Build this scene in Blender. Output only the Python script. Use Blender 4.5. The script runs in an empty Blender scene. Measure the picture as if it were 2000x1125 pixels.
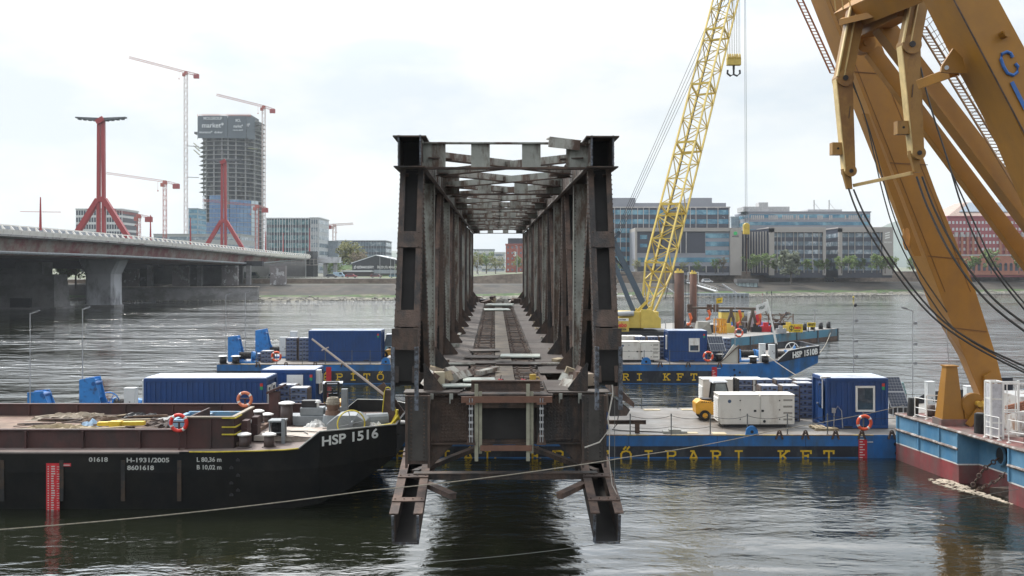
import bpy, math, random
from mathutils import Vector, Matrix
R = math.radians
V = Vector
random.seed(7)
C = bpy.context.scene.collection
scene = bpy.context.scene
# ---------------------------------------------------------------- camera
F, H, HY = 1950.0, 9.38, 527.0          # focal length in photo pixels, eye height, horizon row
cd = bpy.data.cameras.new('camera'); cam = bpy.data.objects.new('camera', cd); C.objects.link(cam)
cam.location = (0, 0, H); cam.rotation_euler = (R(90), 0, 0)
cd.sensor_width = 36; cd.lens = 36*F/2000; cd.shift_y = -(562.5-HY)/2000
cd.clip_start = .1; cd.clip_end = 9000
scene.camera = cam
def P(px, py, d): return V(((px-1000)/F*d, d, H-(py-HY)/F*d))
# ---------------------------------------------------------------- world and sun
SUN_AZ, SUN_EL = -34.0, 52.0             # degrees: left of the view direction, above the horizon
w = bpy.data.worlds.new('World'); scene.world = w; w.use_nodes = True
nt = w.node_tree; nt.nodes.clear(); N = nt.nodes.new; L = nt.links.new
out = N('ShaderNodeOutputWorld'); bg = N('ShaderNodeBackground'); L(bg.outputs[0], out.inputs[0])
sky = N('ShaderNodeTexSky'); sky.sky_type = 'NISHITA'; sky.sun_disc = False
sky.sun_elevation = R(SUN_EL); sky.sun_rotation = R(SUN_AZ); sky.dust_density = 4; sky.air_density = 1.5
tc = N('ShaderNodeTexCoord'); mp = N('ShaderNodeMapping'); mp.inputs['Scale'].default_value = (1, 1, 2.6)
L(tc.outputs['Generated'], mp.inputs[0])
n1 = N('ShaderNodeTexNoise'); n1.inputs['Scale'].default_value = 4.2; n1.inputs['Detail'].default_value = 7; n1.inputs['Roughness'].default_value = .55
L(mp.outputs[0], n1.inputs[0])
cr = N('ShaderNodeValToRGB'); L(n1.outputs[0], cr.inputs[0])
e = cr.color_ramp.elements
e[0].position = .42; e[0].color = (.75, .82, .90, 1); e[1].position = .57; e[1].color = (.985, .985, .985, 1)
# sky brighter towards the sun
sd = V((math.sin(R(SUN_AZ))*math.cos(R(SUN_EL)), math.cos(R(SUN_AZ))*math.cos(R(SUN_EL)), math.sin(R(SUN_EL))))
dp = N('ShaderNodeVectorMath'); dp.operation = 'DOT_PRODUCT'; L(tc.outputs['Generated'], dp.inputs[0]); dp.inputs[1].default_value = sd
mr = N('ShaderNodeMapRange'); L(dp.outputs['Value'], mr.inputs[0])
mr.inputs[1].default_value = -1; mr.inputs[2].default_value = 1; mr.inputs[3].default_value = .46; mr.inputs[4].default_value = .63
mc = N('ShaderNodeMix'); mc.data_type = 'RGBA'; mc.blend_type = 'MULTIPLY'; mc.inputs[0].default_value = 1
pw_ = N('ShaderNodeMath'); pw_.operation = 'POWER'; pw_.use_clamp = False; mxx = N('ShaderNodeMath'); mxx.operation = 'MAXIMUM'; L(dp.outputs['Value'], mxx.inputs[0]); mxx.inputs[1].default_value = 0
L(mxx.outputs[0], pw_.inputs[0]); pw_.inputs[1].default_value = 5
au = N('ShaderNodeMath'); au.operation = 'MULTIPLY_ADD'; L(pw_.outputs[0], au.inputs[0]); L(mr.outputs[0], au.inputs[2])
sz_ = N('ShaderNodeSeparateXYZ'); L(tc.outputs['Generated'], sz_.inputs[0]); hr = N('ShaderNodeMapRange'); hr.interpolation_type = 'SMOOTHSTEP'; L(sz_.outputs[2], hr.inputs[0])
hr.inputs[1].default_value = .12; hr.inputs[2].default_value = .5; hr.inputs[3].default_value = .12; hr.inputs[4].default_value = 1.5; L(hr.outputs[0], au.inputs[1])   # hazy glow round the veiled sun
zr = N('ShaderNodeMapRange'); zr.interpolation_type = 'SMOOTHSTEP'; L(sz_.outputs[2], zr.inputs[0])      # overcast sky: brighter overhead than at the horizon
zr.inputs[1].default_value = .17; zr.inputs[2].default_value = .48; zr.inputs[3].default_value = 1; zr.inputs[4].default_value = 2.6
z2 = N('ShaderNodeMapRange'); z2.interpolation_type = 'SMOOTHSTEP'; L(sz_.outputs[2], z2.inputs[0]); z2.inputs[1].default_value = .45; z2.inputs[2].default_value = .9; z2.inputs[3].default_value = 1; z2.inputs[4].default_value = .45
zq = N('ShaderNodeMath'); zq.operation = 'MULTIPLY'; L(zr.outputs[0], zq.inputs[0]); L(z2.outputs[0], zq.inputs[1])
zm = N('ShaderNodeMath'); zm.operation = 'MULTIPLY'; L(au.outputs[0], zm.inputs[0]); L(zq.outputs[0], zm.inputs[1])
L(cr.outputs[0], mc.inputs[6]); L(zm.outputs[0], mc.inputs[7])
sk = N('ShaderNodeMix'); sk.data_type = 'RGBA'; sk.blend_type = 'MULTIPLY'; sk.inputs[0].default_value = 1
L(sky.outputs[0], sk.inputs[6]); sk.inputs[7].default_value = (.1, .1, .1, 1)
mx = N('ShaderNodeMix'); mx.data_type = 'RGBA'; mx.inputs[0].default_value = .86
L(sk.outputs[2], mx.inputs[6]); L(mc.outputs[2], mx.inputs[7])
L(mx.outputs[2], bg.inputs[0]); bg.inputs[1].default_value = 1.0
sl = bpy.data.lights.new('sun', 'SUN'); sl.energy = 2.4; sl.angle = R(10); sl.color = (1, .95, .88)
so = bpy.data.objects.new('sun', sl); C.objects.link(so); so.rotation_euler = sd.to_track_quat('Z', 'Y').to_euler()
so.location = (0, 0, 60)
scene.view_settings.view_transform = 'Standard'; scene.view_settings.look = 'None'
scene.view_settings.exposure = 0.62; scene.view_settings.gamma = 1
scene.cycles.use_denoising = True
scene.cycles.max_bounces = 6; scene.cycles.volume_bounces = 1; scene.cycles.diffuse_bounces = 3
scene.cycles.sample_clamp_indirect = 4; scene.cycles.caustics_reflective = False; scene.cycles.caustics_refractive = False
# ---------------------------------------------------------------- materials
MAT = {}
def pm(name, col, rough=.6, metal=0., var=.25, vs=1.5, col2=None, amt=.5, s2=.8, sz=1., bump=0., bs=20., spec=None, soft=.12):
    """procedural paint / metal / stone: base colour broken by fine noise, patches of col2 (rust, dirt) on top"""
    if name in MAT: return MAT[name]
    m = bpy.data.materials.new(name); m.use_nodes = True; MAT[name] = m
    t = m.node_tree; N = t.nodes.new; L = t.links.new; b = t.nodes['Principled BSDF']
    g = N('ShaderNodeNewGeometry')
    n = N('ShaderNodeTexNoise'); n.inputs['Scale'].default_value = vs; n.inputs['Detail'].default_value = 6; n.inputs['Roughness'].default_value = .65
    L(g.outputs['Position'], n.inputs['Vector'])
    r = N('ShaderNodeMapRange'); L(n.outputs[0], r.inputs[0]); r.inputs[1].default_value = .3; r.inputs[2].default_value = .7
    r.inputs[3].default_value = 1-var; r.inputs[4].default_value = 1+var
    mm = N('ShaderNodeMix'); mm.data_type = 'RGBA'; mm.blend_type = 'MULTIPLY'; mm.inputs[0].default_value = 1
    mm.inputs[6].default_value = (*col, 1); L(r.outputs[0], mm.inputs[7]); o = mm.outputs[2]
    if col2:
        mp = N('ShaderNodeMapping'); mp.inputs['Scale'].default_value = (s2, s2, s2*sz); L(g.outputs['Position'], mp.inputs[0])
        n2 = N('ShaderNodeTexNoise'); n2.inputs['Scale'].default_value = 1; n2.inputs['Detail'].default_value = 8; n2.inputs['Roughness'].default_value = .7
        L(mp.outputs[0], n2.inputs['Vector'])
        r2 = N('ShaderNodeMapRange'); L(n2.outputs[0], r2.inputs[0]); c = .68-.36*amt
        r2.inputs[1].default_value = c-soft/2; r2.inputs[2].default_value = c+soft/2
        m2 = N('ShaderNodeMix'); m2.data_type = 'RGBA'; L(r2.outputs[0], m2.inputs[0]); L(o, m2.inputs[6])
        m3 = N('ShaderNodeMix'); m3.data_type = 'RGBA'; m3.blend_type = 'MULTIPLY'; m3.inputs[0].default_value = 1
        m3.inputs[6].default_value = (*col2, 1); L(r.outputs[0], m3.inputs[7]); L(m3.outputs[2], m2.inputs[7]); o = m2.outputs[2]
    L(o, b.inputs['Base Color']); b.inputs['Roughness'].default_value = rough; b.inputs['Metallic'].default_value = metal
    if spec is not None: b.inputs['Specular IOR Level'].default_value = spec
    if bump:
        n3 = N('ShaderNodeTexNoise'); n3.inputs['Scale'].default_value = bs; n3.inputs['Detail'].default_value = 4; L(g.outputs['Position'], n3.inputs['Vector'])
        bp = N('ShaderNodeBump'); bp.inputs['Strength'].default_value = bump; bp.inputs['Distance'].default_value = .05
        L(n3.outputs[0], bp.inputs['Height']); L(bp.outputs[0], b.inputs['Normal'])
    return m
RUST = (.06, .03, .02)
steel = pm('old_bridge_steel', (.078, .052, .039), .75, 0, .38, 2.2, (.032, .029, .028), .45, 1.6, .3, .45, 22)
steelr = pm('rusty_steel', (.11, .07, .052), .8, 0, .3, 2, (.055, .038, .032), .5, 1.2, 1, .3, 30)
steelg = pm('grey_painted_steel', (.27, .28, .25), .7, 0, .22, 2, (.085, .055, .038), .42, 1.3, .3, .2, 25)
steelp = pm('pale_weathered_steel', (.34, .335, .30), .7, 0, .25, 2.5, (.10, .062, .045), .45, 1.6, .5, .2, 25)
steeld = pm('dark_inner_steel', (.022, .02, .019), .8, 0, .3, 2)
deckm = pm('worn_deck_plate', (.075, .063, .054), .75, 0, .25, 1.2, (.06, .045, .038), .5, 1.1, 1, .3, 12)
slatm = pm('track_timber', (.06, .05, .045), .85, 0, .35, 3, (.11, .075, .055), .5, 3, 1, .5, 15)
cutm = pm('torch_cut_edge', (.14, .16, .19), .6, .3, .3, 8, (.05, .045, .045), .5, 6, 1, .5, 30)
white = pm('white_paint', (.72, .72, .69), .45, 0, .06, 1.5, (.5, .46, .4), .2, 2, .3)
blackp = pm('black_paint', (.014, .014, .016), .45, 0, .3, 2)
bluep = pm('blue_hull_paint', (.018, .145, .42), .5, 0, .14, 1.2, (.04, .095, .17), .42, 1.1, .35, .05, 10, None, .3)
bluew = pm('blue_winch_paint', (.03, .19, .5), .4, 0, .12, 2, (.03, .08, .2), .25, 3, 1)
cblue = pm('container_blue', (.009, .052, .19), .45, 0, .12, 1, (.012, .045, .14), .36, 1.1, .4, 0, 10, None, .3)
navy = pm('hull_black_band', (.012, .014, .022), .5, 0, .25, 1, (.04, .045, .05), .4, .8, .5)
yell = pm('letter_yellow', (.72, .47, .025), .5, 0, .2, 6)
pdeck = pm('pontoon_deck', (.15, .128, .108), .55, 0, .25, .7, (.25, .25, .24), .42, .3, 1, .1, 6, None, .3)
glass = pm('window_glass', (.05, .07, .09), .08, 0, .3, 3)
rubber = pm('black_rubber', (.02, .02, .02), .85, 0, .3, 4)
redp = pm('gauge_red', (.5, .02, .03), .5, 0, .2, 5)
orange = pm('lifebuoy_orange', (.72, .10, .035), .5, 0, .12, 8)
ropem = pm('rope_fibre', (.28, .25, .2), .9, 0, .3, 12)
cable = pm('wire_rope', (.03, .027, .025), .6, .2, .3, 10)
galv = pm('galvanised_steel', (.36, .37, .38), .45, .4, .15, 3)
crate_m = pm('ballast_box_blue', (.12, .16, .27), .6, 0, .2, 1.5, (.09, .11, .17), .4, 2, 1)
crate_d = pm('ballast_box_dark', (.03, .03, .035), .8)
crate_t = pm('ballast_box_top', (.42, .43, .45), .7, 0, .2, 2)
craney = pm('floating_crane_ochre', (.33, .148, .009), .5, 0, .10, .8, (.24, .115, .02), .34, .7, .6, .05, 10, None, .4)
yel2 = pm('crawler_crane_yellow', (.58, .43, .085), .45, 0, .12, 1.5)
wood = pm('weathered_wood', (.33, .27, .18), .85, 0, .25, 4)
fork = pm('forklift_yellow', (.72, .36, .03), .4, 0, .1, 3)
# ---------------------------------------------------------------- mesh helpers
ORG = {}
def org(o):
    while o is not None:
        if o.name in ORG: return ORG[o.name]
        o = o.parent
    return V((0, 0, 0))
class B:
    def __init__(s): s.v = []; s.f = []; s.m = []
    def add(s, vs, fs, m=0):
        k = len(s.v); s.v += [V(p) for p in vs]; s.f += [tuple(i+k for i in f) for f in fs]; s.m += [m]*len(fs); return s
    def poly(s, pts, m=0): return s.add(pts, [tuple(range(len(pts)))], m)
    def box(s, x0, y0, z0, x1, y1, z1, m=0):
        return s.hexa([(x0,y0,z0),(x1,y0,z0),(x1,y1,z0),(x0,y1,z0),(x0,y0,z1),(x1,y0,z1),(x1,y1,z1),(x0,y1,z1)], m)
    def hexa(s, p, m=0):
        return s.add(p, [(0,3,2,1),(4,5,6,7),(0,1,5,4),(1,2,6,5),(2,3,7,6),(3,0,4,7)], m)
    def beam(s, p, q, w, h, m=0, up=(0,0,1)):
        p = V(p); q = V(q); d = (q-p).normalized(); up = V(up)
        if abs(d.dot(up)) > .98: up = V((0,1,0))
        a = d.cross(up).normalized()*(w/2); b = a.cross(d).normalized()*(h/2)
        return s.hexa([p-a-b, p+a-b, q+a-b, q-a-b, p-a+b, p+a+b, q+a+b, q-a+b], m)
    def cyl(s, p, q, r, r2=None, n=10, m=0, caps=True):
        p = V(p); q = V(q); r2 = r if r2 is None else r2; d = (q-p).normalized()
        a = d.orthogonal().normalized(); b = d.cross(a); vs = []
        for i in range(n):
            t = 2*math.pi*i/n; u = a*math.cos(t)+b*math.sin(t); vs += [p+u*r, q+u*r2]
        fs = [(2*i, 2*((i+1)%n), 2*((i+1)%n)+1, 2*i+1) for i in range(n)]
        if caps: fs += [tuple(2*i for i in range(n))[::-1], tuple(2*i+1 for i in range(n))]
        return s.add(vs, fs, m)
    def tube(s, pts, r, n=5, m=0):
        pts = [V(p) for p in pts]; vs = []; k = len(pts)
        for i, p in enumerate(pts):
            d = (pts[min(i+1,k-1)]-pts[max(i-1,0)]).normalized()
            up = V((0,0,1)) if abs(d.z) < .9 else V((1,0,0))
            a = d.cross(up).normalized(); b = a.cross(d)
            vs += [p+(a*math.cos(2*math.pi*j/n)+b*math.sin(2*math.pi*j/n))*r for j in range(n)]
        fs = [(i*n+j, i*n+(j+1)%n, (i+1)*n+(j+1)%n, (i+1)*n+j) for i in range(k-1) for j in range(n)]
        fs += [tuple(range(n))[::-1], tuple((k-1)*n+j for j in range(n))]
        return s.add(vs, fs, m)
    def prism(s, poly, ax, a, b, m=0):
        def T(u, w, t): return {'x': (t,u,w), 'y': (u,t,w), 'z': (u,w,t)}[ax]
        n = len(poly); vs = [T(u,w,a) for u,w in poly]+[T(u,w,b) for u,w in poly]
        return s.add(vs, [tuple(range(n)), tuple(range(2*n-1, n-1, -1))]+[(i, i+n, (i+1)%n+n, (i+1)%n) for i in range(n)], m)
    def torus(s, c, nrm, Rr, r, n=20, k=6, m=0, mats=None):
        c = V(c); d = V(nrm).normalized(); a = d.orthogonal().normalized(); b = d.cross(a); vs = []
        for i in range(n):
            t = 2*math.pi*i/n; u = a*math.cos(t)+b*math.sin(t)
            for j in range(k):
                q = 2*math.pi*j/k; vs.append(c+u*(Rr+r*math.cos(q))+d*(r*math.sin(q)))
        for i in range(n):
            s.add([], [], 0)
        k0 = len(s.v); s.v += vs
        for i in range(n):
            for j in range(k):
                s.f.append((k0+i*k+j, k0+((i+1)%n)*k+j, k0+((i+1)%n)*k+(j+1)%k, k0+i*k+(j+1)%k))
                s.m.append(mats[i*len(mats)//n] if mats else m)
        return s
    def ball(s, c, r, n=8, k=5, m=0, sc=(1,1,1)):
        c = V(c); vs = [c+V((0,0,r*sc[2]))]
        for i in range(1, k):
            a = math.pi*i/k
            vs += [c+V((r*sc[0]*math.sin(a)*math.cos(2*math.pi*j/n), r*sc[1]*math.sin(a)*math.sin(2*math.pi*j/n), r*sc[2]*math.cos(a))) for j in range(n)]
        vs.append(c-V((0,0,r*sc[2])))
        fs = [(0, 1+j, 1+(j+1)%n) for j in range(n)]
        for i in range(k-2): fs += [(1+i*n+j, 1+(i+1)*n+j, 1+(i+1)*n+(j+1)%n, 1+i*n+(j+1)%n) for j in range(n)]
        l = len(vs)-1; fs += [(l, 1+(k-2)*n+(j+1)%n, 1+(k-2)*n+j) for j in range(n)]
        return s.add(vs, fs, m)
    def loft(s, rings, m=0, closed=True, caps=True):
        n = len(rings[0]); k0 = len(rings); vs = [p for r in rings for p in r]
        fs = [(i*n+j, i*n+(j+1)%n, (i+1)*n+(j+1)%n, (i+1)*n+j) for i in range(k0-1) for j in range(n if closed else n-1)]
        if caps and closed: fs += [tuple(range(n))[::-1], tuple((k0-1)*n+j for j in range(n))]
        return s.add(vs, fs, m)
    def build(s, name, mats, parent=None, smooth=False, bevel=0):
        if not isinstance(mats, (list, tuple)): mats = [mats]
        o_ = org(parent) if parent is not None else None
        if parent is None:
            zs = min(p.z for p in s.v); cx = (min(p.x for p in s.v)+max(p.x for p in s.v))/2; cy = (min(p.y for p in s.v)+max(p.y for p in s.v))/2
            o_ = V((cx, cy, zs))
        me = bpy.data.meshes.new(name); me.from_pydata([p-o_ for p in s.v], [], s.f)
        for m in mats: me.materials.append(m)
        me.polygons.foreach_set('material_index', s.m)
        if smooth: me.polygons.foreach_set('use_smooth', [True]*len(s.f))
        me.update()
        o = bpy.data.objects.new(name, me); C.objects.link(o)
        if parent is not None: o.parent = parent
        else: o.location = o_; ORG[o.name] = o_
        if bevel:
            b = o.modifiers.new('bevel', 'BEVEL'); b.width = bevel; b.segments = 2; b.limit_method = 'ANGLE'
        return o
def tag(o, label=None, cat=None, group=None, kind=None):
    if label: o['label'] = label
    if cat: o['category'] = cat
    if group: o['group'] = group
    if kind: o['kind'] = kind
    return o
def adopt(t, root, main=0):
    """turn a built thing into a part of root: its main mesh becomes the part, the rest its sub-parts"""
    ch = list(t.children); m = ch[main]; tl = t.location.copy(); og = ORG[t.name]; nm = t.name.split('.')[0]
    for c in ch:
        if c is not m: c.parent = m
    m.parent = root; m.location = tl-root.location; m.name = nm; ORG[m.name] = og
    if 'label' in t: m['label'] = t['label']
    bpy.data.objects.remove(t); return m
def thing(name, label, cat, loc=(0,0,0), group=None, local=False, rot=None):
    o = bpy.data.objects.new(name, None); C.objects.link(o); o.location = loc; o.empty_display_size = .2
    if rot: o.rotation_euler = rot
    ORG[o.name] = V((0,0,0)) if local else V(loc)
    return tag(o, label, cat, group)
def copy_tree(o, parent=None):
    c = o.copy(); C.objects.link(c)
    if parent is not None: c.parent = parent
    for ch in list(o.children): copy_tree(ch, c)
    return c
def dup(o, loc, rz=None, label=None, group=None, scale=None):
    c = copy_tree(o); c.location = loc
    if rz is not None: c.rotation_euler = (0, 0, rz)
    if scale: c.scale = (scale,)*3
    if label: c['label'] = label
    if group: c['group'] = group
    return c
ORD = ['lowest', 'second', 'third', 'fourth', 'fifth', 'sixth', 'seventh', 'eighth', 'ninth', 'tenth', 'eleventh', 'twelfth', 'thirteenth', 'fourteenth', 'fifteenth', 'sixteenth']
FONT = None
def text(s, name, mat, parent, o, xd, up, size, width=None, off=0., ext=.008, space=1., bold=0.):
    """writing as thin raised lettering: o = lower left corner, xd / up = directions"""
    cu = bpy.data.curves.new('t', 'FONT'); cu.body = s; cu.size = 1; cu.extrude = .01; cu.offset = bold; cu.space_character = space
    cu.resolution_u = 3
    ob = bpy.data.objects.new('t', cu); me = bpy.data.meshes.new_from_object(ob); bpy.data.objects.remove(ob)
    xs = [v.co.x for v in me.vertices]; x0, x1 = min(xs), max(xs); sx = size if width is None else width/(x1-x0)
    xd = V(xd).normalized(); up = V(up).normalized(); n = xd.cross(up); o = V(o); og = org(parent)
    for v in me.vertices:
        c = v.co.copy(); v.co = o+xd*((c.x-x0)*sx)+up*(c.y*size/.7)+n*(off+ext*(1 if c.z > 0 else 0))-og
    me.materials.clear(); me.materials.append(mat); me.name = name
    t = bpy.data.objects.new(name, me); C.objects.link(t); t.parent = parent
    return t
SL = {'I': [[(.5,0),(.5,1)],[(.2,0),(.8,0)],[(.2,1),(.8,1)]], 'T': [[(.5,0),(.5,1)],[(.05,1),(.95,1)],[(.08,.75),(.08,1)],[(.92,.75),(.92,1)],[(.28,0),(.72,0)]],
 'P': [[(.2,0),(.2,1),(.7,1),(.88,.88),(.88,.62),(.7,.5),(.2,.5)],[(.02,0),(.45,0)],[(.02,1),(.3,1)]],
 'R': [[(.2,0),(.2,1),(.65,1),(.85,.88),(.85,.64),(.65,.52),(.2,.52)],[(.5,.52),(.85,0),(1,0)],[(.02,0),(.42,0)],[(.02,1),(.3,1)]],
 'A': [[(.1,0),(.5,1),(.9,0)],[(.25,.33),(.75,.33)],[(-.02,0),(.28,0)],[(.72,0),(1.02,0)],[(.25,1),(.5,1)]],
 'K': [[(.2,0),(.2,1)],[(.85,1),(.25,.42)],[(.42,.58),(.88,0)],[(0,0),(.42,0)],[(0,1),(.4,1)],[(.65,1),(1,1)],[(.68,0),(1.02,0)]],
 'F': [[(.2,0),(.2,1),(.9,1),(.9,.76)],[(.2,.52),(.65,.52)],[(.65,.4),(.65,.64)],[(0,0),(.48,0)],[(.02,1),(.3,1)]],
 'E': [[(.9,.25),(.9,0),(.2,0),(.2,1),(.9,1),(.9,.76)],[(.2,.52),(.62,.52)],[(.62,.4),(.62,.64)],[(.02,0),(.3,0)],[(.02,1),(.3,1)]],
 'L': [[(.2,1),(.2,0),(.9,0),(.9,.3)],[(.02,1),(.45,1)],[(.02,0),(.3,0)]],
 'O': [[(.5,0),(.2,.08),(.07,.3),(.07,.7),(.2,.92),(.5,1),(.8,.92),(.93,.7),(.93,.3),(.8,.08),(.5,0)]],
 'C': [[(.92,.22),(.75,.04),(.45,0),(.2,.1),(.08,.35),(.08,.65),(.2,.9),(.45,1),(.75,.96),(.88,.8),(.88,1)]],
 'S': [[(.1,0),(.1,.25),(.25,.05),(.5,0),(.8,.08),(.88,.28),(.75,.45),(.3,.56),(.14,.72),(.25,.93),(.5,1),(.75,.93),(.86,.76),(.86,1)]],
 'H': [[(.18,0),(.18,1)],[(.82,0),(.82,1)],[(.18,.5),(.82,.5)],[(0,0),(.36,0)],[(.64,0),(1,0)],[(0,1),(.36,1)],[(.64,1),(1,1)]],
 'D': [[(.2,0),(.2,1),(.6,1),(.85,.85),(.93,.5),(.85,.15),(.6,0),(.2,0)],[(.02,0),(.3,0)],[(.02,1),(.3,1)]]}
ACC = {'Í': ('I', [[(.45,1.18),(.7,1.4)]]), 'É': ('E', [[(.45,1.18),(.7,1.4)]]), 'Á': ('A', [[(.45,1.18),(.7,1.4)]]), 'Ő': ('O', [[(.3,1.18),(.48,1.42)],[(.6,1.18),(.78,1.42)]])}
def slab_letters(s, x0, pitch, z, h, wd, y, mat, parent, th=.085, name='lettering'):
    for i, c in enumerate(s):
        if c == ' ': continue
        b, ac = ACC.get(c, (c, [])); k = B(); j = 0
        for st in SL[b]+ac:
            for p, q in zip(st, st[1:]):
                p = V((x0+i*pitch+p[0]*wd, y-.002*(j%3), z+p[1]*h)); q = V((x0+i*pitch+q[0]*wd, y-.002*(j%3), z+q[1]*h)); j += 1
                e = (q-p).normalized()*th*.35
                k.beam(p-e, q+e, th, .012, 0, (0,1,0))
        k.build(name, mat, parent)
# ================================================================ THE SETTING
# water
wm = bpy.data.materials.new('river_water'); wm.use_nodes = True
t = wm.node_tree; N = t.nodes.new; L = t.links.new; b = t.nodes['Principled BSDF']
b.inputs['Base Color'].default_value = (.011, .013, .007, 1); b.inputs['Roughness'].default_value = .045; b.inputs['IOR'].default_value = 1.9
g = N('ShaderNodeNewGeometry')
def wn(scale, sx, sy, det, rough=.55, rot=0, dist=0.):
    m = N('ShaderNodeMapping'); m.inputs['Scale'].default_value = (sx, sy, 1); m.inputs['Rotation'].default_value = (0, 0, R(rot)); L(g.outputs['Position'], m.inputs[0])
    n = N('ShaderNodeTexNoise'); n.inputs['Scale'].default_value = scale; n.inputs['Detail'].default_value = det; n.inputs['Roughness'].default_value = rough
    n.inputs['Distortion'].default_value = dist
    L(m.outputs[0], n.inputs['Vector']); return n.outputs[0]
def mth(op, a, c):
    n = N('ShaderNodeMath'); n.operation = op
    for i, q in enumerate((a, c)):
        if isinstance(q, (int, float)): n.inputs[i].default_value = q
        else: L(q, n.inputs[i])
    return n.outputs[0]
fine = wn(2.6, .6, 1.0, 4, .55, 8, .6); mid = wn(.55, .5, 1.0, 3, .5, -12, .8); big = wn(.10, .45, 1.2, 3, .5, 5, 1.2)
patch = wn(.045, .35, 1.6, 4, .6, -4, .6)
pr = N('ShaderNodeMapRange'); L(patch, pr.inputs[0]); pr.inputs[1].default_value = .38; pr.inputs[2].default_value = .62; pr.inputs[3].default_value = .3; pr.inputs[4].default_value = 1.25
sp = N('ShaderNodeSeparateXYZ'); L(g.outputs['Position'], sp.inputs[0]); nr = N('ShaderNodeMapRange'); L(sp.outputs[1], nr.inputs[0]); nr.inputs[1].default_value = 95; nr.inputs[2].default_value = 30; nr.inputs[3].default_value = 1; nr.inputs[4].default_value = .6; mm_ = N('ShaderNodeMapRange'); L(sp.outputs[1], mm_.inputs[0]); mm_.inputs[1].default_value = 50; mm_.inputs[2].default_value = 130; mm_.inputs[3].default_value = .075; mm_.inputs[4].default_value = .42   # open stream is choppier than the water between the hulls
hgt = mth('ADD', mth('MULTIPLY', mth('MULTIPLY', mth('MULTIPLY', fine, pr.outputs[0]), nr.outputs[0]), .055), mth('ADD', mth('MULTIPLY', mth('MULTIPLY', mid, mm_.outputs[0]), pr.outputs[0]), mth('MULTIPLY', big, .22)))
bp = N('ShaderNodeBump'); bp.inputs['Strength'].default_value = 1; bp.inputs['Distance'].default_value = 1.0
L(hgt, bp.inputs['Height']); L(bp.outputs[0], b.inputs['Normal'])
k = B(); k.poly([(-900,-40,0),(900,-40,0),(900,520,0),(-900,520,0)])
tag(k.build('water', wm), kind='structure')

# far bank: cross-section swept along the waterline
BL = [(-5000,280),(-900,280),(-400,292),(-200,300),(-72,300),(-36,302),(0,316),(71,345),(200,390),(420,440),(900,500),(5000,900)]
def bank_d(x):
    for (a, c), (e_, f_) in zip(BL, BL[1:]):
        if a <= x <= e_: return c+(f_-c)*(x-a)/(e_-a)
    return 500
def lerp(a, c, t): return a+(c-a)*min(1, max(0, t))
def sm(t): t = min(1, max(0, t)); return t*t*(3-2*t)
def prof(x):      # (offset, height) rows; r = 0 on the left, 1 on the right
    r = sm((x+35)/45)
    return [(-60,-4),(-8,-1.2),(0,0.0),(9,lerp(.9,.9,r)),(14,lerp(1.5,1.5,r)),(30,lerp(4.2,3.9,r)),(33,lerp(4.4,4.25,r)),(lerp(44,55,r),lerp(4.7,4.3,r)),(lerp(44.3,55.3,r),lerp(6.0,8.15,r)),(75,lerp(6.0,8.2,r)),(140,lerp(6.6,8.3,r)),(320,9),(700,12),(1500,14),(4600,18)]
shore = pm('shore_stones', (.05, .047, .038), .9, 0, .55, .8, (.16, .15, .11), .5, .35, 1, .8, 3)
grassb = pm('bank_grass', (.035, .075, .012), .95, 0, .4, .6, (.13, .12, .08), .3, .2)
revet = pm('stone_revetment', (.026, .023, .019), .9, 0, .5, .25, (.046, .037, .027), .5, .12, 1.5, .6, 3)
quay = pm('quay_road_surface', (.05, .043, .035), .9, 0, .35, .3, (.032, .036, .02), .4, .1)
walls = pm('embankment_stone', (.27, .22, .175), .9, 0, .25, .6, (.19, .15, .12), .5, .15, 3, .4, 2)
city = pm('city_ground', (.12, .12, .10), .95, 0, .3, .1, (.12, .15, .07), .45, .03)
xs = [-5000,-2500,-900,-650,-450,-350]+[-300+8*i for i in range(76)]+[320,380,450,600,900,2500,5000]
k = B(); rows = []
rr = random.Random(3)
for x in xs:
    row = []
    for j, (s, z) in enumerate(prof(x)):
        jit = rr.uniform(-.35,.35) if 2 < j < 6 else 0
        row.append(V((x, bank_d(x)+s+ (rr.uniform(-.8,.8) if j in (2,3) else 0), z+jit)))
    rows.append(row)
mi = [0,0,0,1,2,2,3,4,5,5,5,5,5,5]
for a, c in zip(rows, rows[1:]):
    for j in range(len(a)-1): k.add([a[j], c[j], c[j+1], a[j+1]], [(0,1,2,3)], mi[j])
tag(k.build('ground', [shore, grassb, revet, quay, walls, city]), kind='structure')
# shoreline boulders, too many to count
k = B()
for i in range(2600):
    x = rr.uniform(-130, 230) if i % 3 else rr.uniform(40, 220)
    s = abs(rr.gauss(0, 4))-1.5; r = rr.uniform(.2, .6)
    if x < -72 and rr.random() < .3: continue
    k.ball((x, bank_d(x)+s, max(0, s*.1)+.05), r, 5, 3, 0, (1, rr.uniform(.6,1.3), rr.uniform(.4,.8)))
tag(k.build('shore_rocks', pm('pale_boulder', (.21, .20, .175), .9, 0, .35, 1)), 'pale boulders strewn along the foot of the far bank', kind='stuff')
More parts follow.
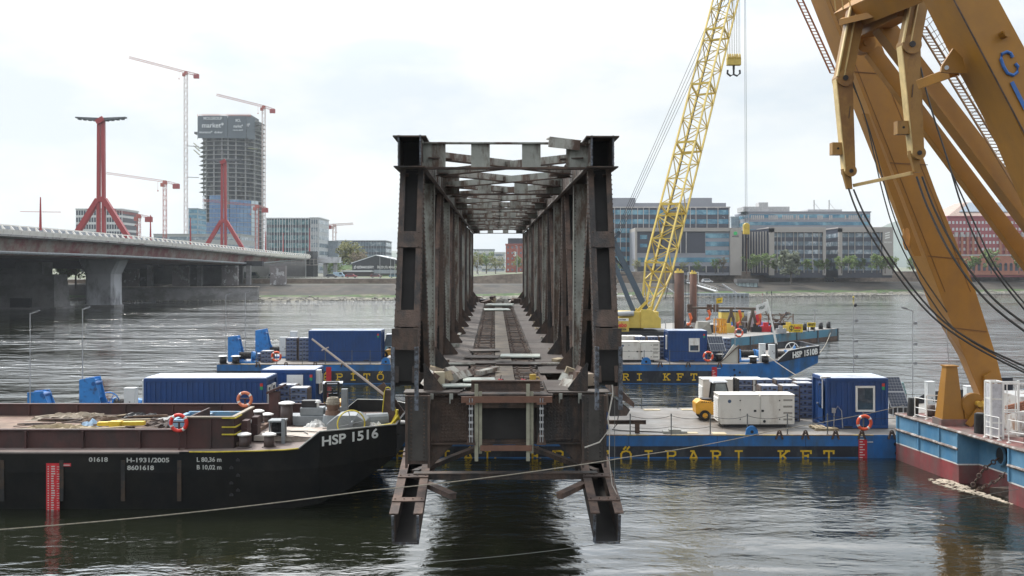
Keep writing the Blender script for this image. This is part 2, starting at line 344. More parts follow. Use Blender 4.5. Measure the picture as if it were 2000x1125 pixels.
# stone facing walls of the upper street (right) and lower road (left)
def wall_strip(name, label, x0, x1, off, zt, th=.8, step=8, m=walls):
    k = B(); n = int((x1-x0)/step)
    A = []
    for i in range(n+1):
        x = x0+(x1-x0)*i/n; o_ = off(x); A.append((x, bank_d(x)+o_, zt(x)))
    for (a, d0, t0), (c, d1, t1) in zip(A, A[1:]):
        k.hexa([(a,d0,3),(c,d1,3),(c,d1+th,3),(a,d0+th,3),(a,d0,t0),(c,d1,t1),(c,d1+th,t1),(a,d0+th,t0)])
        k.hexa([(a,d0-.15,t0),(c,d1-.15,t1),(c,d1+th+.1,t1),(a,d0+th+.1,t0),(a,d0-.15,t0+.25),(c,d1-.15,t1+.25),(c,d1+th+.1,t1+.25),(a,d0+th+.1,t0+.25)], 1)
    o = k.build(name, [m, pm('wall_coping', (.36,.33,.29), .9)]); return tag(o, label, 'wall')
wall_strip('embankment_wall', 'long tan stone embankment wall behind the lower quay road', 14, 310, lambda x: 54.2, lambda x: 8.5)
wall_strip('embankment_wall', 'low grey embankment wall under the parked cars on the left bank', -92, -24, lambda x: 43.2, lambda x: 6.15)
# hills
def hill(name, pts, d, mcol, label=None):
    k = B(); n = 40; pts = [(a*4,c*4) for a,c in pts]; d *= 4; x0, x1 = pts[0][0], pts[-1][0]
    def zt(x):
        for (a, za), (c, zc) in zip(pts, pts[1:]):
            if a <= x <= c: return za+(zc-za)*sm((x-a)/(c-a))
        return 0
    R_ = []
    for i in range(n+1):
        x = x0+(x1-x0)*i/n; z = zt(x)+rr.uniform(-2,2)
        R_.append([V((x,d,5)),V((x,d+60,5+z*.45)),V((x,d+150,5+z*.85)),V((x,d+260,z+5)),V((x,d+420,5+z*.8)),V((x,d+700,5))])
    for a, c in zip(R_, R_[1:]):
        for j in range(5): k.add([a[j],c[j],c[j+1],a[j+1]], [(0,1,2,3)])
    tag(k.build(name, mcol, smooth=True), kind='structure')
hillm = pm('wooded_hill', (.06, .085, .05), .95, 0, .4, .005, (.12, .12, .09), .35, .003)
hill('hills', [(180,0),(330,28),(450,62),(520,50),(620,78),(850,95),(1300,60)], 1000, hillm)
hill('hills', [(-700,0),(-350,12),(-130,22),(0,20),(80,22),(250,12),(450,0)], 1050, hillm)
# ================================================================ THE CUT TRUSS BRIDGE (local frame: u across, v along, w height)
BR_LOC = V((-.176, 28.6, 0)); BR_ROT = (.0087, 0, .01744)
bridge = thing('truss_bridge', 'dark rusty riveted steel railway truss span with cut-off near end', 'bridge', BR_LOC, local=True, rot=BR_ROT)
BM = Matrix.Translation(BR_LOC) @ Matrix.Rotation(BR_ROT[2], 4, 'Z') @ Matrix.Rotation(BR_ROT[0], 4, 'X')
def BW(u, v, w): return BM @ V((u, v, w))
NP, PL = 12, 5.55; LV = NP*PL
TZ0, TZ1, DZ = 12.27, 13.07, 5.93        # top chord underside / top, deck surface
CX = 2.68                                # truss centre line
bb = B
for s in (-1, 1):
    c = s*CX
    k = B()                              # top chord: box of two webs, top plate, bottom flanges, open towards the camera
    k.box(c-.32,-.75,TZ0,c-.28,LV+.6,TZ1,0); k.box(c+.28,-.75,TZ0,c+.32,LV+.6,TZ1,0)
    k.box(c-.46,-.82,TZ1,c+.46,LV+.6,TZ1+.04,0)
    k.box(c-.44,-.8,TZ0-.035,c-.32,LV+.6,TZ0,0); k.box(c+.32,-.8,TZ0-.035,c+.44,LV+.6,TZ0,0)
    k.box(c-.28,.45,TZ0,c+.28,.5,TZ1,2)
    k.box(c-.32,-.8,TZ0-.03,c+.32,-.1,TZ0,0)
    for z in (TZ0+.03, TZ1-.13):         # flange angles on the inner faces
        for q in (-1, 1): k.box(c+q*.32,-.6,z,c+q*.34,LV+.4,z+.10,1)
    for i in range(0, NP*4+1):           # web stiffeners
        v = i*PL/4
        for q in (-1, 1): k.box(c+q*.34-.01,v-.04,TZ0+.14,c+q*.35+.01,v+.04,TZ1-.14,1)
    k.build('top_chord', [steel, steelg, steeld], bridge)
    k = B()                              # torch-cut rim of the chord end
    for e in (-.31, .29):
        for i in range(9): k.box(c+e-.015,-.79-random.random()*.07,TZ0+.02+i*.094,c+e+.03,-.745,TZ0+.10+i*.094)
    k.build('cut_edge', cutm, bridge)
    k = B()                              # bottom chord
    for e in (-.38, .34): k.box(c+e,2.2,3.05,c+e+.04,LV,3.75)
    k.box(c-.46,2.2,3.75,c+.46,LV,3.79); k.box(c-.46,2.2,3.0,c+.46,LV,3.05)
    k.build('bottom_chord', steel, bridge)
    # near, steeply dipping end of the bottom chord: two channels joined by batten plates, cut off low over the water
    p0, p1 = V((c, 3.4, 3.91)), V((c, -2.1, 2.86))
    d = (p1-p0).normalized(); nn = V((0, -d.z, d.y)); nn = nn if nn.z > 0 else -nn
    L_ = (p1-p0).length
    k = B()
    for e in (-.34, .30):
        a = V((e+.02, 0, 0))
        k.beam(p0+a-nn*.38, p1+a-nn*.38, .04, .78, 0, nn)
    for e in (-.44, .20):
        a = V((e+.12, 0, 0)); cut = p0+d*(L_-.08)
        k.beam(p0+a+nn*.04, cut+a+nn*.04, .24, .035, 1, nn)
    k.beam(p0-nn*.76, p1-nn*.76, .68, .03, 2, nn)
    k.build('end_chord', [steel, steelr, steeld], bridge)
    for tt in (.25, .545, .836):
        k = B(); m = p0+d*(L_*tt)+nn*.075
        k.beam(m-d*.12, m+d*.12, .88, .03, 0, nn)
        for q in (-.36,-.12,.12,.36): k.ball(m+V((q,0,0))+nn*.02, .028, 5, 3, 0)
        k.build('batten_plate', steelr, bridge)
    k = B()
    for e in (-.34, .32): k.beam(p1+V((e,0,0))-nn*.74, p1+V((e,0,0))+nn*.03, .07, .05, 0, d)
    k.beam(p1-nn*.76-V((.34,0,0)), p1-nn*.76+V((.34,0,0)), .05, .05, 0)
    k.build('cut_edge', cutm, bridge)
rv = B()                                  # one rivet line mesh helper
def rivets(k, p, q, n, off, r=.022, m=0):
    p = V(p); q = V(q); off = V(off)
    for i in range(n):
        a = p+(q-p)*((i+.5)/n)
        k.add([a+V((-r,0,-r)), a+V((r,0,-r)), a+V((r,0,r)), a+V((-r,0,r)), a+off*.02+V((-r*.5,0,-r*.5)), a+off*.02+V((r*.5,0,-r*.5)), a+off*.02+V((r*.5,0,r*.5)), a+off*.02+V((-r*.5,0,r*.5))],
              [(4,5,6,7),(0,1,5,4),(1,2,6,5),(2,3,7,6),(3,0,4,7)], m)
def member(p, q, name, mt=0, cut=0, battens=(), wid=.66, dep=.42, riv=True, nriv=0):
    """battened box member from p to q in the plane of the truss: two flanged channels, recessed web, batten plates on the camera side"""
    p = V(p); q = V(q); d = (q-p).normalized(); nf = V((1,0,0)).cross(d)
    if nf.y > 0: nf = -nf                 # faces the camera (-v)
    k = B()
    for e in (-1, 1):
        x = V((e*(wid/2-.02),0,0)); k.beam(p+x, q+x, .04, dep, 0, nf)
        x = V((e*(wid/2-.08),0,0)); k.beam(p+x+nf*(dep/2), q+x+nf*(dep/2), .15, .03, 0, nf); k.beam(p+x-nf*(dep/2), q+x-nf*(dep/2), .15, .03, 0, nf)
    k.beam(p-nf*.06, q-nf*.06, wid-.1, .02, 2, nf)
    LL = (q-p).length
    for b0, b1 in battens:
        k.beam(p+d*b0+nf*(dep/2+.03), p+d*b1+nf*(dep/2+.03), wid+.01, .025, 0, nf)
        k.beam(p+d*b0-nf*(dep/2+.03), p+d*b1-nf*(dep/2+.03), wid+.01, .025, 0, nf)
        for e in (-.26,.26):
            for z in (.06, .94): k.ball(p+d*(b0+(b1-b0)*z)+nf*(dep/2+.05)+V((e,0,0)), .022, 5, 3, 1)
    if riv:
        n = nriv or int(LL/.15)
        for i in range(n):
            a = p+d*(LL*(i+.5)/n)
            for e in (-1, 1):
                for f_ in (-1, 1):
                    c_ = a+nf*(f_*(dep/2-.05))+V((e*wid/2,0,0)); h = V((e*.03,0,0)); r = .034
                    k.add([c_+V((0,-r,-r)), c_+V((0,r,-r)), c_+V((0,r,r)), c_+V((0,-r,r)), c_+h], [(0,1,4),(1,2,4),(2,3,4),(3,0,4)], 1)
    return k.build(name, [steel if mt == 0 else steelr, steelr, steeld], bridge)
for s in (-1, 1):
    c = s*CX
    # near end diagonal, leaning towards the camera, torch-cut at deck level
    member((c, .25, TZ0-.03), (c, -2.0, 6.35), 'end_diagonal', 0, battens=((2.0,2.48),(4.3,4.78)))
    k = B()                                # heavy lower joint plate and ragged legs of the cut diagonal
    k.box(c-.34,-2.32,7.3,c+.34,-2.28,7.86,0)
    k.box(c-.34,-2.05,6.45,c+.34,-1.95,7.35,1)
    for e in (-.36,.26):
        for i in range(11): k.box(c+e,-2.36-random.random()*.05,5.72+i*.15,c+e+.10,-2.22,5.88+i*.15,2)
    k.build('cut_joint', [steel, steeld, cutm], bridge)
    for i in range(NP+1):
        v = i*PL
        if i % 2 == 0:
            if i:
                member((c, v, TZ0), (c, v, 3.4), 'post', 0, battens=((.5,.9),(2.6,3.0),(4.8,5.2)), riv=i < 7)
        else:
            k = B()                        # pale I-section vertical, web facing the camera
            k.box(c-.30,v-.012,3.4,c+.30,v+.012,TZ0,0)
            for e in (-.32,.30): k.box(c+e,v-.13,3.4,c+e+.02,v+.13,TZ0,0)
            if i < 6: rivets(k, (c-s*.25,v-.013,4), (c-s*.25,v-.013,TZ0-.2), 60, (0,-1,0), .018, 1)
            k.build('vertical_strut', [steelg, steelr], bridge)
        if i < NP:                         # crossing diagonals in each pair of panels
            hi, lo = (v+.35, v+PL-.25) if i % 2 == 0 else (v+PL-.35, v+.25)
            zc = TZ0-.05
            member((c, hi, zc), (c, lo, 3.5), 'diagonal', 1 if i % 2 else 0, battens=((2.2,2.6),(4.6,5.0),(7,7.3)) if i < 6 else ((2.2,2.6),(5,5.4)), wid=.52, dep=.34, riv=i < 6, nriv=0 if i < 3 else 45)
        # knee gusset on the deck
        k = B(); q = c-s*.33
        k.add([(q,v-.02,DZ),(q-s*.55,v-.02,DZ),(q,v-.02,DZ+.75),(q,v+.02,DZ),(q-s*.55,v+.02,DZ),(q,v+.02,DZ+.75)], [(0,1,2),(3,5,4),(0,3,4,1),(1,4,5,2),(0,2,5,3)])
        k.beam((q-s*.56,v,DZ+.02),(q,v,DZ+.77),.07,.015,0,(s,0,.7))
        k.build('knee_gusset', steel, bridge)
# top cross struts (Vierendeel style: two flanges joined by wide plates)
for i in range(0, NP+1, 2):
    v = i*PL
    k = B(); x0 = CX-.34
    k.box(-x0,v-.13,TZ1-.10,x0,v+.13,TZ1-.06,0); k.box(-x0,v-.16,TZ0-.02,x0,v+.16,TZ0+.03,1)
    for a, c in ((-x0,-x0+.62),(-.99,-.46),(.46,.99),(x0-.62,x0)): k.box(a,v-.02,TZ0+.03,c,v+.02,TZ1-.10,0)
    if i < 8: 
        for q in range(64): k.box(-x0+.03+q*.0725,v-.165,TZ0-.012,-x0+.05+q*.0725,v-.16,TZ0+.02,1)
    k.build('cross_strut', [steelg, steelr], bridge)
    for v in ((v, v+PL) if i < NP else ()):  # flat X bracing, two bays between neighbouring struts
        for e in (-1, 1):
            k = B()
            for zz, z2 in ((TZ0+(.42 if e > 0 else .36), 0),):
                p = V((-e*2.25, v+.15, zz)); q = V((e*2.25, v+PL-.15, zz))
                k.beam(p, q, .03, .24, 0); k.beam(p+V((0,0,-.12)), q+V((0,0,-.12)), .2, .025, 1)
            k.build('lateral_brace', [steelp if e > 0 else steelg, steelr], bridge)
        for e in (-1, 1):
            for vv in (v+.3, v+PL-.3):
                k = B(); k.prism([(e*2.2,vv-.5),(e*1.55,vv-.15),(e*1.55,vv+.15),(e*2.2,vv+.5)], 'z', TZ0+.28, TZ0+.31)
                k.build('gusset_plate', steelr, bridge)
# loose torn flange piece on the top at right
k = B(); k.beam((1.2,-.1,13.13),(2.1,.05,13.04),.5,.03); k.beam((1.2,-.34,12.98),(2.1,-.2,12.90),.03,.26); k.beam((1.5,.0,12.99),(2.3,.1,12.93),.4,.04)
k.build('torn_flange', steelp, bridge)
# floor: cross girders, stringers, plates
for i in range(NP+1):
    v = i*PL
    k = B(); x1 = CX-.36
    k.box(-x1,v-.02,4.45,x1,v+.02,5.85,0); k.box(-x1,v-.2,5.82,x1,v+.2,5.86,0); k.box(-x1,v-.2,4.42,x1,v+.2,4.46,0)
    if i == 0:
        for s in (-1, 1):
            k.box(2.14 if s > 0 else -2.84, v-.35, 3.9, 2.84 if s > 0 else -2.14, v+.12, 5.84, 0)       # deep end posts
            k.box(*( (2.2, v-.37, 4.0, 2.78, v-.35, 5.8) if s > 0 else (-2.78, v-.37, 4.0, -2.2, v-.35, 5.8)), 3)
            for e in (-.35,.28): k.box(s*2.49+e,v-.42,3.8,s*2.49+e+.07,v-.34,5.84,0)
            k.prism([(s*2.14,4.46),(s*1.45,4.46),(s*2.14,3.75)], 'y', v-.06, v+.06, 0)
            x = s*1.45
            k.box(x-.42,v-.06,4.5,x+.42,v-.02,5.75,0)
            for a in range(8):
                for c_ in range(11): rivets(k, (s*1.45-.36+a*.10, v-.062, 4.62+c_*.10), (s*1.45-.36+a*.10, v-.062, 4.62+c_*.10+.001), 1, (0,-1,0), .03, 0)
        if i == 0:
            for s in (-1, 1):
                for ex in (-.30,-.18,.18,.30): rivets(k, (s*2.49+ex, v-.372, 3.95), (s*2.49+ex, v-.372, 5.8), 17, (0,-1,0), .026, 0)
                for ez in (4.52, 5.78): rivets(k, (s*.98, v-.062, ez), (s*2.1, v-.062, ez), 11, (0,-1,0), .024, 0)
        for x in (-.95,.9): k.box(x-.02,v-.18,4.46,x+.02,v-.02,5.82,0)
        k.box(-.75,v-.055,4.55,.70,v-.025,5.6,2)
        k.box(-.95,v-.5,5.50,.95,v-.1,5.84,0)
        k.box(-1.35,v-.52,5.84,1.32,v+.3,5.88,0)
    k.build('cross_girder', [steel, steelr, steeld, pm('end_post_web', (.05,.045,.04), .8, 0, .3, 2)], bridge)
for x in (-1.28,-.34,.34,1.22):
    k = B(); k.box(x-.015,0,5.1,x+.015,LV,5.86); k.box(x-.13,0,5.82,x+.13,LV,5.85); k.build('stringer', steel, bridge)
k = B()
for j in range(int(LV/.92)):
    v = .55+j*.92; k.box(-.30,v,5.93,.30,v+.905,5.945)
k.build('centre_walkway', pm('worn_walkway', (.09,.074,.058), .7, 0, .25, 2, (.17,.135,.095), .5, 1.3, 1, .2, 20, None, .25), bridge)
for x0, x1 in ((-1.16,-.33),(.33,1.10)):
    k = B(); rs = random.Random(int(x0*100))
    j = 0; v = .5
    while v < LV:
        if True:
            a = rs.uniform(-.03,.03); dz = rs.uniform(-.02,.02)
            k.box(x0+a, v, 5.84+dz, x1+a, v+.13, 5.93+dz, 0)
            k.box(x0+a+.1, v+.03, 5.93+dz, x0+a+.16, v+.10, 5.96+dz, 1); k.box(x1+a-.18, v+.03, 5.93+dz, x1+a-.12, v+.10, 5.96+dz, 1)
        v += .245
    k.build('track_grating', [slatm, steelr], bridge)
for s in (-1, 1):
    a, c = (1.18, 2.32) if s > 0 else (-2.32, -1.24)
    for j in range(0, NP*2):
        v0, v1 = j*PL/2, (j+1)*PL/2-.012
        if s > 0 and j == 1: v0 += 1.7
        if s < 0 and j in (0,): a_, c_ = -1.62, -1.24
        else: a_, c_ = a, c
        if s < 0 and j == 1: v0 += 1.6
        if s > 0 and j == 0: v1 -= .25
        k = B(); z = 5.9+random.uniform(-.006,.006)
        k.box(a_, v0, z, c_, v1, z+.03); k.build('deck_plate', deckm, bridge)
k = B(); k.box(-2.9,-.25,5.88,-1.3,.45,5.915); k.build('deck_plate', deckm, bridge)
k = B(); k.box(1.2,-.25,5.88,2.95,.45,5.915); k.build('deck_plate', deckm, bridge)
for s in (-1, 1):                          # deck brackets under the lip
    for x in (1.55, 2.1):
        k = B(); k.box(s*x-.05,-.3,5.72,s*x+.05,-.22,5.88); k.box(s*x-.05,-.3,5.72,s*x-.02,-.22,5.60); k.build('bracket', steelg, bridge)
# bottom lateral bracing
k = B(); k.beam((-CX,.6,3.35),(CX,.6,3.35),.24,.16); k.beam((-CX,.6,3.45),(CX,.6,3.45),.34,.03); k.build('bottom_strut', steel, bridge)
for s in (-1, 1):
    k = B(); k.beam((s*CX,.9,3.4),(0,6.2,3.5),.2,.14); k.build('bottom_brace', steel, bridge)
    k = B(); k.beam((s*2.35,.3,3.2),(s*1.45,-1.3,3.2),.16,.14); k.beam((s*2.35,.3,3.28),(s*1.45,-1.3,3.28),.24,.02); k.build('bottom_brace', steelr, bridge)
for i in range(2, NP+1, 2):
    k = B(); k.beam((-CX,i*PL,3.4),(CX,i*PL,3.4),.24,.16); k.build('bottom_strut', steel, bridge)
# bent torn outrigger on the right side
k = B()
k.hexa([(2.98,-.2,5.9),(3.75,.5,5.35),(3.75,1.0,5.35),(2.98,1.2,5.9),(2.98,-.2,6.25),(3.75,.5,5.5),(3.75,1.0,5.5),(2.98,1.2,6.3)],0)
k.hexa([(2.98,-.1,5.2),(3.5,.3,5.15),(3.5,.8,5.15),(2.98,.9,5.2),(2.98,-.1,5.75),(3.62,.4,5.3),(3.62,.9,5.3),(2.98,1,5.75)],1)
k.build('torn_bracket', [steelr, steel], bridge)
# ================================================================ REUSABLE PIECES
def ring_buoy(label, c, nrm=(0,-1,0), r=.33, m=None, post=True, base=None):
    k = B(); k.torus(c, nrm, r, r*.24, 24, 7, 0, [0,0,0,0,1,0,0,0,0,0,1,0,0,0,0,1,0,0,0,0,1,0])
    o = k.build('lifebuoy', [m or orange, white], smooth=True); tag(o, label, 'lifebuoy', 'lifebuoys hung round the barges'); return o
def win(k_parent, x0, z0, x1, z1, y, side='y', shutter=0.):
    """white framed window on a container; side y: face towards -y at y; side x+/x-: face at x=y, x0/x1 are y coords"""
    def bx(k, a, b_, c, d_, o0, o1, m=0):
        if side == 'y': k.box(a, y-o1, b_, c, y-o0, d_, m)
        elif side == 'x+': k.box(y+o0, a, b_, y+o1, c, d_, m)
        else: k.box(y-o1, a, b_, y-o0, c, d_, m)
    f = B(); t_ = .10
    bx(f, x0, z0, x0+t_, z1, -.02, .05); bx(f, x1-t_, z0, x1, z1, -.02, .05); bx(f, x0+t_, z1-t_, x1-t_, z1, -.02, .05); bx(f, x0+t_, z0, x1-t_, z0+t_, -.02, .05)
    if shutter: bx(f, x0+t_, z1-t_-shutter, x1-t_, z1-t_, .0, .045)
    fo = f.build('window', white, k_parent)
    g_ = B(); bx(g_, x0+t_, z0+t_, x1-t_, z1-t_-shutter, .003, .015); g_.build('pane', glass, fo)
    return fo
def container(label, x0, x1, y0, z0, dep=2.44, ht=2.6, wins=(), door=None, group='blue site containers on the pontoons'):
    t = thing('site_container', label, 'container', ((x0+x1)/2, y0+dep/2, z0), group)
    y1 = y0+dep; z1 = z0+ht
    k = B(); k.box(x0+.1, y0+.04, z0+.12, x1-.1, y1-.04, z1-.14)
    n = int((x1-x0)/.27)
    for i in range(1, n):
        x = x0+(x1-x0)*i/n; k.box(x-.06, y0+.008, z0+.18, x+.06, y0+.045, z1-.2); 
    n = int(dep/.27)
    for i in range(1, n):
        y = y0+dep*i/n
        for q in (x0+.08, x1-.105): k.box(q, y-.05, z0+.18, q+.025, y+.05, z1-.2)
    k.build('wall', cblue, t)
    k = B()
    for x in (x0, x1-.15):
        for y in (y0, y1-.15): k.box(x, y, z0+.16, x+.15, y+.15, z1-.18)
    k.box(x0, y0, z1-.18, x1, y0+.12, z1); k.box(x0, y1-.12, z1-.18, x1, y1, z1); k.box(x0, y0+.12, z1-.18, x0+.12, y1-.12, z1); k.box(x1-.12, y0+.12, z1-.18, x1, y1-.12, z1)
    k.box(x0, y0, z0, x1, y0+.12, z0+.16); k.box(x0, y1-.12, z0, x1, y1, z0+.16); k.box(x0, y0+.12, z0, x0+.12, y1-.12, z0+.16); k.box(x1-.12, y0+.12, z0, x1, y1-.12, z0+.16)
    k.build('frame', cblue, t, bevel=.012)
    k = B(); k.box(x0+.05, y0+.1, z1-.02, x1-.05, y1-.1, z1+.03)
    for i in range(1, 4): k.box(x0+.08, y0+dep*i/4-.03, z1+.03, x1-.08, y0+dep*i/4+.03, z1+.05)
    k.build('roof', pm('container_roof', (.52,.58,.68), .5, 0, .1, 1, (.4,.42,.45), .4, .8), t)
    for i, x in enumerate((x0+.9, x1-1.5)):
        k = B(); k.box(x, y0-.003, z0+.04, x+.45, y0+.02, z0+.13); k.build('fork_pocket', crate_d, t)
    for i, (mm_, cc) in enumerate((('mark_red', (.5,.04,.03)), ('mark_green', (.03,.3,.12)))):
        k = B(); k.box(x1-.33, y0+.005, z1-.42-i*.17, x1-.18, y0+.036, z1-.26-i*.17); k.build('marking', pm(mm_, cc), t)
    for a in wins: win(t, *a)
    if door:
        xd, s_ = door
        k = B(); k.box(xd-.03 if s_ < 0 else xd-.02, y0+.35, z0+.2, xd+.02 if s_ < 0 else xd+.03, y0+1.25, z1-.3); dd = k.build('door', cblue, t)
        k = B(); k.box(xd+s_*.03-.03, y0+1.1, z0+1.2, xd+s_*.03+.03, y0+1.2, z0+1.25); k.build('handle', galv, dd)
    return t
genw = pm('generator_enclosure', (.66, .64, .585), .5, 0, .06, 1.2, (.5,.46,.4), .22, .7, .4)
def generator(label, x0, x1, y0, z0, ht=1.52, dep=1.35, left_louvre=True):
    t = thing('generator', label, 'generator', ((x0+x1)/2, y0+dep/2, z0), 'white generator sets on the pontoons')
    k = B(); k.box(x0+.25, y0+.08, z0, x1-.45, y0+dep-.08, z0+.22); k.build('skid', blackp, t)
    z0 += .18; z1 = z0+ht; y1 = y0+dep; xm = x0+(x1-x0)*.54
    k = B()
    k.prism([(x0+.10,z0),(xm-.04,z0),(xm-.04,z1-.02),(x0,z1-.02),(x0,z0+.28)], 'y', y0, y1)
    k.prism([(xm+.04,z0),(x1-.03,z0),(x1,z0+.1),(x1,z1-.02),(xm+.04,z1-.02)], 'y', y0, y1)
    k.box(xm-.04, y0+.04, z0, xm+.04, y1-.04, z1-.05)
    k.build('enclosure', genw, t, bevel=.02)
    k = B(); k.box(x0-.02, y0-.02, z1-.02, xm-.03, y1+.02, z1+.03); k.box(xm+.03, y0-.02, z1-.02, x1+.02, y1+.02, z1+.03); k.build('lid', genw, t, bevel=.012)
    W = x1-x0
    for a, c in ((.28,.50),(.56,.80)):
        k = B(); k.box(x0+W*a, y0-.012, z0+.12, x0+W*c, y0-.002, z1-.12); d_ = k.build('door', genw, t)
        for z in (.18,.5,.82):
            e_ = a if a < .5 else c
            j = B(); j.box(x0+W*e_-.03, y0-.035, z0+ht*z-.03, x0+W*e_+.03, y0-.012, z0+ht*z+.03); j.build('hinge', blackp, d_)
        h_ = (c-.03) if a < .5 else (a+.01)
        j = B(); j.box(x0+W*h_-.04, y0-.03, z0+ht*.43, x0+W*h_+.09, y0-.012, z0+ht*.5); j.build('latch', blackp, d_)
    for z in (.14,.36,.58,.80):
        k = B(); k.box(x0+W*.85, y0-.008, z0+ht*z, x0+W*.97, y0-.001, z0+ht*z+.09, 0)
        for i in range(12): k.box(x0+W*.85+i*W*.0102, y0-.014, z0+ht*z+.01, x0+W*.85+i*W*.0102+.012, y0-.008, z0+ht*z+.08, 1)
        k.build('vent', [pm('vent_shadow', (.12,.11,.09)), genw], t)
    if left_louvre:
        k = B()
        for i in range(13):
            z = z0+.16+i*.095; k.hexa([(x0-.05,y0+.12,z),(x0+.03,y0+.12,z+.02),(x0+.03,y1-.12,z+.02),(x0-.05,y1-.12,z),(x0-.05,y0+.12,z+.02),(x0+.03,y0+.12,z+.07),(x0+.03,y1-.12,z+.07),(x0-.05,y1-.12,z+.02)])
        k.build('louvre', white, t)
    k = B(); k.cyl((x0+W*.6,y0-.02,z0+.16),(x0+W*.6,y0,z0+.16),.075,n=14); k.build('outlet', blackp, t)
    k = B(); k.cyl((x0+W*.14,y0-.012,z1-.32),(x0+W*.14,y0,z1-.32),.09,n=16); k.build('badge', [pm('badge_blue', (.05,.09,.16))], t)
    return t
crate0 = None
def crate_stack(cx, cy, z0, n, where, group='slotted blue-grey ballast boxes', w_=1.04, rz=0):
    """a column of slotted ballast boxes; each box a thing of its own"""
    global crate0
    h_ = .325; dy = 1.0
    for i in range(n):
        lab = 'slotted box, %s of the stack %s' % (('topmost' if i == n-1 else ORD[i]), where)
        if crate0 is None:
            t = thing('ballast_box', lab, 'ballast box', (cx, cy, z0+i*h_), group)
            a = w_/2-.09; k = B()
            k.hexa([(cx-a,cy-dy/2+.03,z0+.02),(cx+a,cy-dy/2+.03,z0+.02),(cx+a,cy+dy/2-.03,z0+.02),(cx-a,cy+dy/2-.03,z0+.02),(cx-a,cy-dy/2,z0+h_-.02),(cx+a,cy-dy/2,z0+h_-.02),(cx+a,cy+dy/2,z0+h_-.02),(cx-a,cy+dy/2,z0+h_-.02)])
            k.build('shell', crate_m, t)
            k = B()
            for e in (-1, 1): k.box(cx+e*(a+.035)-.035, cy-dy/2+.05, z0, cx+e*(a+.035)+.035, cy+dy/2-.05, z0+h_-.03)
            k.build('end_frame', pm('box_rusty_frame', (.13,.11,.10), .8, 0, .3, 4, (.08,.05,.04), .5, 2), t)
            k = B(); k.box(cx-a,cy-dy/2+.01,z0+h_-.025,cx+a,cy+dy/2-.01,z0+h_-.004,0); 
            for e in (-.24,.24): k.box(cx+e-.1, cy-.13, z0+h_-.006, cx+e+.1, cy+.02, z0+h_, 1)
            k.build('lid', [crate_t, crate_d], t)
            for e, wz in ((-.26,.09),(.26,.09),(0,.055)):
                k = B(); zz = z0+(.09 if e else .13); k.box(cx+e-wz, cy-dy/2-.006, zz, cx+e+wz, cy-dy/2+.02, zz+(.075 if e else .11)); k.build('slot', crate_d, t)
            crate0 = t
        else: dup(crate0, (cx, cy, z0+i*h_), rz, lab, group)
def bollard(label, x, y, z, h=.62, r=.16, cap=True, group='steel bollards on the barge decks', m=None):
    t = thing('bollard', label, 'bollard', (x, y, z), group)
    k = B(); k.cyl((x,y,z),(x,y,z+h),r*1.0,r*.92,14); k.cyl((x,y,z),(x,y,z+.05),r*1.4,r*1.3,14); k.build('post', m or blackp, t, True)
    if cap:
        k = B(); k.cyl((x,y,z+h),(x,y,z+h+.05),r*1.3,r*1.3,14); k.cyl((x,y,z+h+.05),(x,y,z+h+.10),r*1.3,r*.7,14); k.build('cap', white, t)
    return t
def mast(label, x, y, z0, z1, arm, lamps=(), head=True, r=.034):
    t = thing('light_mast', label, 'light mast', (x, y, z0), 'slender light masts on the pontoons')
    k = B(); k.cyl((x,y,z0),(x,y,z1),r,r*.7,8); k.cyl((x,y,z0),(x,y,z0+.12),r*2.2,n=8); k.build('pole', galv, t)
    if arm:
        k = B(); k.beam((x,y,z1-.03),(x+arm,y,z1+abs(arm)*.28-.03),.05,.05); k.build('arm', galv, t)
        k = B(); k.beam((x+arm*.55,y,z1+abs(arm)*.18),(x+arm*1.15,y,z1+abs(arm)*.33),.16,.05); k.build('lamp_head', pm('lamp_grey', (.2,.21,.22)), t)
    for z in lamps:
        k = B(); k.box(x,y-.02,z-.02,x+.16,y+.02,z+.02); k.box(x+.08,y-.07,z-.06,x+.24,y+.07,z+.1); k.build('floodlight', pm('lamp_grey', (.2,.21,.22)), t)
    if head and not arm:
        k = B(); k.ball((x+.1,y,z1+.02),.11); k.build('lamp_head', blackp, t)
    return t
def cabinet(label, x, y, z, w_=.55, dep=.5, h=1.45):
    t = thing('control_cabinet', label, 'cabinet', (x, y, z), 'light grey control cabinets by the winches')
    k = B(); k.box(x-w_/2,y,z+.1,x+w_/2,y+dep,z+h); k.box(x-w_/2-.02,y-.02,z+h,x+w_/2+.02,y+dep+.02,z+h+.04); k.build('housing', pm('cabinet_grey', (.55,.57,.57), .5, 0, .08, 2), t, bevel=.01)
    k = B(); k.box(x-w_/2+.04,y-.015,z+.16,x+w_/2-.04,y-.003,z+h-.06); d_ = k.build('door', pm('cabinet_grey', (.55,.57,.57)), t)
    k = B(); k.box(x+w_/2-.13,y-.03,z+.75,x+w_/2-.09,y-.015,z+.9); k.box(x-.02,y-.03,z+.95,x+.05,y-.015,z+1.0); k.build('handle', blackp, d_)
    k = B(); k.box(x-w_/2+.03,y+.03,z,x+w_/2-.03,y+dep-.03,z+.1); k.build('plinth', blackp, t)
    return t
